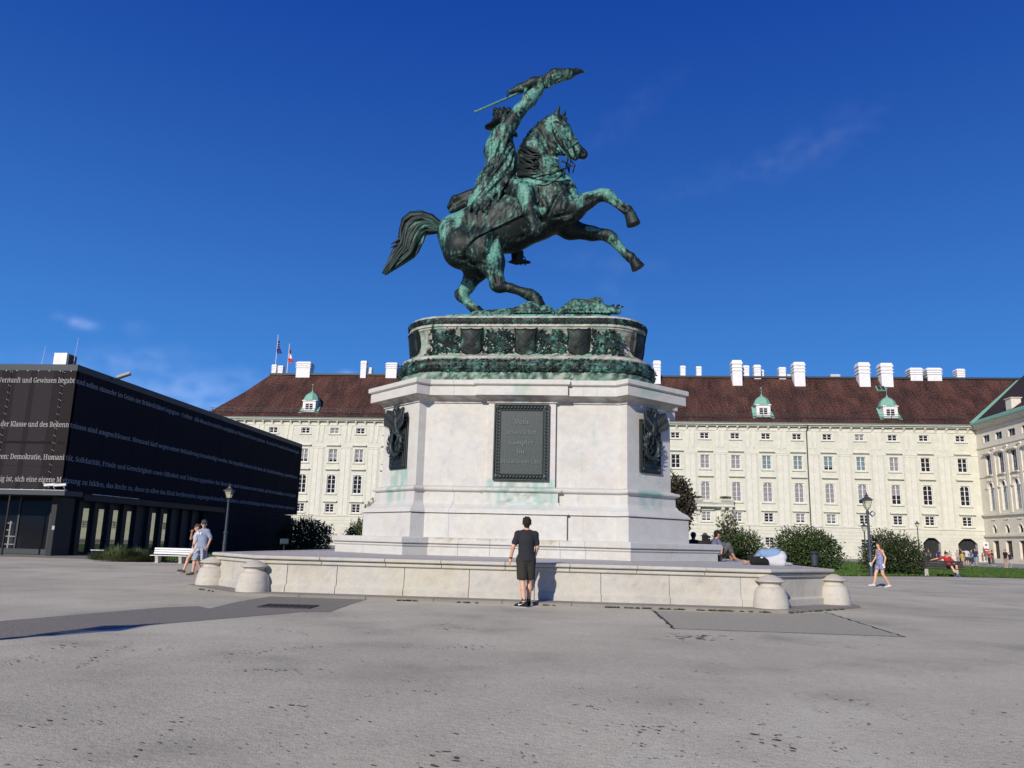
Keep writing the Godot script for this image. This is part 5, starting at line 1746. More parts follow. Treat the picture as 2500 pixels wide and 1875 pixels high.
func build_palace() -> void:
	var t := thing("palace", "long pale yellow palace with dark red tiled roof behind the monument", "palace", Vector3(0, 0, -130))
	var bays := [-62.4, -57.6, -52.8, -47.1, -42.0, -37.5, -32.6, -27.8, -23.0, -18.2, -13.4, -8.6, -3.8, 1.0, 5.8, 10.5, 15.3, 20.0, 24.9, 29.8, 34.7, 39.45, 44.5, 49.6, 54.4, 60.0]
	var rows := [[5.38, 6.79, 3, false], [8.55, 11.6, 4, true], [13.78, 15.97, 3, false], [18.64, 19.60, 2, false]]
	var holes := []
	for x in bays:
		for r in rows: holes.append(Rect2(x - 0.72, r[0], 1.44, r[1] - r[0]))
	var g := Geo.new()
	wall_holes(g, -66.0, 63.5, 4.75, 21.0, holes, 0.3)
	g.quad(Vector3(-66, 0, -20), Vector3(-66, 0, 0), Vector3(-66, 21, 0), Vector3(-66, 21, -20))
	g.quad(Vector3(63.5, 0, -20), Vector3(-66, 0, -20), Vector3(-66, 21, -20), Vector3(63.5, 21, -20))
	part(g, "wall", mats.plaster, t)
	# rusticated ground floor, portals and niches
	var ports := [[53.1, 55.7, 3.5], [58.3, 61.2, 3.5]]
	g = Geo.new()
	var gh := []
	for p in ports: gh.append(Rect2(p[0], 0.0, p[1] - p[0], p[2]))
	for x in bays:
		if x > 52 or x < -60: continue
		gh.append(Rect2(x - 0.7, 1.75, 1.4, 1.25))
	var courses := 8
	wall_holes(g, -66.0, 63.5, -0.1, 4.75, gh, 0.35)
	part(g, "ground_floor_wall", mats.plaster, t)
	g = Geo.new()
	for k in courses:
		var y0 := 0.35 + k * 0.53
		var y1 := y0 + 0.48
		var x := -66.0
		var stops := []
		for h in gh:
			if h.position.y < y1 and h.end.y > y0: stops.append([h.position.x - 0.12, h.end.x + 0.12])
		stops.append([63.4, 63.4])
		stops.sort_custom(func(a, b): return a[0] < b[0])
		for s in stops:
			if s[0] - x > 0.1: g.box(Vector3((x + s[0]) * 0.5, (y0 + y1) * 0.5, 0.02), Vector3(s[0] - x, y1 - y0, 0.045))
			x = s[1]
	part(g, "rusticated_courses", mats.plaster, t)
	for p in ports:
		g = Geo.new()
		var w: float = p[1] - p[0]
		var cx: float = (p[0] + p[1]) * 0.5
		for s in [-1.0, 1.0]:
			g = Geo.new()
			g.prism(PackedVector2Array([Vector2(s * w * 0.5, 3.5), Vector2(s * w * 0.5, 2.7), Vector2(s * w * 0.30, 3.28), Vector2(s * w * 0.18, 3.5)]), Vector3(cx, 0, -0.34), Basis(), 0.36)
			part(g, "portal_haunch", mats.plaster, t)
		g = Geo.new()
		for s in [-1.0, 1.0]:
			g.box(Vector3(cx + s * (w * 0.5 + 0.1), 1.75, -3.4), Vector3(0.2, 3.6, 6.1))
		g.box(Vector3(cx, 3.62, -3.4), Vector3(w + 0.4, 0.2, 6.1))
		part(g, "passage", mats.plaster, t)
		for s in [-1.0, 1.0]:  # dark panelled leaves added so the sunlit portal looks black inside
			g = Geo.new()
			g.box(Vector3(cx + s * w * 0.25, 1.75, -0.8), Vector3(w * 0.5 - 0.04, 3.6, 0.1))
			for yy in [0.7, 1.9, 2.9]: g.box(Vector3(cx + s * w * 0.25, yy, -0.74), Vector3(w * 0.36, 0.7, 0.05))
			part(g, "dark_portal_fill", mats.room, t)
	for h in gh:
		if h.position.y > 1: window(t, Vector3(h.position.x + 0.7, 2.375, -0.22), 1.4, 1.25, 3, false, "d")
	# pilaster strips, panels, consoles
	g = Geo.new()
	var band := Geo.new()
	var pan := Geo.new()
	for i in bays.size():
		var x: float = bays[i]
		if i > 0:
			var m: float = (bays[i - 1] + x) * 0.5
			for s in [-0.42, 0.42]: g.box(Vector3(m + s, 10.6, 0.035), Vector3(0.72, 11.2, 0.07))
			band.box(Vector3(m, 10.6, 0.015), Vector3(2.1, 11.5, 0.03))
			g.box(Vector3(m, 16.15, 0.06), Vector3(1.9, 0.18, 0.12))
			g.box(Vector3(m, 5.0, 0.06), Vector3(1.9, 0.22, 0.12))
			for s in [-0.42, 0.42]: g.prism(PackedVector2Array([Vector2(-0.14, 17.2), Vector2(0.14, 17.2), Vector2(0.36, 20.1), Vector2(-0.36, 20.1)]), Vector3(m + s, 0, 0), Basis(), 0.07)
		# panel under the attic window and raised surrounds
		for q in [[17.30, 18.10, 0.55]]:
			for s in [-1, 1]:
				pan.box(Vector3(x + s * q[2], (q[0] + q[1]) * 0.5, 0.02), Vector3(0.06, q[1] - q[0], 0.04))
				pan.box(Vector3(x, q[0] if s < 0 else q[1], 0.021), Vector3(q[2] * 2 - 0.06, 0.06, 0.04))
		for r in rows:
			for s in [-1, 1]: pan.box(Vector3(x + s * 0.86, (r[0] + r[1]) * 0.5, 0.025), Vector3(0.22, r[1] - r[0] + 0.1, 0.05))
			pan.box(Vector3(x, r[1] + 0.14, 0.026), Vector3(1.94, 0.2, 0.05))
	part(g, "pilaster_strips", mats.plaster_trim, t)
	part(band, "pilaster_backing", mats.plaster_band, t)
	part(pan, "window_surrounds", mats.plaster_trim, t)
	var hg := Geo.new()
	moulded(hg, 0, 0, 2.44, 0.38, 0.42)
	var hood := hg.mesh()
	for x in bays:
		for y in [16.62, 12.55, 7.18]: part(hood, "window_hood", mats.plaster_trim, t).position = Vector3(x, y, 0)
		for y in [13.6, 8.38, 5.22, 18.5]: part(slab_mesh(2.1, 0.14, 0.2), "window_sill", mats.plaster_trim, t).position = Vector3(x, y, 0.1)
	# strings, main cornice, gutter
	g = Geo.new()
	g.box(Vector3(-1.25, 4.80, 0.06), Vector3(129.4, 0.14, 0.12))
	g.box(Vector3(-1.25, 16.40, 0.04), Vector3(129.4, 0.12, 0.08))
	g.box(Vector3(-1.25, 20.05, 0.05), Vector3(129.4, 0.12, 0.10))
	g.box(Vector3(-1.6, 20.85, 0.28), Vector3(130.2, 0.22, 0.56))
	g.box(Vector3(-1.8, 21.04, 0.45), Vector3(130.4, 0.16, 0.9))
	part(g, "cornice", mats.plaster_trim, t)
	var br := Geo.new()
	br.prism(PackedVector2Array([Vector2(0, 20.12), Vector2(0.14, 20.2), Vector2(0.2, 20.4), Vector2(0.42, 20.5), Vector2(0.48, 20.74), Vector2(0, 20.74)]), Vector3(0.14, 0, 0), Basis(Vector3(0, 0, 1), Vector3.UP, Vector3(-1, 0, 0)), 0.28)
	var brm := br.mesh()
	var bx := -64.4
	while bx < 61.5:
		part(brm, "bracket", mats.plaster_trim, t).position = Vector3(bx, 0, 0)
		bx += 1.63
	g = Geo.new()
	g.box(Vector3(-1.9, 21.19, 0.94), Vector3(128.0, 0.14, 0.16))
	part(g, "gutter", mats.gutter, t)
	# windows with the blinds as the photograph shows them
	var r := RandomNumberGenerator.new()
	r.seed = 8
	var known := {"1:20": "b", "1:24": "b", "1:29": "b", "1:34": "b", "1:39": "b", "1:44": "b2", "1:49": "b1", "1:54": "d", "1:60": "d", "1:15": "b", "2:15": "d", "2:20": "b", "2:24": "b", "2:29": "t", "2:34": "t", "2:39": "t2", "2:44": "t", "2:49": "b", "2:54": "d", "2:60": "d", "0:20": "b2", "0:24": "b2", "0:29": "d", "0:34": "b2", "0:39": "b2", "0:44": "d", "0:49": "d", "0:54": "d", "0:60": "d", "0:15": "d", "3:15": "d", "3:20": "d", "3:24": "d", "3:29": "d", "3:34": "d", "3:39": "d", "3:44": "b2", "3:49": "d", "3:54": "d", "3:60": "d", "3:-42": "b", "3:-37": "d", "3:-47": "d", "3:-52": "d", "2:-42": "b2", "2:-37": "b2", "2:-47": "b2", "1:-42": "d", "1:-37": "d", "1:-47": "d", "0:-42": "d", "0:-37": "d", "0:-47": "d"}
	for x in bays:
		for k in 4:
			var q: Array = rows[k]
			var st: String = known.get("%d:%d" % [k, int(x)], ["d", "b", "b2"][r.randi() % 3])
			var sh := 1.0
			if st.ends_with("2"): sh = 0.8
			if st.ends_with("1"): sh = 0.55
			window(t, Vector3(x, (q[0] + q[1]) * 0.5, -0.2), 1.44, q[1] - q[0], q[2], q[3], st[0], sh)
	# roof
	g = Geo.new()
	var prof := [[1.0, 21.26, -67.0, 61.4], [-0.9, 22.55, -64.6, 63.4], [-5.0, 26.5, -61.0, 68.9], [-9.2, 30.75, -58.0, 75.0]]
	for i in 3:
		var a: Array = prof[i]
		var b: Array = prof[i + 1]
		g.quad(Vector3(a[2], a[1], a[0]), Vector3(a[3], a[1], a[0]), Vector3(b[3], b[1], b[0]), Vector3(b[2], b[1], b[0]))
		g.quad(Vector3(a[2], a[1], -18.4 - a[0]), Vector3(a[2], a[1], a[0]), Vector3(b[2], b[1], b[0]), Vector3(b[2], b[1], -18.4 - b[0]))
		g.quad(Vector3(a[3], a[1], -18.4 - a[0]), Vector3(a[2], a[1], -18.4 - a[0]), Vector3(b[2], b[1], -18.4 - b[0]), Vector3(b[3], b[1], -18.4 - b[0]))
	var roof := part(g, "roof", mats.roof, t)
	g = Geo.new()
	g.box(Vector3(8.5, 30.86, -9.2), Vector3(133.2, 0.34, 0.7))
	part(g, "ridge_cap", mats.ridge, roof)
	g = Geo.new()
	for i in 62:
		var x := -64.0 + i * 2.03
		g.box(Vector3(x, 22.45, 0.1), Vector3(0.07, 0.95, 0.07))
	for y in [22.3, 22.6, 22.9]: g.box(Vector3(-1.8, y, 0.1), Vector3(125.5, 0.05, 0.05))
	part(g, "snow_guard", mats.dark_iron, roof)
	for c in [[12.5, 13.9, 30.3, 33.5, -8.4], [17.4, 18.4, 30.9, 32.9, -9.6], [20.2, 21.2, 30.9, 32.8, -9.6], [26.1, 28.0, 30.2, 33.6, -8.4], [28.4, 29.5, 30.9, 33.0, -9.6], [30.2, 31.5, 30.8, 33.1, -9.6], [31.5, 32.3, 30.9, 32.5, -10.8], [34.5, 35.8, 30.9, 32.7, -9.6], [36.0, 37.4, 30.8, 31.6, -10.5], [36.6, 38.7, 30.2, 33.3, -8.4], [47.5, 49.6, 29.9, 33.3, -8.4], [51.2, 53.4, 30.0, 33.2, -8.4], [53.1, 54.2, 30.7, 32.7, -10.5], [56.6, 58.9, 30.6, 32.7, -9.8], [59.4, 62.1, 30.6, 32.7, -9.8], [64.5, 66.0, 30.6, 32.6, -9.8], [-57.9, -56.9, 30.9, 32.7, -9.6], [-56.7, -55.6, 30.9, 32.5, -9.6], [-53.1, -50.1, 31.1, 33.2, -9.6], [-40.8, -39.6, 31.0, 33.4, -9.2], [-39.5, -38.8, 31.0, 32.3, -9.9], [-36.1, -33.8, 31.2, 33.1, -9.6], [-24, -22, 30.9, 33, -9.6], [-6, -4, 30.9, 33, -9.6], [43.4, 45.2, 30.8, 31.6, -10.4]]:
		chimney(roof, c[0], c[1], c[2], c[3], c[4])
	for x in [-47.0, -27.8, -8.6, 10.5, 29.7, 49.8]: dormer(t, x)
	# skylight
	g = Geo.new()
	g.box(Vector3(50.9, 28.55, -6.9), Vector3(1.5, 1.3, 0.2), Basis(Vector3.RIGHT, -0.78))
	part(g, "skylight_frame", mats.copper, roof)
	g = Geo.new()
	for s in [-1, 1]: g.box(Vector3(50.9 + s * 0.34, 28.63, -6.82), Vector3(0.55, 1.05, 0.1), Basis(Vector3.RIGHT, -0.78))
	part(g, "skylight_pane", mats.room, roof)
	# copper valley towards the wing
	g = Geo.new()
	var va := Vector3(61.6, 21.45, 0.95)
	var vb := Vector3(75.2, 30.9, -9.2)
	var vs := Vector3(0.35, -0.12, 0.3)
	g.quad(va - vs, va + vs, vb + vs, vb - vs)
	g.tube([va, vb], [0.22, 0.22], 6)
	part(g, "valley_flashing", mats.copper, roof)
	# downpipe
	g = Geo.new()
	g.tube([Vector3(36.3, 21.0, 0.75), Vector3(36.3, 20.5, 0.6), Vector3(36.2, 20.0, 0.14), Vector3(36.2, 2.0, 0.14)], [0.09, 0.09, 0.09, 0.09], 6)
	part(g, "downpipe", mats.slate_metal, t)
	balcony(t)

func dormer(t: Node, x: float) -> void:
	var d := node("dormer", t, Vector3(x, 0, -0.5))
	d.set_meta("label", "white dormer with green copper ogee dome on the roof")
	var g := Geo.new()
	wall_holes(g, -1.12, 1.12, 22.45, 24.3, [Rect2(-0.72, 22.75, 1.44, 1.2)], 0.15)
	g.quad(Vector3(1.12, 22.3, 0), Vector3(1.12, 22.3, -3), Vector3(1.12, 24.3, -3), Vector3(1.12, 24.3, 0))
	g.quad(Vector3(-1.12, 22.3, -3), Vector3(-1.12, 22.3, 0), Vector3(-1.12, 24.3, 0), Vector3(-1.12, 24.3, -3))
	g.box(Vector3(0, 24.38, -1.2), Vector3(2.5, 0.16, 2.7))
	part(g, "cheeks", mats.white_paint, d)
	var w := node("window", d, Vector3(0, 23.35, -0.1))
	part(frame_mesh(1.44, 1.2, 3, false), "frame", mats.white_paint, w)
	part(slab_mesh(1.3, 1.1), "pane", mats.room, w).position.z = -0.05
	g = Geo.new()
	for s in [-1.0, 1.0]:
		g.quad(Vector3(s * 1.14, 22.3, 0.1), Vector3(s * 1.75, 22.1, 0.25), Vector3(s * 1.5, 24.4, -2.0), Vector3(s * 1.14, 24.5, -1.9))
		g.quad(Vector3(s * 1.75, 22.1, 0.25), Vector3(s * 1.14, 22.3, 0.1), Vector3(s * 1.14, 22.1, 0.1), Vector3(s * 1.75, 22.0, 0.25))
	g.box(Vector3(0, 22.36, 0.08), Vector3(3.2, 0.16, 0.3))
	part(g, "flashing", mats.copper, d)
	g = Geo.new()
	var pr := [Vector2(1.52, 24.42), Vector2(1.42, 24.6), Vector2(1.28, 25.0), Vector2(1.08, 25.4), Vector2(0.75, 25.75), Vector2(0.4, 25.95), Vector2(0.18, 26.1), Vector2(0.06, 26.4), Vector2(0.04, 26.5)]
	g.xf = Transform3D(Basis().scaled(Vector3(1, 1, 1)), Vector3(0, 0, -1.15))
	g.lathe(pr, 8, Vector3.ZERO, false, PI / 8)
	g.lathe([Vector2(0.04, 26.4), Vector2(0.035, 27.3)], 6)
	g.lathe([Vector2(0.0, 27.25), Vector2(0.12, 27.33), Vector2(0.14, 27.42), Vector2(0.1, 27.52), Vector2(0.0, 27.58)], 8)
	part(g, "dome", mats.copper, d)

func balcony(t: Node) -> void:
	var b := node("balcony", t, Vector3(20.6, 0, 0))
	var g := Geo.new()
	g.box(Vector3(0, 7.72, 0.62), Vector3(7.3, 0.2, 1.24)); g.box(Vector3(0, 7.58, 0.56), Vector3(7.0, 0.1, 1.1))
	part(g, "slab", mats.plaster_trim, b)
	g = Geo.new()
	for x in [-3.1, -1.9, 1.9, 3.1]:
		g.prism(PackedVector2Array([Vector2(0, 6.2), Vector2(0.25, 6.35), Vector2(0.4, 6.8), Vector2(0.95, 7.15), Vector2(1.05, 7.53), Vector2(0, 7.53)]), Vector3(x + 0.25, 0, 0), Basis(Vector3(0, 0, 1), Vector3.UP, Vector3(-1, 0, 0)), 0.5)
	part(g, "console", mats.plaster_trim, b)
	g = Geo.new()
	for i in 47: g.box(Vector3(-3.5 + i * 0.152, 8.28, 1.16), Vector3(0.06, 0.9, 0.06))
	for s in [-1, 1]:
		for i in 7: g.box(Vector3(s * 3.55, 8.28, 0.1 + i * 0.15), Vector3(0.06, 0.9, 0.06))
		g.box(Vector3(s * 3.55, 8.77, 0.6), Vector3(0.1, 0.08, 1.2))
	g.box(Vector3(0, 8.77, 1.16), Vector3(7.2, 0.08, 0.1)); g.box(Vector3(0, 7.86, 1.16), Vector3(7.2, 0.08, 0.1))
	part(g, "railing", mats.plaster_trim, b)
	g = Geo.new()
	var r := RandomNumberGenerator.new()
	r.seed = 12
	for x in [-2.3, 2.3]:
		for i in 160:
			var p := Vector3(x + r.randf_range(-0.8, 0.8), 8.8 + r.randf() * 0.35, 1.1 + r.randf_range(-0.2, 0.2))
			var k := r.randf_range(0.6, 1.2)
			g.col = Color(0.05 * k, 0.09 * k, 0.02 * k)
			leaf(g, p, Vector3(r.randf_range(-1, 1), r.randf_range(0.1, 1), r.randf_range(-1, 1)).normalized(), Vector3.BACK, 0.2, 0.14)
	part(g, "planting", mats.leaf, b)

func build_wing() -> void:
	var t := thing("palace_wing", "beige stone wing with arched windows standing at right angles to palace", "building", Vector3(62.4, 0, -130), -PI / 2)
	var cols := [3.1, 6.75, 10.4, 14.05, 17.7, 21.35]
	var holes := []
	for x in cols:
		holes.append(Rect2(x - 0.95, 18.25, 1.9, 1.05)); holes.append(Rect2(x - 0.7, 13.2, 1.4, 3.0))
		holes.append(Rect2(x - 0.7, 7.7, 1.4, 4.3)); holes.append(Rect2(x - 0.5, 4.4, 1.0, 1.1)); holes.append(Rect2(x - 0.85, 0.0, 1.7, 3.25))
	var g := Geo.new()
	wall_holes(g, -1.0, 24.0, -0.1, 21.0, holes, 0.5)
	g.quad(Vector3(24, 0, 0), Vector3(24, 0, -14), Vector3(24, 21, -14), Vector3(24, 21, 0))
	part(g, "wall", mats.wing_stone, t)
	g = Geo.new()
	for q in [[17.5, 0.2, 0.14], [7.1, 0.26, 0.3], [4.0, 0.3, 0.25], [20.2, 0.14, 0.12], [20.75, 0.35, 0.5], [21.05, 0.24, 0.85], [0.3, 0.7, 0.08], [12.9, 0.1, 0.1]]:
		g.box(Vector3(11.6, q[0], q[2] * 0.5), Vector3(24.6, q[1], q[2]))
	part(g, "cornices", mats.wing_stone, t)
	for x in cols:
		g = Geo.new()
		moulded(g, x, 16.45, 2.2, 0.4, 0.45)
		g.box(Vector3(x, 13.08, 0.12), Vector3(1.9, 0.16, 0.24))
		part(g, "window_hood", mats.wing_stone, t)
		g = Geo.new()
		for s in [-1.0, 1.0]:
			for a in [[12.0, 0.7, 0.8], [5.5, 0.5, 0.55]]:
				g.prism(PackedVector2Array([Vector2(s * a[1], a[0]), Vector2(s * a[1], a[0] - a[2]), Vector2(s * a[1] * 0.88, a[0] - a[2] * 0.5), Vector2(s * a[1] * 0.6, a[0] - a[2] * 0.18), Vector2(0, a[0])]), Vector3(x, 0, -0.2), Basis(), 0.19)
		# moulded archivolt and imposts with foliage over the arch
		for a in [[11.3, 0.85, 0.10], [5.0, 0.62, 0.07]]:
			var pts := []
			var rad := []
			for i in 13: pts.append(Vector3(x + cos(PI * i / 12.0) * a[1], a[0] + sin(PI * i / 12.0) * a[1], 0.03)); rad.append(a[2])
			g.tube(pts, rad, 6)
		for s in [-1, 1]: g.box(Vector3(x + s * 1.0, 11.2, 0.1), Vector3(0.5, 0.16, 0.2))
		for i in 7: g.tube([Vector3(x - 0.6 + i * 0.2, 12.25, 0.05), Vector3(x - 0.66 + i * 0.22, 12.45 + 0.1 * sin(i * 1.05), 0.12)], [0.14, 0.08], 6)
		for i in 5: g.tube([Vector3(x - 0.5 + i * 0.25, 6.4 + 0.08 * sin(i * 2.2), 0.04), Vector3(x - 0.4 + i * 0.25, 6.36, 0.1)], [0.11, 0.06], 6)
		part(g, "arch_ornament", mats.wing_stone, t)
		window(t, Vector3(x, 18.775, -0.3), 1.9, 1.05, 1, false, "d", 1.0, mats.dark_iron, false)
		window(t, Vector3(x, 14.7, -0.3), 1.4, 3.0, 4, false, "d", 1.0, mats.bark)
		window(t, Vector3(x, 9.85, -0.3), 1.4, 4.3, 5, false, "d", 1.0, mats.plaster_trim)
		window(t, Vector3(x, 4.95, -0.3), 1.0, 1.1, 2, false, "d", 1.0, mats.dark_iron, false)
		g = Geo.new()
		g.box(Vector3(x, 1.62, -0.4), Vector3(1.7, 3.25, 0.1))
		for s in [-1, 1]:
			for yy in [0.7, 1.7, 2.6]: g.box(Vector3(x + s * 0.4, yy, -0.34), Vector3(0.6, 0.75, 0.05))
		part(g, "door", mats.bark, t)
	# columns between the bays
	for i in cols.size():
		g = Geo.new()
		for yy in [[7.3, 16.9]]:
			g.box(Vector3(cols[i] + 1.83, (yy[0] + yy[1]) * 0.5, 0.07), Vector3(0.7, yy[1] - yy[0], 0.14))
			g.box(Vector3(cols[i] + 1.83, yy[1] + 0.12, 0.12), Vector3(0.95, 0.24, 0.24))
		part(g, "pilaster", mats.wing_stone, t)
	g = Geo.new()
	g.quad(Vector3(24.5, 21.3, 0.9), Vector3(24.5, 31.6, -13.4), Vector3(-9.6, 31.6, -13.4), Vector3(0.6, 21.3, 0.9))
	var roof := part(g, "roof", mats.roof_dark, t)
	g = Geo.new()
	g.box(Vector3(12.2, 21.3, 0.85), Vector3(24.4, 0.26, 0.5)); g.box(Vector3(12.2, 21.75, 0.3), Vector3(24.4, 0.14, 0.7), Basis(Vector3.RIGHT, 0.6))
	part(g, "copper_gutter", mats.copper, roof)
	g = Geo.new()
	g.cbox(Vector3(9.6, 22.9, -1.1), Vector3(1.6, 1.9, 1.4), 0.03); g.cbox(Vector3(9.6, 23.9, -1.1), Vector3(1.9, 0.14, 1.7), 0.03)
	part(g, "chimney", mats.wing_stone, roof)
	# flags over the palace roof
	for q in [[-57.2, 38.3, 0, "pole with limp blue star flag above the palace roof"], [-54.85, 36.6, 1, "pole with limp red and white flag above the palace roof"]]:
		var f := thing("flagpole", q[3], "flagpole", Vector3(q[0], 30.8, -139.2), 0.0, "flagpoles on the palace roof")
		g = Geo.new()
		g.tube([Vector3(0, 0, 0), Vector3(0.05, q[1] - 30.8, 0)], [0.09, 0.06], 8)
		g.tube([Vector3(0.05, q[1] - 30.85, 0), Vector3(0.05, q[1] - 30.65, 0)], [0.1, 0.06], 8)
		part(g, "pole", mats.steel, f)
		g = Geo.new()
		var hh: float = q[1] - 30.8
		for i in 12:
			for k in 5:
				var fn := func(a: int, b: int) -> Vector3:
					var u := a / 12.0
					var v := b / 5.0
					return Vector3(0.1 + v * (0.35 + 0.5 * u) + sin(u * 5.0 + v * 3.0) * 0.08, hh - 0.9 - u * 2.6 - v * 0.3 * (1.0 - u), sin(v * 7.0 + u * 3.0) * 0.16)
				if q[2] == 0: g.col = Color(0.012, 0.03, 0.22)
				else: g.col = Color(0.5, 0.03, 0.04) if i < 4 or i > 7 else Color(0.75, 0.75, 0.75)
				g.quad(fn.call(i + 1, k), fn.call(i + 1, k + 1), fn.call(i, k + 1), fn.call(i, k))
		if q[2] == 0:
			g.col = Color(0.7, 0.55, 0.05)
			for i in 6: g.box(Vector3(0.35 + cos(i) * 0.12, hh - 2.0 + sin(i * 1.05) * 0.5, 0.2), Vector3(0.08, 0.1, 0.02))
		part(g, "flag", mats.plain, f)

func build_pavilion() -> void:
	var X1 := -27.17
	var ZF := -39.3
	var ZB := -74.4
	var t := thing("black_pavilion", "black box-shaped pavilion wrapped in dark mesh printed with white sentences", "building", Vector3.ZERO)
	var g := Geo.new()
	var XL := -62.0
	# body behind the mesh
	g.box(Vector3((X1 + XL) * 0.5 - 0.15, 6.55, (ZF + ZB) * 0.5), Vector3(X1 - XL - 0.3, 6.5, ZF - ZB - 0.3))
	part(g, "body", mats.black_metal, t)
	g = Geo.new()
	g.cbox(Vector3((X1 + XL) * 0.5, 9.94, ZF - 0.1), Vector3(X1 - XL + 0.04, 0.36, 0.2), 0.01)
	g.cbox(Vector3(X1 - 0.1, 9.94, (ZF + ZB) * 0.5 - 0.1), Vector3(0.2, 0.36, ZF - ZB - 0.2), 0.01)
	part(g, "parapet", mats.slate_metal, t)
	g = Geo.new()
	g.box(Vector3((X1 + XL) * 0.5 - 0.1, 9.9, (ZF + ZB) * 0.5), Vector3(X1 - XL - 0.3, 0.1, ZF - ZB - 0.3))
	part(g, "roof", mats.black_metal, t)
	# printed mesh panels: front
	var seams := [0.0, 0.72, 3.72, 6.72, 9.72, 12.72, 15.72, 18.72, 21.72, 24.72, 27.72, 30.72, 33.72]
	var r := RandomNumberGenerator.new()
	r.seed = 2
	for i in seams.size() - 1:
		g = Geo.new()
		var w: float = seams[i + 1] - seams[i]
		g.cbox(Vector3(X1 - (seams[i] + seams[i + 1]) * 0.5, 6.535, ZF - 0.02), Vector3(w - 0.02, 6.45, 0.05), 0.008)
		part(g, "mesh_panel", mats.facade_mesh, t)
		# bracing seen through the cloth
		g = Geo.new()
		if i < 4:
			for q in [[0.18, 0.34], [0.62, 0.28]]:
				if w > 1.0: g.box(Vector3(X1 - seams[i] - w * q[0] - w * q[1] * 0.5, 6.535, ZF + 0.0065), Vector3(w * q[1], 6.40, 0.006))
			if w > 1.0: part(g, "lighter_strip", mats.facade_mesh_light, t)
			g = Geo.new()
			for yy in [[6.1, 1.1], [4.85, 0.14]]:
				g.box(Vector3(X1 - (seams[i] + seams[i + 1]) * 0.5, yy[0] - 0.25, ZF + 0.0125), Vector3(w - 0.3, yy[1] * 0.12, 0.005))
			part(g, "darker_strip", mats.facade_mesh_dark, t)
	for i in range(1, 5):
		g = Geo.new()
		for k in 17:
			var y := 3.5 + k * 0.385
			g.box(Vector3(X1 - seams[i] + 0.05, y, ZF + 0.03), Vector3(0.035, 0.02, 0.03)); g.box(Vector3(X1 - seams[i] - 0.05, y + 0.05, ZF + 0.03), Vector3(0.035, 0.02, 0.03))
		var f := part(g, "fasteners", mats.steel, t)
		f.set_meta("kind", "stuff")
	g = Geo.new()
	for k in 26:
		g.box(Vector3(X1 - 0.3 - k * 0.62, 9.74, ZF + 0.03), Vector3(0.05, 0.035, 0.05)); g.box(Vector3(X1 - 0.3 - k * 0.62, 3.37, ZF + 0.03), Vector3(0.05, 0.035, 0.05))
	part(g, "edge_fasteners", mats.steel, t).set_meta("kind", "stuff")
	# side
	var n_ := 12
	for i in n_:
		g = Geo.new()
		var z0 := ZF - 0.2 - i * (ZF - ZB - 0.2) / n_
		var z1 := ZF - 0.2 - (i + 1) * (ZF - ZB - 0.2) / n_
		g.cbox(Vector3(X1 - 0.02, 6.535, (z0 + z1) * 0.5), Vector3(0.05, 6.45, z0 - z1 - 0.02), 0.008)
		part(g, "mesh_panel", mats.facade_mesh, t)
	# canopy over the entrance and the band that carries it along the side
	g = Geo.new()
	g.cbox(Vector3((-26.17 + XL) * 0.5, 3.165, ZF + 0.35), Vector3(-26.17 - XL, 0.25, 1.5), 0.01)
	part(g, "canopy", mats.slate_metal, t)
	g = Geo.new()
	g.box(Vector3((-26.2 + XL) * 0.5, 3.30, ZF + 1.08), Vector3(-26.2 - XL, 0.025, 0.04))
	part(g, "canopy_edge", mats.steel, t)
	g = Geo.new()
	g.cbox(Vector3(X1 + 0.02, 3.1, -49.8), Vector3(0.3, 0.36, 17.4), 0.01)
	part(g, "side_band", mats.black_metal, t)
	g = Geo.new()
	for k in 5: g.box(Vector3(X1 + 0.19, 3.30, -42.2 - k * 0.95), Vector3(0.03, 0.03, 0.85))
	part(g, "side_rail", mats.steel, t)
	g = Geo.new()
	g.tube([Vector3(-29.2, 0, ZF + 0.95), Vector3(-29.2, 3.06, ZF + 0.95)], [0.05, 0.05], 10)
	part(g, "canopy_post", mats.black_metal, t)
	# ground floor: side glazing that mirrors the palace, then plain dark panels
	g = Geo.new()
	g.box(Vector3(X1 - 0.35, 1.5, (ZF + ZB) * 0.5 - 0.3), Vector3(0.1, 3.0, ZF - ZB - 0.6))
	part(g, "ground_floor_wall", mats.black_metal, t)
	for k in 10:
		var z := -40.25 - k * 1.42
		if k == 5 or k > 7: continue
		g = Geo.new()
		g.box(Vector3(X1 - 0.29, 1.36, z - 0.45), Vector3(0.02, 2.36, 0.86))
		part(g, "glass_pane", mats.coated_glass, t)
	for k in 11:
		g = Geo.new()
		g.cbox(Vector3(X1 - 0.22, 1.45, -39.98 - k * 1.42), Vector3(0.22, 2.9, 0.42), 0.01)
		part(g, "mullion", mats.black_metal, t)
	for k in 6:
		g = Geo.new()
		g.cbox(Vector3(X1 - 0.1, 1.62, -56.9 - k * 2.93), Vector3(0.16, 3.2, 2.9), 0.012)
		part(g, "wall_panel", mats.facade_mesh, t)
	# entrance front, set back under the canopy
	var zr := ZF - 1.0
	g = Geo.new()
	g.box(Vector3(-45.0, 1.5, zr - 4.0), Vector3(34.0, 3.0, 0.1)); g.box(Vector3(-45, 0.02, zr - 2.0), Vector3(34, 0.03, 4.0))
	part(g, "lobby", mats.black_metal, t)
	var xs := [-27.6, -28.15, -30.0, -31.6, -33.4, -35.2, -37.0, -38.8]
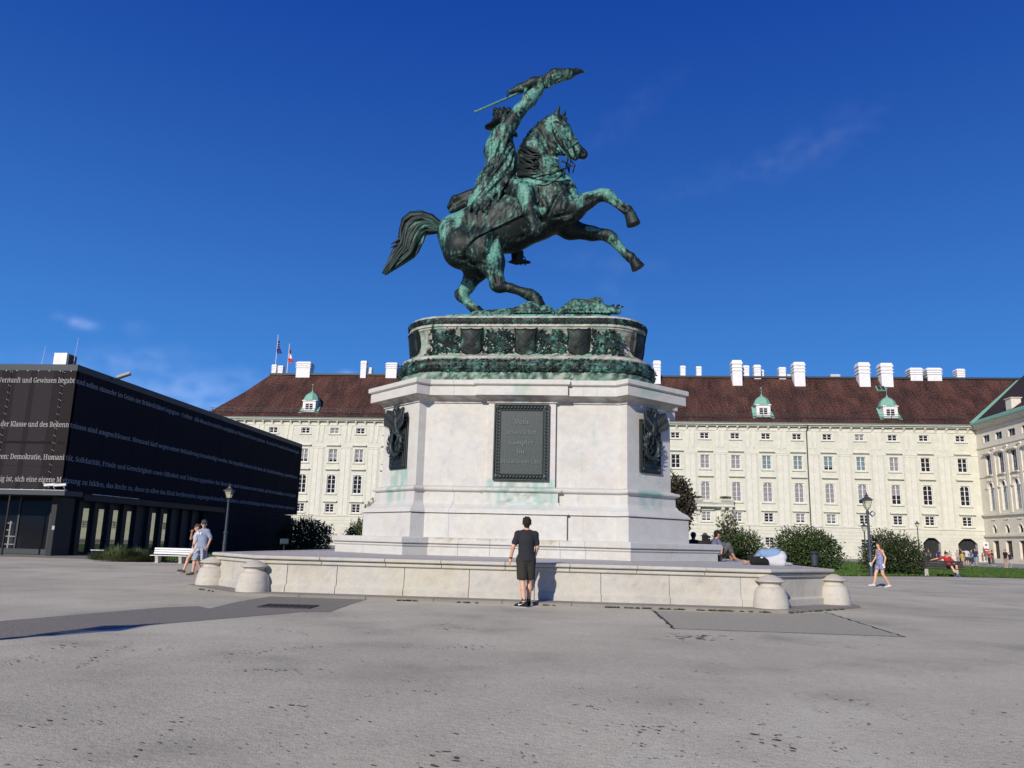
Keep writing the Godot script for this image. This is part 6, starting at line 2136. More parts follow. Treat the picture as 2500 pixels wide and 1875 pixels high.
	for i in xs.size() - 1:
		g = Geo.new()
		g.box(Vector3((xs[i] + xs[i + 1]) * 0.5, 1.45, zr), Vector3(xs[i] - xs[i + 1] - 0.1, 2.7, 0.02))
		part(g, "door_glass" if i == 1 else "front_pane", mats.pane if i != 0 else mats.slate_metal, t)
		g = Geo.new()
		g.cbox(Vector3(xs[i + 1], 1.5, zr), Vector3(0.1, 3.0, 0.12), 0.008)
		part(g, "front_mullion", mats.slate_metal, t)
	g = Geo.new()
	g.cbox(Vector3(-27.72, 1.25, zr + 0.25), Vector3(0.75, 1.9, 0.06), 0.01)
	part(g, "side_screen", mats.slate_metal, t)
	g = Geo.new()
	g.cbox(Vector3(-27.25, 1.5, zr + 0.5), Vector3(0.3, 3.0, 1.4), 0.01)
	part(g, "corner_pier", mats.black_metal, t)
	g = Geo.new()
	g.cbox(Vector3(-33, 0.16, zr + 0.02), Vector3(11.6, 0.28, 0.14), 0.01)
	part(g, "threshold", mats.slate_metal, t)
	g = Geo.new()
	g.box(Vector3(-27.15, 1.42, zr + 1.21), Vector3(0.14, 0.2, 0.02))
	part(g, "notice", mats.print, t)
	# white shelf behind the glass
	var sh := thing("white_shelf", "white open shelf standing behind the glass front of the pavilion", "shelf", Vector3(-30.75, 0.0, zr - 0.5))
	g = Geo.new()
	for q in [[0.05, 0.9, 0.08, 1.5], [0.5, 0.5, 0.08, 0.75]]: g.box(Vector3(q[0], q[1], 0), Vector3(q[2], q[3] + 0.15, 0.3))
	part(g, "upright", mats.white_paint, sh)
	for q in [[-0.05, 1.62, 0.4], [-0.08, 1.25, 0.35], [0.2, 0.92, 0.75], [0.15, 0.5, 0.85]]:
		g = Geo.new()
		g.box(Vector3(q[0], q[1], 0.002), Vector3(q[2], 0.05, 0.3))
		part(g, "board", mats.white_paint, sh)
	# print on the mesh
	var bf := Basis()
	var bs := Basis(Vector3(0, 0, -1), Vector3.UP, Vector3(1, 0, 0))
	var lines := [
		[9.22, "Vernunft und Gewissen begabt", 4.38, "und sollen einander im Geiste der Brüderlichkeit begegnen · Freiheit · Alle Menschen sind frei und gleich an Würde und Rechten geboren · Sie sind mit Vernunft und Gewissen begabt", 34.3],
		[6.82, ", der Klasse und des Bekenn", 4.02, "tnisses sind ausgeschlossen. Niemand darf wegen seiner Behinderung benachteiligt werden. Die Republik bekennt sich dazu, die Gleichbehandlung zu gewährleisten", 34.3],
		[5.08, "rzen: Demokratie, Humani", 3.86, "tät, Solidarität, Friede und Gerechtigkeit sowie Offenheit und Toleranz gegenüber den Menschen sind Grundwerte der Schule, auf deren Grundlage sie der Jugend", 34.3],
		[3.90, "ähig ist, sich eine eigene M", 3.76, "einung zu bilden, das Recht zu, diese in allen das Kind berührenden Angelegenheiten frei zu äußern, und berücksichtigen die Meinung des Kindes angemessen", 34.3]]
	for l in lines:
		var a := text_on(t, l[1], Vector3(X1 - 0.03 - l[2] * 0.5, l[0], ZF + 0.022), bf, l[2], 0.37, 0.006, mats.print, "printed_line")
		a.position.z = ZF + 0.024
		text_on(t, l[3], Vector3(X1 + 0.012, l[0], ZF - 0.06 - l[4] * 0.5), bs, l[4], 0.37, 0.006, mats.print, "printed_line")
	# things on and at the roof
	var h := thing("rooftop_unit", "white box unit standing on the black pavilion roof", "roof unit", Vector3(-29.1, 9.95, -40.9))
	g = Geo.new()
	g.cbox(Vector3(0, 0.60, 0), Vector3(0.78, 1.0, 0.8), 0.015)
	part(g, "casing", mats.white_paint, h)
	g = Geo.new()
	g.cbox(Vector3(0.44, 0.58, 0), Vector3(0.08, 0.90, 0.7), 0.01); g.cbox(Vector3(0, 0.06, 0), Vector3(0.7, 0.12, 0.7), 0.01)
	g.tube([Vector3(0.62, 0.1, 0.1), Vector3(0.66, 0.5, 0.1), Vector3(0.70, 0.8, 0.1)], [0.05, 0.06, 0.03], 8)
	part(g, "grille", mats.slate_metal, h)
	for q in [[-28.5, 12.0, "thin metal lightning rod next to white rooftop unit"], [-30.4, 11.5, "thin metal lightning rod standing alone on pavilion roof"]]:
		g = Geo.new()
		g.tube([Vector3(q[0], 9.9, -40.8), Vector3(q[0] + 0.12, q[1], -40.8)], [0.022, 0.008], 6)
		whole(g, "lightning_rod", mats.steel, q[2], "lightning rod", "lightning rods on the pavilion roof")
	var fl := thing("floodlight", "grey floodlight bracketed to the top corner of the black pavilion", "floodlight", Vector3(X1 + 0.35, 10.05, -42.6), 0.4)
	g = Geo.new()
	g.cbox(Vector3(0.25, 0.18, 0), Vector3(0.75, 0.16, 0.5), 0.03, Basis(Vector3.BACK, 0.45))
	part(g, "housing", mats.concrete, fl)
	g = Geo.new()
	g.tube([Vector3(-0.45, -0.1, 0), Vector3(-0.1, 0.0, 0), Vector3(0.1, 0.1, 0)], [0.03, 0.03, 0.03], 6)
	part(g, "bracket", mats.black_metal, fl)
	for q in [[-27.55, 0.0, "white tube camera over the pavilion entrance, pointing along the front"], [-27.0, 0.15, "white tube camera over the pavilion entrance, pointing out from the corner"]]:
		var c := thing("security_camera", q[2], "camera", Vector3(q[0], 3.52, ZF + 0.35), q[1], "cameras over the pavilion entrance")
		g = Geo.new()
		g.tube([Vector3(-0.3, 0.05, 0), Vector3(0.3, 0.1, 0)], [0.07, 0.07], 10)
		g.box(Vector3(0, 0.15, 0), Vector3(0.66, 0.02, 0.17), Basis(Vector3.BACK, 0.08))
		part(g, "housing", mats.white_paint, c)
		g = Geo.new()
		g.tube([Vector3(0.2, 0.0, 0), Vector3(0.25, -0.12, -0.05), Vector3(0.25, -0.2, -0.3)], [0.025, 0.025, 0.03], 6)
		part(g, "arm", mats.steel, c)

# a leafy shrub: leaves through the outer part of a lumpy volume, twigs inside, shoots above
func shrub(called: String, label: String, at: Vector3, sz: Vector3, leaves: int, ls: float, sd: int, c0: Color, shoots := 20, group := "shrubs round the square", trunk := 0.0, open := 0.0) -> Node3D:
	var t := thing(called, label, "tree" if trunk > 0 else "shrub", at, 0.0, group)
	var r := RandomNumberGenerator.new()
	r.seed = sd
	var nn := FastNoiseLite.new()
	nn.seed = sd; nn.frequency = 1.0
	var g := Geo.new()
	var cy := trunk + sz.y * (0.42 if trunk == 0 else 0.5)
	var ry := sz.y * (0.58 if trunk == 0 else 0.5)
	var made := 0
	while made < leaves:
		var d := Vector3(r.randfn(), r.randfn(), r.randfn()).normalized()
		var lump := 1.0 + nn.get_noise_3d(d.x * 1.6, d.y * 1.6, d.z * 1.6) * 0.34 + nn.get_noise_3d(d.x * 4.0, d.y * 4.0, d.z * 4.0) * 0.26
		var q := pow(r.randf(), 0.38) * lump
		var p := Vector3(d.x * sz.x * 0.5, d.y * ry, d.z * sz.z * 0.5) * q + Vector3(0, cy, 0)
		if p.y < 0.03 + trunk * 0.8: continue
		if open > 0.0 and nn.get_noise_3d(p.x * 1.3 + 9.0, p.y * 1.3, p.z * 1.3) < open - 0.35: continue
		var k := r.randf_range(0.6, 1.45) * (1.0 + nn.get_noise_3d(p.x * 0.9, p.y * 0.9, p.z * 0.9) * 0.7)
		g.col = Color(c0.r * k * r.randf_range(0.85, 1.35), c0.g * k, c0.b * k * r.randf_range(0.7, 1.2))
		var dir := (d + Vector3(r.randfn(), r.randfn() + 0.3, r.randfn()) * 0.75).normalized()
		var up := Vector3(r.randfn(), r.randfn() + 0.8, r.randfn()).normalized()
		leaf(g, p, dir, up, ls * r.randf_range(0.7, 1.4), ls * r.randf_range(0.45, 0.8))
		made += 1
	for i in shoots:
		var an := r.randf() * TAU
		var rad := sqrt(r.randf()) * 0.8
		var b := Vector3(cos(an) * rad * sz.x * 0.5, cy + ry * sqrt(maxf(0.0, 1.0 - rad * rad)) * 0.95, sin(an) * rad * sz.z * 0.5)
		var tip := b + Vector3(r.randfn() * 0.12, r.randf_range(0.15, 0.5), r.randfn() * 0.12) * (1.0 + sz.y * 0.1)
		g.col = Color(0.05, 0.05, 0.02)
		g.tube([b - Vector3(0, 0.2, 0), tip], [0.012, 0.006], 4)
		for j in 7:
			var p := b.lerp(tip, 0.15 + j * 0.13)
			var k := r.randf_range(0.8, 1.5)
			g.col = Color(c0.r * k * 1.1, c0.g * k, c0.b * k)
			leaf(g, p, Vector3(r.randfn(), r.randf(), r.randfn()).normalized(), Vector3.UP, ls * 1.1, ls * 0.6)
	part(g, "crown" if trunk > 0 else "foliage", mats.leaf, t)
	g = Geo.new()
	if trunk > 0.0:
		g.tube([Vector3(0, 0, 0), Vector3(0.05, trunk * 0.6, 0), Vector3(-0.03, trunk + sz.y * 0.3, 0.05), Vector3(0.1, trunk + sz.y * 0.7, 0)], [0.2, 0.15, 0.11, 0.03], 8)
		for i in 7:
			var an := i * 2.4
			var y := trunk + sz.y * (0.1 + i * 0.09)
			g.tube([Vector3(0, y, 0), Vector3(cos(an) * sz.x * 0.2, y + sz.y * 0.12, sin(an) * sz.z * 0.2), Vector3(cos(an) * sz.x * 0.36, y + sz.y * 0.2, sin(an) * sz.z * 0.36)], [0.07, 0.045, 0.015], 6)
		part(g, "trunk", mats.bark, t)
	else:
		for i in 14:
			var an := i * 2.399
			var e := Vector3(cos(an) * sz.x * 0.36, sz.y * 0.7, sin(an) * sz.z * 0.36)
			g.tube([Vector3(cos(an) * 0.1, 0, sin(an) * 0.1), e * 0.5 + Vector3(0, sz.y * 0.1, 0), e], [0.04, 0.025, 0.008], 5)
		part(g, "stems", mats.bark, t)
	return t

func build_plants() -> void:
	var gc := Color(0.034, 0.062, 0.012)
	var dk := Color(0.026, 0.045, 0.010)
	var p := on_z(742, 1330, -66.0)
	shrub("round_shrub", "wide dark shrub growing at the far end of the black pavilion", Vector3(p.x, 0, -66.0), Vector3(4.8, 2.75, 4.2), 9000, 0.16, 1, dk, 26)
	p = on_z(862, 1330, -74.0)
	shrub("round_shrub", "leggy shrub peeping out beside the pedestal on the pavilion side", Vector3(p.x + 0.9, 0, -74.0), Vector3(3.4, 3.0, 3.2), 4500, 0.17, 2, gc, 26)
	shrub("small_tree", "thin small tree with reddish leaves rising behind the leggy shrub", Vector3(p.x + 0.9, 0, -77.0), Vector3(1.6, 2.6, 1.6), 500, 0.22, 12, Color(0.07, 0.07, 0.025), 6, "trees round the square", 2.2, 0.3)
	p = on_y(1775, 1376)
	shrub("round_shrub", "tall loose shrub growing behind the people seated on the platform", Vector3(p.x, 0, -63.0), Vector3(4.3, 2.6, 4.0), 8000, 0.16, 3, gc, 40)
	shrub("small_tree", "spindly sapling sticking up out of the loose shrub behind seated people", Vector3(p.x - 0.6, 0, -62.5), Vector3(1.7, 1.5, 1.5), 260, 0.2, 13, Color(0.06, 0.08, 0.025), 10, "trees round the square", 2.1, 0.3)
	p = on_y(1957, 1388)
	shrub("round_shrub", "broad clipped shrub standing behind the dark litter bin", Vector3(p.x, 0, -55.5), Vector3(4.7, 2.55, 4.2), 9500, 0.15, 4, gc, 34)
	p = on_y(2172, 1402)
	shrub("round_shrub", "round dark shrub standing on the lawn behind the woman in blue", Vector3(p.x, 0, -47.8), Vector3(3.3, 2.25, 3.1), 8000, 0.13, 5, dk, 22)
	p = on_z(1652, 1300, -76.0)
	shrub("dark_tree", "dark reddish tree standing close behind the pedestal's balcony side", Vector3(p.x, 0, -76.0), Vector3(3.4, 5.6, 3.2), 5200, 0.26, 6, Color(0.034, 0.030, 0.016), 8, "trees round the square", 2.2)
	# lavender at the edge of the lawn
	for q in [[283.0, 1371.0, 1.45, 0.66, 7, "green lavender clump next to the small metal stand"], [338.0, 1371.0, 1.35, 0.55, 8, "green lavender clump next to the white bench"]]:
		p = on_y(q[0], q[1])
		var t := thing("lavender_clump", q[5], "plant", p, 0.0, "lavender clumps by the pavilion")
		var r := RandomNumberGenerator.new()
		r.seed = q[4]
		var g := Geo.new()
		for i in 1500:
			var an := r.randf() * TAU
			var rr := sqrt(r.randf())
			var b := Vector3(cos(an) * rr * 0.8, 0, sin(an) * rr * 0.5)
			var tip := Vector3(cos(an) * rr * q[2], q[3] * (1.25 - 0.8 * rr) * r.randf_range(0.5, 1.1), sin(an) * rr * 0.8) + Vector3(r.randfn(), r.randfn(), r.randfn()) * 0.05
			var k := r.randf_range(0.6, 1.4)
			g.col = Color(0.062 * k, 0.085 * k, 0.03 * k)
			var sd := Vector3(-sin(an + r.randf()), 0, cos(an)) * 0.014
			g.tri(b.lerp(tip, 0.3) - sd, b.lerp(tip, 0.3) + sd, tip); g.tri(b.lerp(tip, 0.55) - sd * 1.5, b.lerp(tip, 0.6) + sd * 1.5, tip + Vector3(0.02, 0.03, 0.01))
		part(g, "foliage", mats.leaf, t)
		g = Geo.new()
		for i in 20:
			var an := i * 0.9
			g.tube([Vector3(cos(an) * 0.1, 0, sin(an) * 0.1), Vector3(cos(an) * q[2] * 0.5, q[3] * 0.5, sin(an) * 0.3)], [0.012, 0.006], 4)
		part(g, "stems", mats.bark, t)

# ---------------------------------------------------------------- street furniture
func lamp(called: String, label: String, at: Vector3, h: float) -> Node3D:
	var t := thing(called, label, "lamp post", at, 0.0, "lamp posts round the square")
	var g := Geo.new()
	var s := h / 4.3
	g.lathe([Vector2(0.0, 0), Vector2(0.13, 0), Vector2(0.13, 0.12), Vector2(0.11, 0.16), Vector2(0.105, 0.75), Vector2(0.125, 0.78), Vector2(0.125, 0.84), Vector2(0.10, 0.88), Vector2(0.095, 1.35), Vector2(0.125, 1.40), Vector2(0.125, 1.47), Vector2(0.075, 1.55), Vector2(0.068, 2.5), Vector2(0.055, 3.25), Vector2(0.085, 3.28), Vector2(0.085, 3.34), Vector2(0.05, 3.38), Vector2(0.045, 3.46)], 14)
	for i in g.v.size(): g.v[i] *= Vector3(1, s, 1)
	part(g, "post", mats.lamp_metal, t)
	var y := 3.46 * s
	g = Geo.new()
	for k in 4:
		var an := PI / 4 + k * PI / 2
		var d := Vector3(cos(an), 0, sin(an))
		g.tube([Vector3(0, y - 0.06, 0) + d * 0.03, Vector3(0, y, 0) + d * 0.11, Vector3(0, y + 0.06, 0) + d * 0.13], [0.013, 0.013, 0.013], 5)
		g.tube([Vector3(0, y + 0.06, 0) + d * 0.15, Vector3(0, y + 0.46, 0) + d * 0.285], [0.014, 0.014], 5)
	g.xf = Transform3D(Basis(Vector3.UP, 0), Vector3(0, y, 0))
	g.lathe([Vector2(0.0, 0.045), Vector2(0.155, 0.05), Vector2(0.155, 0.075)], 4, Vector3.ZERO, false, PI / 4)
	part(g, "lantern_frame", mats.lamp_head, t)
	g = Geo.new()
	g.xf = Transform3D(Basis(Vector3.UP, 0), Vector3(0, y, 0))
	g.lathe([Vector2(0.29, 0.455), Vector2(0.37, 0.46), Vector2(0.36, 0.485), Vector2(0.10, 0.66), Vector2(0.09, 0.70), Vector2(0.11, 0.72), Vector2(0.06, 0.76), Vector2(0.03, 0.80), Vector2(0.05, 0.83), Vector2(0.0, 0.90)], 4, Vector3.ZERO, false, PI / 4)
	part(g, "lantern_roof", mats.lamp_head, t)
	for k in 4:
		g = Geo.new()
		var a0 := PI / 4 + k * PI / 2
		var a1 := a0 + PI / 2
		var d0 := Vector3(cos(a0), 0, sin(a0))
		var d1 := Vector3(cos(a1), 0, sin(a1))
		var u := Vector3(0, y, 0)
		g.quad(u + d1 * 0.148 + Vector3(0, 0.07, 0), u + d0 * 0.148 + Vector3(0, 0.07, 0), u + d0 * 0.28 + Vector3(0, 0.455, 0), u + d1 * 0.28 + Vector3(0, 0.455, 0))
		part(g, "lantern_pane", mats.lamp_glass, t)
	return t

func build_furniture() -> void:
	var g: Geo
	var lr := on_y(2128, 1407)
	var t := lamp("lamp_post", "slate blue lamp post with square floodlight beside the woman in blue", lr, 4.3)
	var f := node("floodlight", t, Vector3(0.20, 3.22, 0.1), Basis(Vector3.BACK, PI / 4))
	g = Geo.new()
	g.cbox(Vector3.ZERO, Vector3(0.24, 0.24, 0.1), 0.015)
	g.tube([Vector3(-0.1, 0.1, -0.05), Vector3(-0.2, 0.15, -0.1)], [0.02, 0.02], 6)
	part(g, "housing", mats.lamp_head, f)
	g = Geo.new()
	g.box(Vector3(0, 0, 0.054), Vector3(0.15, 0.15, 0.01))
	part(g, "lens", mats.steel, f)
	lamp("lamp_post", "slate blue lamp post standing before the black pavilion's long side", on_y(545, 1360), 4.2)
	var p := on_z(2113, 1340, -80.0)
	lamp("lamp_post", "small lamp post half hidden behind the round dark shrub", Vector3(p.x, 0, -80.0), 3.9)
	p = on_z(2243, 1330, -110.0)
	lamp("lamp_post", "distant lamp post standing next to the palace portal", Vector3(p.x, 0, -110.0), 5.6)
	# benches
	bench("white slatted bench with concrete legs beside the lavender", on_y(413, 1375), 0.02, 2.2, mats.bench_white, 0.76)
	var bp := on_y(2296, 1408)
	bench("dark brown slatted bench with concrete legs where the man in red sits", bp + Vector3(0.1, 0, -0.1), -0.28, 2.3, mats.bench_brown)
	# litter bin
	p = on_y(1990, 1393)
	t = thing("litter_bin", "dark blue litter bin on a post before the broad clipped shrub", "litter bin", p)
	g = Geo.new()
	g.lathe([Vector2(0, 0.30), Vector2(0.19, 0.31), Vector2(0.24, 0.98), Vector2(0.25, 1.0), Vector2(0.22, 1.0), Vector2(0.2, 0.9), Vector2(0, 0.9)], 18)
	part(g, "bucket", mats.lamp_metal, t)
	g = Geo.new()
	g.lathe([Vector2(0.24, 1.06), Vector2(0.26, 1.09), Vector2(0.2, 1.16), Vector2(0.05, 1.2), Vector2(0, 1.2)], 18)
	for k in 3: g.tube([Vector3(cos(k * 2.1) * 0.22, 0.98, sin(k * 2.1) * 0.22), Vector3(cos(k * 2.1) * 0.22, 1.08, sin(k * 2.1) * 0.22)], [0.012, 0.012], 5)
	part(g, "lid", mats.lamp_metal, t)
	g = Geo.new()
	g.tube([Vector3(0.1, 0, 0), Vector3(0.1, 0.32, 0)], [0.045, 0.045], 8)
	part(g, "post", mats.dark_iron, t)
	# small metal stand among the lavender
	p = on_y(240, 1367)
	t = thing("metal_stand", "small flat metal stand at the edge of the lavender", "stand", p)
	g = Geo.new()
	for q in [[-0.28, -0.15], [0.28, -0.15], [-0.28, 0.15], [0.28, 0.15]]: g.tube([Vector3(q[0], 0, q[1]), Vector3(q[0], 0.42, q[1])], [0.015, 0.015], 6)
	part(g, "legs", mats.lamp_metal, t)
	g = Geo.new()
	g.cbox(Vector3(0, 0.44, 0), Vector3(0.66, 0.04, 0.4), 0.008)
	part(g, "top", mats.steel, t)
	# ground floodlight behind the platform, by the shrub
	p = on_z(693, 1336, -48.0)
	t = thing("floodlight", "low dark floodlight on a stake beyond the platform edge near the wide shrub", "floodlight", Vector3(p.x, 0, -48.0), 0.5)
	g = Geo.new()
	g.cbox(Vector3(0, 0.95, 0), Vector3(0.5, 0.34, 0.25), 0.03, Basis(Vector3.RIGHT, -0.3))
	part(g, "housing", mats.lamp_metal, t)
	g = Geo.new()
	g.tube([Vector3(0, 0, 0), Vector3(0, 0.85, 0)], [0.03, 0.03], 6)
	part(g, "stake", mats.dark_iron, t)
	# manhole cover let into the dark patch
	p = on_y(712, 1481)
	t = thing("manhole_cover", "rusty rectangular cast iron grate set in the dark asphalt patch", "manhole cover", Vector3(-5.45, 0.0, -14.85), 0.06)
	g = Geo.new()
	g.cbox(Vector3(0, 0.007, 0), Vector3(0.86, 0.012, 0.62), 0.002)
	part(g, "plate", mats.manhole, t)
	for i in 7:
		g = Geo.new()
		g.cbox(Vector3(-0.33 + i * 0.11, 0.016, 0), Vector3(0.06, 0.012, 0.5), 0.002)
		part(g, "rib", mats.manhole, t)
	g = Geo.new()
	for s in [-1, 1]:
		g.cbox(Vector3(0, 0.012, s * 0.33), Vector3(0.96, 0.02, 0.05), 0.002); g.cbox(Vector3(s * 0.455, 0.0121, 0), Vector3(0.05, 0.02, 0.61), 0.002)
	part(g, "frame", mats.manhole, t)
	# road sign by the portal
	p = on_z(2408, 1340, -128.6)
	t = thing("road_sign", "white board with red and white round signs beside the palace portal", "sign", Vector3(p.x, 0, -128.6))
	g = Geo.new()
	g.tube([Vector3(0, 0, 0), Vector3(0, 3.0, 0)], [0.04, 0.04], 8)
	part(g, "post", mats.steel, t)
	g = Geo.new()
	g.cbox(Vector3(0, 2.55, 0.06), Vector3(0.75, 0.95, 0.03), 0.01)
	part(g, "upper_board", mats.white_paint, t)
	for q in [[2.62, 0.20, Color(0.20, 0.20, 0.22)], [1.78, 0.34, Color(0.45, 0.03, 0.05)], [1.20, 0.2, Color(0.12, 0.2, 0.12)]]:
		g = Geo.new()
		g.col = q[2]
		g.xf = Transform3D(Basis(Vector3.RIGHT, PI / 2), Vector3(0, q[0], 0.08))
		g.lathe([Vector2(q[1], 0), Vector2(q[1], 0.02), Vector2(0, 0.02)], 20)
		part(g, "disc", mats.plain, t)
	g = Geo.new()
	g.box(Vector3(0, 1.78, 0.105), Vector3(0.42, 0.1, 0.01))
	part(g, "white_bar", mats.white_paint, t)
	# pole outside the view whose shadow lies on the dark patch
	t = lamp("lamp_post", "slate blue lamp post casting its shadow over the dark asphalt patch", Vector3(-9.35, 0, -2.6), 4.3)

func bench(label: String, at: Vector3, turn: float, w: float, m: Material, size := 1.0) -> void:
	var t := thing("park_bench", label, "bench", at, turn, "benches round the square")
	t.scale = Vector3.ONE * size
	for s in [-1, 1]:
		var g := Geo.new()
		g.prism(PackedVector2Array([Vector2(-0.20, 0), Vector2(0.16, 0), Vector2(0.15, 0.10), Vector2(0.19, 0.30), Vector2(0.22, 0.40), Vector2(-0.26, 0.40), Vector2(-0.22, 0.25)]), Vector3(s * w * 0.32 + 0.09, 0, 0), Basis(Vector3(0, 0, 1), Vector3.UP, Vector3(-1, 0, 0)), 0.18)
		part(g, "leg", mats.concrete, t)
		g = Geo.new()
		g.box(Vector3(s * w * 0.32, 0.62, -0.27), Vector3(0.06, 0.52, 0.04), Basis(Vector3.RIGHT, -0.2))
		part(g, "back_support", mats.dark_iron, t)
	for k in 3:
		var g := Geo.new()
		g.cbox(Vector3(0, 0.425, 0.15 - k * 0.155), Vector3(w, 0.045, 0.135), 0.01)
		part(g, "seat_slat", m, t)
	for k in 3:
		var g := Geo.new()
		g.cbox(Vector3(0, 0.555 + k * 0.125, -0.225 - k * 0.028), Vector3(w, 0.105, 0.035), 0.008, Basis(Vector3.RIGHT, -0.2))
		part(g, "back_slat", m, t)

# ---------------------------------------------------------------- people
# a person faces local +z; joints in metres for a height of 1.8
func pose(over := {}) -> Dictionary:
	var j := {"pelvis": Vector3(0, 0.97, 0), "waist": Vector3(0, 1.12, 0), "chest": Vector3(0, 1.33, 0), "neck": Vector3(0, 1.50, -0.01), "head": Vector3(0, 1.665, 0.02),
		"shl": Vector3(0.178, 1.435, -0.01), "ell": Vector3(0.235, 1.17, -0.03), "wrl": Vector3(0.245, 0.925, 0.06), "shr": Vector3(-0.178, 1.435, -0.01), "elr": Vector3(-0.235, 1.17, -0.03), "wrr": Vector3(-0.245, 0.925, 0.06),
		"hil": Vector3(0.095, 0.93, 0), "knl": Vector3(0.10, 0.51, 0.02), "anl": Vector3(0.10, 0.085, -0.02), "tol": Vector3(0.115, 0.035, 0.15), "hir": Vector3(-0.095, 0.93, 0), "knr": Vector3(-0.10, 0.51, 0.02), "anr": Vector3(-0.10, 0.085, -0.02), "tor": Vector3(-0.115, 0.035, 0.15),
		"look": Vector3(0, 0, 1)}
	j.merge(over, true)
	return j
func pal(r: float, g: float, b: float) -> Color: return Color(r, g, b)

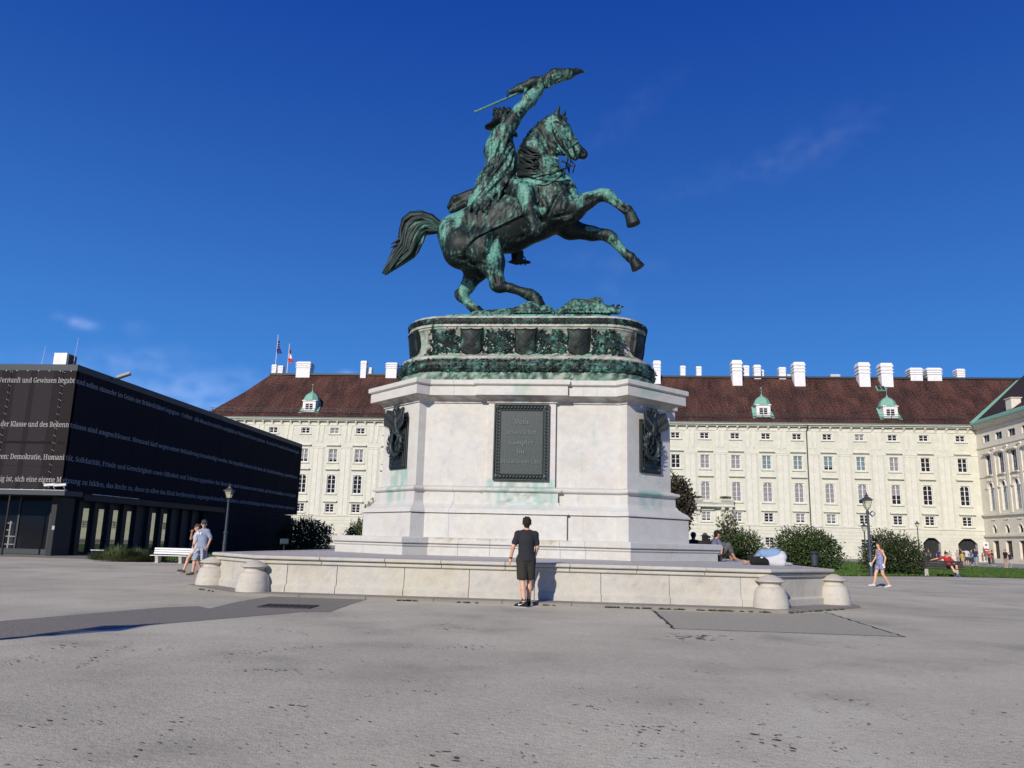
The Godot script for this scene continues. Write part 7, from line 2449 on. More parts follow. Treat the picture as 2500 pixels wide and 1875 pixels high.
# look: skin, top, sleeve (share of the upper arm), bottom, leg (0.5 = knee, 1 = ankle), skirt, shoe, sock, hair, cap ...
func person(label: String, at: Vector3, turn: float, height: float, j: Dictionary, o: Dictionary, cell: float, group := "", detail := true) -> Node3D:
	var t := thing("person", label, "person", at, turn, group)
	var s := height / 1.8
	t.scale = Vector3.ONE * s
	var fat: float = o.get("girth", 1.0)
	var fem: float = o.get("slim", 1.0)
	var B := func(a, b, ra: float, rb: float, k := 0.03, sz := 1.0, cut := false) -> Array: return [j[a] if a is String else a, j[b] if b is String else b, ra, rb, k, sz, cut]
	var look: Vector3 = (j["look"] as Vector3).normalized()
	var hup: Vector3 = o.get("head_up", Vector3.UP)
	var side := hup.cross(look).normalized()
	hup = look.cross(side).normalized()
	var hd: Vector3 = j["head"]
	var standing: bool = j["pelvis"].y > 0.8
	var bones := []
	bones.append(B.call("pelvis", "waist", 0.135 * fat, 0.118 * fat * fem, 0.05, 1.25))
	bones.append(B.call("waist", "chest", 0.118 * fat * fem, 0.142 * fat * fem, 0.06, 1.25))
	bones.append(B.call("chest", ((j["shl"] + j["shr"]) * 0.5).lerp(j["neck"], 0.3), 0.14 * fem, 0.085, 0.06, 1.25))
	bones.append(B.call("shl", "shr", 0.062, 0.062, 0.05))
	for e in ["shl", "shr"]: bones.append(B.call((j["neck"] as Vector3).lerp(j["chest"], 0.1), e, 0.055, 0.05, 0.04))
	bones.append(B.call("neck", hd - hup * 0.05 - look * 0.01, 0.058 * fem, 0.052, 0.03))
	# head: skull, face, jaw, nose, ears
	bones.append(B.call(hd + hup * 0.035 - look * 0.022, hd + hup * 0.03 + look * 0.012, 0.088, 0.085, 0.03))
	bones.append(B.call(hd - hup * 0.02 + look * 0.03, hd - hup * 0.075 + look * 0.045, 0.066, 0.045, 0.03))
	if detail:
		bones.append(B.call(hd + hup * 0.012 + look * 0.092, hd - hup * 0.028 + look * 0.115, 0.009, 0.014, 0.012))
		bones.append(B.call(hd - hup * 0.062 + look * 0.088 - side * 0.018, hd - hup * 0.062 + look * 0.088 + side * 0.018, 0.008, 0.008, 0.008))
		for e in [-1.0, 1.0]:
			bones.append(B.call(hd + side * 0.03 * e + hup * 0.012 + look * 0.115, hd + side * 0.035 * e + hup * 0.012 + look * 0.115, 0.018, 0.018, 0.012, 1.0, true))
			bones.append(B.call(hd + side * 0.085 * e + hup * 0.012 - look * 0.01, hd + side * 0.09 * e - hup * 0.03 - look * 0.005, 0.016, 0.011, 0.008))
	for e in ["l", "r"]:
		bones.append(B.call("sh" + e, "el" + e, 0.052 * fem * sqrt(fat), 0.041 * fem, 0.03))
		bones.append(B.call("el" + e, "wr" + e, 0.043 * fem, 0.028 * fem, 0.02))
		bones.append(B.call("hi" + e, "kn" + e, 0.090 * sqrt(fat), 0.060, 0.05))
		bones.append(B.call("kn" + e, (j["kn" + e] as Vector3).lerp(j["an" + e], 0.35) + Vector3(0, 0, -0.012), 0.056, 0.058, 0.03))
		bones.append(B.call((j["kn" + e] as Vector3).lerp(j["an" + e], 0.35) + Vector3(0, 0, -0.012), "an" + e, 0.058, 0.038, 0.03))
		bones.append(B.call("an" + e, "to" + e, 0.038, 0.030, 0.03))
		if not detail or cell > 0.026:
			var fd: Vector3 = (j["wr" + e] - j["el" + e]).normalized()
			bones.append(B.call(j["wr" + e] + fd * 0.03, j["wr" + e] + fd * 0.15, 0.036, 0.02, 0.02))
	var g := Geo.new()
	g.col = o.get("skin", pal(0.50, 0.29, 0.20))
	nets(bones, cell, g)
	if detail and cell <= 0.026:
		for e in ["l", "r"]: hand(g, j["el" + e], j["wr" + e], j.get("palm" + e, Vector3(1 if e == "r" else -1, 0, 0)), o.get("grip" + e, 0.35))
	part(g, "body", mats.skin, t)
	# top
	if o.has("top"):
		bones = []
		var e0 := 0.014
		bones.append(B.call((j["pelvis"] as Vector3).lerp(j["waist"], o.get("hem", 0.0)), "waist", (0.146 * fat + e0), 0.124 * fat * fem + e0 * 1.5, 0.06, 1.15))
		bones.append(B.call("waist", "chest", 0.122 * fat * fem + e0 * 1.3, 0.146 * fat * fem + e0, 0.06, 1.2))
		if not o.get("strapless", false):
			bones.append(B.call("chest", ((j["shl"] + j["shr"]) * 0.5).lerp(j["neck"], 0.15), 0.144 * fem + e0, 0.085 + e0, 0.06, 1.2))
			bones.append(B.call("shl", "shr", 0.062 + e0 * 0.6, 0.062 + e0 * 0.6, 0.05))
			for e in ["shl", "shr"]: bones.append(B.call((j["neck"] as Vector3).lerp(j["chest"], 0.15), e, 0.062, 0.058, 0.04))
			for e in ["l", "r"]:
				var sl: float = o.get("sleeve", 0.62)
				if sl > 0.0:
					var top_: Vector3 = j["sh" + e]
					bones.append(B.call("sh" + e, top_.lerp(j["el" + e], minf(sl, 1.0)), 0.054 * sqrt(fat) + e0 * 0.5, (0.058 * sqrt(fat) + e0 * 0.5) if sl < 1.0 else 0.054, 0.03))
					if sl > 1.0: bones.append(B.call("el" + e, (j["el" + e] as Vector3).lerp(j["wr" + e], sl - 1.0), 0.058, 0.042, 0.03))
		if standing: bones.append(B.call("hil", "hir", 0.108 * sqrt(fat), 0.108 * sqrt(fat), 0.05))
		bones.append([hd - hup * 0.10 + look * 0.05, hd - hup * 0.135 + look * 0.12, 0.07, 0.05, 0.02, 1.0, true])
		if detail:
			var r := RandomNumberGenerator.new()
			r.seed = int(at.x * 37.0)
			for k in 7:   # creases
				var y := lerpf(j["pelvis"].y + 0.03, j["chest"].y, r.randf())
				var c: Vector3 = (j["pelvis"] as Vector3).lerp(j["chest"], (y - j["pelvis"].y) / maxf(0.05, j["chest"].y - j["pelvis"].y))
				var an := r.randf() * TAU
				bones.append([c + Vector3(cos(an) * 0.145 * fat, -0.02, sin(an) * 0.118 * fat), c + Vector3(cos(an + 0.7) * 0.145 * fat, 0.05, sin(an + 0.7) * 0.118 * fat), 0.010, 0.010, 0.03, 1.0, false])
		g = Geo.new()
		g.col = o["top"]
		if o.has("pattern"): g.tint = o["pattern"]
		nets(bones, cell, g, j["pelvis"].y - 0.075 if standing and not o.get("strapless", false) else -99.0)
		part(g, o.get("top_name", "shirt"), mats.cloth, t)
	# bottoms
	if o.has("bottom"):
		bones = [B.call("pelvis", (j["pelvis"] as Vector3).lerp(j["waist"], 0.5), 0.142 * fat, 0.130 * fat, 0.05, 1.2)]
		bones.append(B.call("hil", "hir", 0.101 * sqrt(fat), 0.101 * sqrt(fat), 0.05))
		var lg: float = o.get("leg", 0.95)
		for e in ["l", "r"]:
			var w: float = o.get("wide", 0.0)
			var th: Vector3 = j["hi" + e]
			var upto := minf(lg * 2.0, 1.0)
			bones.append(B.call(th.lerp(j["kn" + e], 0.1), th.lerp(j["kn" + e], upto), 0.094 * sqrt(fat) + w * 0.3, lerpf(0.094, 0.074, upto) + w, 0.05))
			if lg > 0.5: bones.append(B.call("kn" + e, (j["kn" + e] as Vector3).lerp(j["an" + e], (lg - 0.5) * 2.0), 0.074 + w, 0.062 + w, 0.04))
		if o.has("skirt"):
			bones.append(B.call("pelvis", (j["knl"] + j["knr"]) * 0.5 + Vector3(0, o["skirt"], 0), 0.15, 0.19, 0.05))
		g = Geo.new()
		g.col = o["bottom"]
		if o.has("bottom_pattern"): g.tint = o["bottom_pattern"]
		var hem := -99.0
		if standing and lg <= 0.5: hem = lerpf(j["hil"].y, minf(j["knl"].y, j["knr"].y), lg * 2.0) - 0.05
		nets(bones, cell, g, hem)
		part(g, o.get("bottom_name", "shorts"), mats.cloth, t)
	# shoes and socks
	for e in ["l", "r"]:
		if o.has("shoe"):
			g = Geo.new()
			g.col = o["shoe"]
			var an: Vector3 = j["an" + e]
			var to: Vector3 = j["to" + e]
			var fw := (to - an) * Vector3(1, 0, 1)
			fw = fw.normalized() if fw.length() > 0.02 else Vector3.BACK
			var ax := (to - an).normalized()
			nets([[an - ax * 0.03 + Vector3(0, -0.035, 0), to + Vector3(0, -0.002, 0), 0.046, 0.038, 0.03], [an + Vector3(0, -0.01, 0), an + ax * 0.06, 0.048, 0.044, 0.03], [to, to + ax * 0.05, 0.038, 0.030, 0.02]], minf(cell, 0.02), g)
			var sh := part(g, "shoe", mats.cloth, t)
			if o.has("sole"):
				g = Geo.new()
				g.col = o["sole"]
				var b := Basis(fw.cross(Vector3.UP).normalized(), Vector3.UP, -fw)
				var pitch := asin(clampf((to.y - an.y + 0.05) / maxf(0.1, to.distance_to(an)), -0.8, 0.8))
				b = b.rotated(b.x, -pitch)
				g.cbox((an + to) * 0.5 + Vector3(0, -0.062, 0) + fw * 0.01, Vector3(0.082, 0.022, to.distance_to(an) + 0.13), 0.008, b)
				part(g, "sole", mats.cloth, sh)
		if o.has("sock"):
			g = Geo.new()
			g.col = o["sock"]
			nets([B.call((j["an" + e] as Vector3).lerp(j["kn" + e], 0.28), "an" + e, 0.047, 0.043, 0.02)], minf(cell, 0.02), g)
			part(g, "sock", mats.cloth, t)
	# hair
	if o.has("hair"):
		bones = [[hd + hup * 0.052 - look * 0.028, hd + hup * 0.050 + look * 0.020, 0.092, 0.086, 0.03, 1.0, false], [hd + hup * 0.0 - look * 0.045, hd - hup * 0.03 - look * 0.045, 0.072, 0.062, 0.03, 1.0, false]]
		if o.get("long_hair", 0.0) > 0.0:
			var L: float = o["long_hair"]
			for q in [-0.06, -0.02, 0.02, 0.06]:
				bones.append([hd - look * 0.05 + side * q, hd - look * (0.10 + 0.02 * sin(q * 90.0)) + side * q * 1.6 - hup * L * (0.9 + 0.2 * sin(q * 50.0)), 0.055, 0.022, 0.03, 1.0, false])
			for e in [-1.0, 1.0]: bones.append([hd + side * 0.075 * e + hup * 0.02, hd + side * 0.085 * e - look * 0.03 - hup * L * 0.6, 0.035, 0.02, 0.03, 1.0, false])
		var fc := hd + look * 0.10 - hup * 0.015
		bones.append([fc, fc - hup * 0.09, 0.072, 0.075, 0.015, 1.0, true])
		if detail:
			var r := RandomNumberGenerator.new()
			r.seed = 5
			for k in 26:
				var d := Vector3(r.randfn(), r.randf() * 1.2, r.randfn()).normalized()
				var c := hd + hup * 0.05 - look * 0.01 + d * 0.088
				if (c - hd).dot(look) > 0.06 and (c - hd).dot(hup) < 0.07: continue
				bones.append([c, c + (d + look * 0.4 + Vector3(r.randfn(), 0, r.randfn()) * 0.4).normalized() * 0.022, 0.010, 0.006, 0.012, 1.0, false])
		g = Geo.new()
		g.col = o["hair"]
		nets(bones, minf(cell, 0.016) if detail else cell * 0.8, g)
		part(g, "hair", mats.cloth, t)
	if o.has("cap"):
		g = Geo.new()
		g.col = o["cap"]
		nets([[hd + hup * 0.062 - look * 0.03, hd + hup * 0.062 + look * 0.02, 0.095, 0.092, 0.02, 1.0, false], [hd + hup * 0.062 + look * 0.09 - side * 0.04, hd + hup * 0.062 + look * 0.09 + side * 0.04, 0.022, 0.022, 0.02, 1.0, false], [hd - hup * 0.06 - look * 0.02, hd - hup * 0.07 - look * 0.02, 0.11, 0.11, 0.01, 1.0, true]], minf(cell, 0.018), g)
		if o.get("brim", false):
			g.tube([hd + hup * 0.055 - look * 0.0 - hup * 0.01, hd + hup * 0.055], [0.17, 0.165], 18)
		part(g, "cap", mats.cloth, t)
	if o.has("glasses"):
		g = Geo.new()
		g.col = Color(0.01, 0.01, 0.012)
		for e in [-1.0, 1.0]:
			var c: Vector3 = hd + hup * 0.016 + look * 0.098 + side * 0.034 * e
			g.tube([c - look * 0.006, c + look * 0.006], [0.026, 0.026], 10)
			g.tube([c + side * 0.02 * e, hd + hup * 0.02 + side * 0.088 * e], [0.005, 0.004], 5)
		g.tube([hd + hup * 0.02 + look * 0.104 - side * 0.02, hd + hup * 0.02 + look * 0.104 + side * 0.02], [0.005, 0.005], 5)
		part(g, "sunglasses", mats.black_metal, t)
	elif detail:
		g = Geo.new()
		for e in [-1.0, 1.0]:
			g.col = Color(0.03, 0.02, 0.015)
			var c: Vector3 = hd + hup * 0.014 + look * 0.083 + side * 0.033 * e
			g.tube([c, c + look * 0.008], [0.012, 0.006], 8)
			g.tube([hd + hup * 0.036 + look * 0.088 + side * 0.018 * e, hd + hup * 0.034 + look * 0.082 + side * 0.05 * e], [0.005, 0.004], 5)
		part(g, "eyes", mats.plain, t)
	return t

# palm, four unequal bent fingers and a thumb leaving its side
func hand(g: Geo, el: Vector3, wr: Vector3, palm_n: Vector3, curl: float) -> void:
	var f := (wr - el).normalized()
	var n_ := (palm_n - f * palm_n.dot(f)).normalized()      # direction the palm faces
	var s := f.cross(n_).normalized()
	if s.dot(Vector3(0, 0, 1)) < 0: s = -s                    # thumb side points forward
	var bones := [[wr, wr + f * 0.035, 0.027, 0.034, 0.02, 1.0, false]]
	for k in 4:
		var off := s * (0.030 - k * 0.020)
		bones.append([wr + f * 0.03 + off * 0.7, wr + f * 0.088 + off, 0.017, 0.013, 0.014, 1.0, false])
		var ln: float = [0.068, 0.078, 0.072, 0.056][k]
		var p := wr + f * 0.088 + off
		var d := f
		for i in 3:
			d = (d * cos(curl * (0.7 + i * 0.35)) + n_ * sin(curl * (0.7 + i * 0.35))).normalized()
			var q: Vector3 = p + d * ln * [0.45, 0.32, 0.23][i]
			bones.append([p, q, 0.0098 - i * 0.0008, 0.0092 - i * 0.0008, 0.004, 1.0, false])
			p = q
	var tp := wr + f * 0.03 + s * 0.026
	var td := (f * 0.65 + s * 0.7 + n_ * 0.25).normalized()
	bones.append([tp, tp + td * 0.042, 0.015, 0.012, 0.012, 1.0, false])
	bones.append([tp + td * 0.042, tp + td * 0.042 + (td + f * 0.6 + n_ * 0.3).normalized() * 0.034, 0.011, 0.009, 0.005, 1.0, false])
	nets(bones, 0.0052, g)

func build_people() -> void:
	var skin := pal(0.55, 0.32, 0.215)
	# the man looking up at the statue
	var p := on_y(1281, 1482)
	var j := pose({"look": Vector3(-0.10, 0.30, 1), "head": Vector3(0.0, 1.66, 0.0), "pelvis": Vector3(-0.01, 0.97, 0), "knl": Vector3(0.075, 0.51, -0.06), "anl": Vector3(0.045, 0.085, -0.17), "tol": Vector3(0.17, 0.035, -0.09), "knr": Vector3(-0.09, 0.51, 0.07), "anr": Vector3(-0.085, 0.085, 0.10), "tor": Vector3(-0.07, 0.035, 0.27), "ell": Vector3(0.275, 1.18, -0.03), "wrl": Vector3(0.315, 0.93, 0.03), "elr": Vector3(-0.235, 1.18, 0.04), "wrr": Vector3(-0.20, 0.96, 0.16), "palml": Vector3(-1, 0, 0.2), "palmr": Vector3(1, 0, 0.2)})
	var t := person("man in charcoal T-shirt and cargo shorts gazing up at the statue", Vector3(p.x, 0, p.z - 0.1), PI + 0.22, 1.83, j, {"skin": skin, "top": pal(0.024, 0.024, 0.032), "sleeve": 0.66, "hem": -0.15, "girth": 1.06, "bottom": pal(0.036, 0.033, 0.026), "leg": 0.42, "wide": 0.034, "shoe": pal(0.012, 0.012, 0.013), "sole": pal(0.7, 0.7, 0.7), "sock": pal(0.012, 0.012, 0.012), "hair": pal(0.022, 0.014, 0.010)}, 0.016)
	var g := Geo.new()
	g.col = Color(0.012, 0.012, 0.012)
	var wr: Vector3 = j["wrl"]
	var el: Vector3 = j["ell"]
	var ax := (wr - el).normalized()
	g.tube([wr - ax * 0.045, wr - ax * 0.02], [0.034, 0.034], 14)
	part(g, "wristwatch", mats.plain, t)
	g = Geo.new()
	g.col = Color(0.75, 0.75, 0.75)
	# white swoosh on the outer side of the near shoe
	var sw := PackedVector2Array([Vector2(0.075, 0.030), Vector2(0.02, 0.005), Vector2(-0.03, -0.018), Vector2(-0.055, -0.018), Vector2(-0.062, 0.0), Vector2(-0.052, 0.018), Vector2(-0.052, 0.002), Vector2(-0.035, -0.003), Vector2(0.0, 0.004)])
	g.prism(sw, Vector3(0.112, 0.058, -0.192), Basis(Vector3(-0.84, 0, -0.54), Vector3(0, 0.99, 0.1), Vector3(0.54, 0, -0.84)), 0.006)
	g.prism(sw, Vector3(-0.035, 0.062, 0.18), Basis(Vector3(-0.1, 0, -0.99), Vector3(0.1, 0.99, 0), Vector3(0.99, 0, -0.1)), 0.006)
	part(g, "shoe_mark", mats.plain, t)
	# the couple strolling past the platform
	p = on_y(487, 1404)
	j = pose({"look": Vector3(0.75, -0.05, 0.7), "anl": Vector3(0.11, 0.10, -0.2), "knl": Vector3(0.11, 0.52, 0.0), "tol": Vector3(0.12, 0.04, -0.04), "anr": Vector3(-0.09, 0.085, 0.22), "knr": Vector3(-0.10, 0.52, 0.18), "tor": Vector3(-0.10, 0.035, 0.40), "ell": Vector3(0.30, 1.20, -0.06), "wrl": Vector3(0.33, 0.95, 0.06), "elr": Vector3(-0.29, 1.19, 0.0), "wrr": Vector3(-0.17, 0.98, 0.20)})
	var check := func(q: Vector3) -> Color:
		var a := Color(0.50, 0.56, 0.66)
		var u := fposmod(q.x * 14.0 + q.z * 9.0, 1.0)
		var v := fposmod(q.y * 13.0, 1.0)
		if u < 0.22: a = Color(0.06, 0.08, 0.16)
		elif v < 0.18: a = a.lerp(Color(0.12, 0.16, 0.30), 0.6)
		return a
	t = person("man in grey cap and pale blue T-shirt walking in checked shorts", p, -0.42, 1.74, j, {"skin": pal(0.52, 0.30, 0.21), "top": pal(0.30, 0.36, 0.50), "sleeve": 0.8, "girth": 1.22, "hem": -0.35, "bottom": pal(0.4, 0.45, 0.55), "bottom_pattern": check, "leg": 0.50, "wide": 0.025, "shoe": pal(0.20, 0.15, 0.10), "hair": pal(0.25, 0.23, 0.21), "cap": pal(0.07, 0.075, 0.08), "glasses": true}, 0.02, "couple strolling past the platform")
	g = Geo.new()
	g.col = Color(0.55, 0.60, 0.70)
	for q in [[-0.06, 0.0], [0.06, 0.0]]:
		g.tube([Vector3(q[0], 1.36, 0.165), Vector3(q[0], 1.36, 0.178)], [0.045, 0.045], 12)
	part(g, "shirt_print", mats.plain, t)
	g = Geo.new()
	g.col = Color(0.42, 0.40, 0.38)
	var hd: Vector3 = j["head"]
	var lk: Vector3 = (j["look"] as Vector3).normalized()
	nets([[hd + lk * 0.07 - Vector3(0, 0.095, 0), hd + lk * 0.075 - Vector3(0, 0.065, 0), 0.04, 0.032, 0.01, 1.0, false]], 0.012, g)
	part(g, "beard", mats.cloth, t)
	p = on_y(456, 1401)
	j = pose({"look": Vector3(-0.1, 0, 1), "anl": Vector3(0.09, 0.12, -0.26), "knl": Vector3(0.10, 0.52, 0.02), "tol": Vector3(0.10, 0.05, -0.10), "anr": Vector3(-0.09, 0.10, 0.34), "knr": Vector3(-0.09, 0.54, 0.22), "tor": Vector3(-0.10, 0.10, 0.50), "elr": Vector3(-0.32, 1.25, 0.12), "wrr": Vector3(-0.11, 1.50, 0.17), "ell": Vector3(0.24, 1.18, -0.05), "palmr": Vector3(1, 0, 0)})
	person("woman in white shorts and sunglasses raising a hand to her face beside the capped man", p + Vector3(0.0, 0, -0.45), -0.80, 1.62, j, {"skin": pal(0.56, 0.31, 0.20), "top": pal(0.62, 0.60, 0.60), "sleeve": 0.0, "slim": 0.92, "bottom": pal(0.75, 0.75, 0.75), "leg": 0.24, "shoe": pal(0.10, 0.09, 0.085), "sole": pal(0.6, 0.6, 0.6), "hair": pal(0.10, 0.06, 0.04), "glasses": true, "gripr": 0.8}, 0.02, "couple strolling past the platform")
	# the woman in the blue playsuit
	p = on_y(2153, 1434)
	var print_ := func(q: Vector3) -> Color:
		var n1 := nz_a.get_noise_3d(q.x * 22.0, q.y * 22.0, q.z * 22.0)
		return Color(0.20, 0.25, 0.52) if n1 < 0.18 else Color(0.52, 0.52, 0.62)
	j = pose({"look": Vector3(0.25, 0.0, 1), "anl": Vector3(0.08, 0.085, -0.30), "knl": Vector3(0.08, 0.52, -0.03), "tol": Vector3(0.09, 0.035, -0.13), "anr": Vector3(-0.08, 0.095, 0.28), "knr": Vector3(-0.09, 0.53, 0.17), "tor": Vector3(-0.09, 0.07, 0.45), "elr": Vector3(-0.24, 1.19, 0.02), "wrr": Vector3(-0.22, 0.97, 0.20), "ell": Vector3(0.23, 1.17, -0.10), "wrl": Vector3(0.25, 0.94, -0.03)})
	t = person("woman with long brown hair walking in a short blue printed playsuit", p, -PI / 2 + 0.2, 1.63, j, {"skin": pal(0.60, 0.34, 0.225), "top": pal(0.22, 0.27, 0.55), "pattern": print_, "strapless": true, "top_name": "playsuit_top", "slim": 0.92, "bottom": pal(0.22, 0.27, 0.55), "bottom_pattern": print_, "bottom_name": "playsuit_shorts", "leg": 0.22, "wide": 0.03, "shoe": pal(0.75, 0.74, 0.72), "hair": pal(0.085, 0.045, 0.024), "long_hair": 0.34, "gripl": 0.9, "gripr": 0.9}, 0.02)
	for q in [["wrr", 0.1], ["wrl", 0.1]]:
		g = Geo.new()
		g.col = Color(0.75, 0.75, 0.76)
		var e := "elr" if q[0] == "wrr" else "ell"
		var d: Vector3 = (j[q[0]] - j[e]).normalized()
		g.cbox(j[q[0]] + d * 0.10 + Vector3(0, 0.0, 0.02), Vector3(0.02, 0.15, 0.075), 0.004, Basis(Vector3.RIGHT, 0.5))
		part(g, "phone", mats.plain, t)
	g = Geo.new()
	g.col = Color(0.03, 0.02, 0.02)
	for q in [[0.10, 1.30, 0.16], [0.10, 1.30, -0.14]]: g.tube([Vector3(0.12, 1.35, q[2] * 0.8), Vector3(0.13, 1.44, q[2] * 0.6), Vector3(0.14, 1.51, 0.0)], [0.007, 0.007, 0.007], 5)
	part(g, "strap", mats.cloth, t)
	# the man in red on the bench
	p = on_y(2296, 1408) + Vector3(0.1, 0, -0.1)
	j = pose({"pelvis": Vector3(0, 0.57, -0.04), "waist": Vector3(0, 0.70, -0.13), "chest": Vector3(-0.03, 0.90, -0.20), "neck": Vector3(-0.05, 1.06, -0.22), "head": Vector3(-0.06, 1.21, -0.17), "shl": Vector3(0.14, 1.00, -0.22), "shr": Vector3(-0.23, 1.04, -0.22), "ell": Vector3(0.30, 0.80, -0.10), "wrl": Vector3(0.22, 0.70, 0.10), "elr": Vector3(-0.50, 0.97, -0.28), "wrr": Vector3(-0.76, 0.90, -0.30), "hil": Vector3(0.10, 0.55, 0.0), "hir": Vector3(-0.08, 0.55, 0.0), "knl": Vector3(0.22, 0.60, 0.42), "knr": Vector3(-0.02, 0.55, 0.42), "anl": Vector3(0.26, 0.10, 0.44), "tol": Vector3(0.32, 0.05, 0.62), "anr": Vector3(0.12, 0.10, 0.66), "tor": Vector3(0.20, 0.05, 0.82), "look": Vector3(0.2, 0.0, 1), "palmr": Vector3(0, -1, 0)})
	person("man in red T-shirt and sunglasses lounging on the brown bench", p + Vector3(0.52, 0, -0.12), -0.10, 1.80, j, {"skin": pal(0.58, 0.34, 0.24), "top": pal(0.55, 0.02, 0.03), "sleeve": 0.7, "bottom": pal(0.015, 0.013, 0.013), "leg": 0.42, "wide": 0.02, "shoe": pal(0.03, 0.10, 0.30), "sole": pal(0.4, 0.5, 0.6), "sock": pal(0.015, 0.02, 0.04), "hair": pal(0.03, 0.02, 0.015), "glasses": true}, 0.022)
	# three people seated on the platform in the shade of the pedestal
	var sit := {"pelvis": Vector3(0, 0.13, 0), "waist": Vector3(0, 0.27, -0.03), "chest": Vector3(0, 0.48, -0.02), "neck": Vector3(0, 0.65, 0.02), "head": Vector3(0, 0.80, 0.06), "shl": Vector3(0.18, 0.60, 0.0), "shr": Vector3(-0.18, 0.60, 0.0), "ell": Vector3(0.26, 0.38, 0.14), "elr": Vector3(-0.26, 0.38, 0.14), "wrl": Vector3(0.16, 0.42, 0.36), "wrr": Vector3(-0.16, 0.42, 0.36), "hil": Vector3(0.10, 0.12, 0.02), "hir": Vector3(-0.10, 0.12, 0.02), "knl": Vector3(0.14, 0.50, 0.36), "knr": Vector3(-0.14, 0.50, 0.36), "anl": Vector3(0.14, 0.10, 0.58), "anr": Vector3(-0.14, 0.10, 0.58), "tol": Vector3(0.15, 0.04, 0.74), "tor": Vector3(-0.15, 0.04, 0.74), "look": Vector3(0, -0.1, 1)}
	p = on_z(1692, 1330, -29.0)
	person("person in black sitting on the platform wearing a dark blue cap", Vector3(p.x, PLAT, -29.0), PI - 0.5, 1.78, pose(sit), {"skin": pal(0.4, 0.25, 0.18), "top": pal(0.010, 0.010, 0.011), "sleeve": 1.8, "girth": 1.1, "bottom": pal(0.02, 0.02, 0.022), "leg": 0.95, "bottom_name": "trousers", "shoe": pal(0.05, 0.05, 0.05), "hair": pal(0.02, 0.015, 0.012), "cap": pal(0.035, 0.025, 0.10)}, 0.025, "people seated on the platform")
	p = on_z(1722, 1330, -28.4)
	person("person with long dark hair and bucket hat sitting on the platform", Vector3(p.x, PLAT, -28.4), PI - 0.1, 1.72, pose(sit), {"skin": pal(0.4, 0.25, 0.18), "top": pal(0.018, 0.016, 0.022), "sleeve": 1.8, "bottom": pal(0.02, 0.02, 0.03), "leg": 0.95, "bottom_name": "trousers", "shoe": pal(0.05, 0.05, 0.05), "hair": pal(0.012, 0.010, 0.010), "long_hair": 0.30, "cap": pal(0.06, 0.06, 0.085), "brim": true}, 0.025, "people seated on the platform")
	p = on_z(1752, 1345, -26.0)
	var s3 := sit.duplicate()
	s3.merge({"elr": Vector3(-0.30, 0.44, 0.05), "wrr": Vector3(-0.34, 0.16, -0.02), "elt": Vector3.ZERO, "anl": Vector3(0.1, 0.08, 0.62), "head": Vector3(0, 0.82, 0.06)}, true)
	t = person("barefoot person in grey blue shirt sitting with raised knees on the platform", Vector3(p.x - 0.05, PLAT, -26.0), PI / 2 + 0.35, 1.80, pose(s3), {"skin": pal(0.42, 0.22, 0.14), "top": pal(0.16, 0.18, 0.28), "sleeve": 0.8, "bottom": pal(0.12, 0.13, 0.14), "leg": 0.72, "wide": 0.02, "bottom_name": "trousers", "hair": pal(0.012, 0.010, 0.010)}, 0.022, "people seated on the platform")
	g = Geo.new()
	g.col = Color(0.01, 0.01, 0.012)
	g.tube([Vector3(0.14, 0.68, 0.0), Vector3(0.04, 0.58, -0.165), Vector3(-0.10, 0.40, -0.17), Vector3(-0.19, 0.20, -0.06)], [0.018, 0.018, 0.018, 0.018], 6)
	part(g, "bag_strap", mats.cloth, t)
	# the sleeper at the platform edge, head on a black rucksack
	p = on_y(1872, 1380, PLAT)
	var lie := {"pelvis": Vector3(0, 0.24, -0.32), "waist": Vector3(0, 0.30, -0.12), "chest": Vector3(0, 0.26, 0.16), "neck": Vector3(0.0, 0.20, 0.34), "head": Vector3(0.02, 0.12, 0.46), "shl": Vector3(0.16, 0.24, 0.28), "shr": Vector3(-0.16, 0.24, 0.28), "ell": Vector3(0.26, 0.10, 0.42), "elr": Vector3(-0.26, 0.10, 0.42), "wrl": Vector3(0.12, 0.06, 0.60), "wrr": Vector3(-0.12, 0.06, 0.60), "hil": Vector3(0.10, 0.22, -0.34), "hir": Vector3(-0.10, 0.22, -0.34), "knl": Vector3(0.14, 0.09, 0.05), "knr": Vector3(-0.14, 0.09, 0.05), "anl": Vector3(0.12, 0.07, -0.36), "anr": Vector3(-0.12, 0.07, -0.36), "tol": Vector3(0.12, 0.05, -0.52), "tor": Vector3(-0.12, 0.05, -0.52), "look": Vector3(0.2, -0.6, 0.8)}
	person("person in light blue shirt and white trousers bent down asleep on the platform", Vector3(p.x + 0.12, PLAT, p.z - 0.2), -PI / 2 - 0.15, 1.75, pose(lie), {"skin": pal(0.45, 0.26, 0.18), "head_up": Vector3(0, 0.8, 0.6), "hem": 0.6, "top": pal(0.26, 0.40, 0.62), "sleeve": 0.9, "bottom": pal(0.72, 0.72, 0.76), "leg": 0.95, "wide": 0.045, "girth": 1.1, "bottom_name": "trousers", "shoe": pal(0.4, 0.4, 0.42), "hair": pal(0.015, 0.012, 0.010)}, 0.022)
	t = thing("rucksack", "black rucksack lying under the sleeping person on the platform", "rucksack", Vector3(p.x - 0.22, PLAT, p.z + 0.16), 0.1)
	g = Geo.new()
	g.col = Color(0.008, 0.008, 0.009)
	nets([[Vector3(-0.16, 0.10, 0), Vector3(0.16, 0.09, 0), 0.10, 0.09, 0.05, 1.0, false], [Vector3(-0.06, 0.14, 0.02), Vector3(0.08, 0.15, 0.02), 0.09, 0.08, 0.05, 1.0, false]], 0.025, g)
	part(g, "bag", mats.cloth, t)
	g = Geo.new()
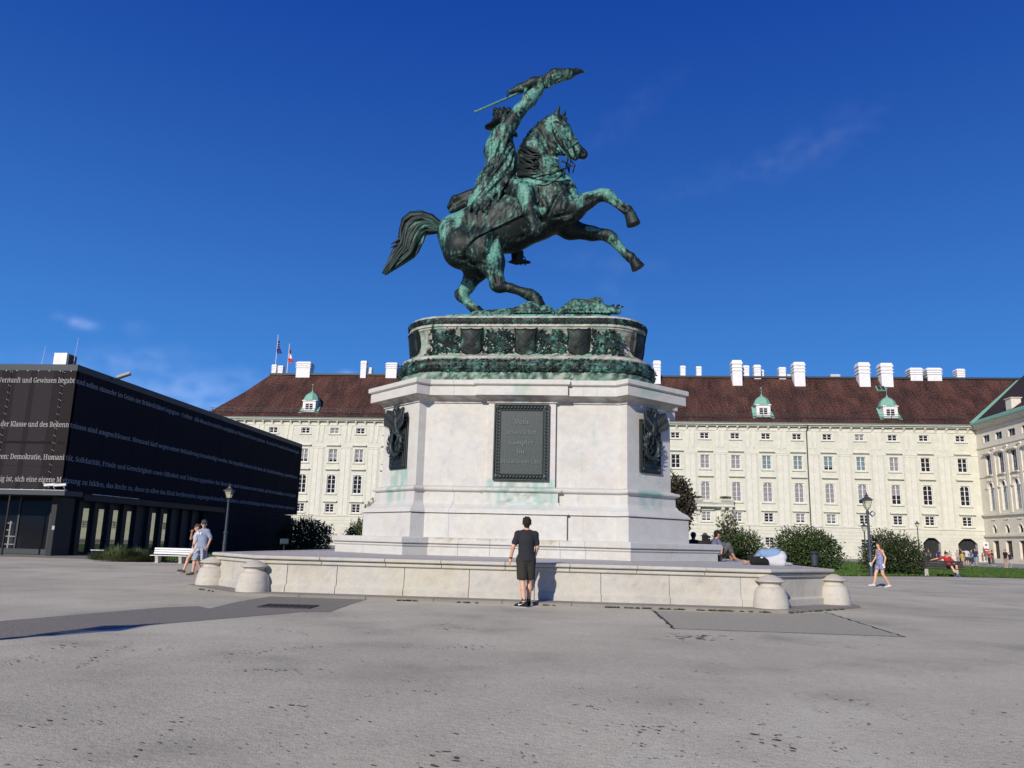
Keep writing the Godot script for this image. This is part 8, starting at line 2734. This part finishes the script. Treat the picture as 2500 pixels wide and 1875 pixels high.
	g.box(Vector3(0.03, 0.2, 0.10), Vector3(0.06, 0.03, 0.02))
	part(g, "tag", mats.white_paint, t)
	far_people()

func far_people() -> void:
	var r := RandomNumberGenerator.new()
	r.seed = 17
	# pixel column, depth, height, heading, top, bottom, leg, hair, label, raised arm
	var list := [
		[2236, -92.0, 1.68, 0.3, pal(0.70, 0.66, 0.60), pal(0.02, 0.02, 0.02), 0.3, pal(0.2, 0.13, 0.07), "distant person in pale top and black shorts beside the round dark shrub"],
		[2256, -97.0, 1.80, 0.9, pal(0.015, 0.015, 0.018), pal(0.03, 0.035, 0.06), 0.6, pal(0.03, 0.02, 0.015), "distant man in black T-shirt before the palace portal"],
		[2268, -98.0, 1.66, -0.6, pal(0.07, 0.065, 0.06), pal(0.03, 0.03, 0.03), 0.9, pal(0.04, 0.025, 0.02), "distant woman in mottled dark jacket next to man in black T-shirt"],
		[2292, -104.0, 1.70, 2.6, pal(0.025, 0.04, 0.12), pal(0.02, 0.025, 0.05), 0.9, pal(0.03, 0.02, 0.02), "distant person in navy blue standing inside the portal light"],
		[2309, -108.0, 1.60, 1.2, pal(0.02, 0.02, 0.02), pal(0.015, 0.015, 0.015), 0.5, pal(0.03, 0.02, 0.02), "distant short person all in black between the portals"],
		[2320, -108.0, 1.62, -1.2, pal(0.62, 0.55, 0.55), pal(0.5, 0.5, 0.5), 0.9, pal(0.5, 0.45, 0.38), "distant person in pale pink with a light hat between the portals"],
		[2338, -104.0, 1.66, 0.2, pal(0.60, 0.45, 0.38), pal(0.3, 0.3, 0.3), 0.7, pal(0.25, 0.15, 0.08), "distant person in peach top partly behind the man in red"],
		[2350, -88.0, 1.45, 0.0, pal(0.62, 0.42, 0.05), pal(0.55, 0.5, 0.4), 0.3, pal(0.1, 0.06, 0.04), "distant child in yellow near the man in white shirt"],
		[2361, -89.5, 1.82, 2.9, pal(0.72, 0.72, 0.74), pal(0.06, 0.07, 0.09), 0.42, pal(0.03, 0.02, 0.02), "distant man in white shirt and grey shorts waving one arm"],
		[2372, -90.0, 1.74, 0.6, pal(0.06, 0.20, 0.24), pal(0.05, 0.06, 0.1), 0.8, pal(0.05, 0.03, 0.02), "distant person in teal top beside the man in white shirt"],
		[2382, -84.0, 1.84, -0.9, pal(0.03, 0.035, 0.10), pal(0.25, 0.40, 0.55), 0.5, pal(0.02, 0.015, 0.012), "distant tall man in navy top with light blue shorts striding"],
		[2399, -104.0, 1.40, 1.4, pal(0.45, 0.05, 0.06), pal(0.25, 0.3, 0.45), 0.4, pal(0.04, 0.03, 0.02), "distant child in red shirt before the road sign"],
		[2415, -98.0, 1.62, -1.0, pal(0.48, 0.05, 0.05), pal(0.015, 0.015, 0.018), 0.9, pal(0.2, 0.12, 0.08), "distant person in red top and black trousers past the road sign"],
		[2423, -94.0, 1.70, 1.0, pal(0.035, 0.035, 0.035), pal(0.10, 0.11, 0.12), 0.9, pal(0.03, 0.02, 0.02), "distant person in dark jacket and grey trousers past the road sign"],
		[2455, -81.0, 1.78, -1.2, pal(0.015, 0.015, 0.018), pal(0.42, 0.36, 0.28), 0.42, pal(0.25, 0.15, 0.09), "distant person in black top and khaki shorts walking by the wing"],
		[2466, -83.0, 1.55, -1.2, pal(0.02, 0.025, 0.05), pal(0.55, 0.55, 0.55), 0.35, pal(0.30, 0.22, 0.14), "distant shorter person in navy top and white shorts walking by the wing"]]
	for q in list:
		var p := on_z(q[0], 1360, q[1])
		var st := r.randf_range(-0.18, 0.18)
		var ov := {"anl": Vector3(0.09, 0.085, st - 0.02), "knl": Vector3(0.095, 0.51, st * 0.6 + 0.03), "tol": Vector3(0.1, 0.035, st + 0.15), "anr": Vector3(-0.09, 0.085, -st - 0.02), "knr": Vector3(-0.095, 0.51, -st * 0.6 + 0.03), "tor": Vector3(-0.1, 0.035, -st + 0.15), "wrl": Vector3(0.24, 0.95, 0.06 - st), "wrr": Vector3(-0.24, 0.95, 0.06 + st)}
		if q[0] == 2361: ov.merge({"ell": Vector3(0.42, 1.45, 0.02), "wrl": Vector3(0.58, 1.70, 0.05)}, true)
		if q[0] == 2256: ov.merge({"elr": Vector3(-0.26, 1.2, 0.05), "wrr": Vector3(-0.05, 1.2, 0.22)}, true)
		person(q[8], Vector3(p.x, 0, q[1]), q[3], q[2], pose(ov), {"skin": pal(0.50, 0.29, 0.20), "top": q[4], "sleeve": 0.6, "bottom": q[5], "leg": q[6], "bottom_name": "trousers" if q[6] > 0.6 else "shorts", "shoe": pal(0.45, 0.45, 0.45) if r.randf() < 0.5 else pal(0.04, 0.04, 0.04), "hair": q[7]}, 0.036, "people before the palace portals", false)
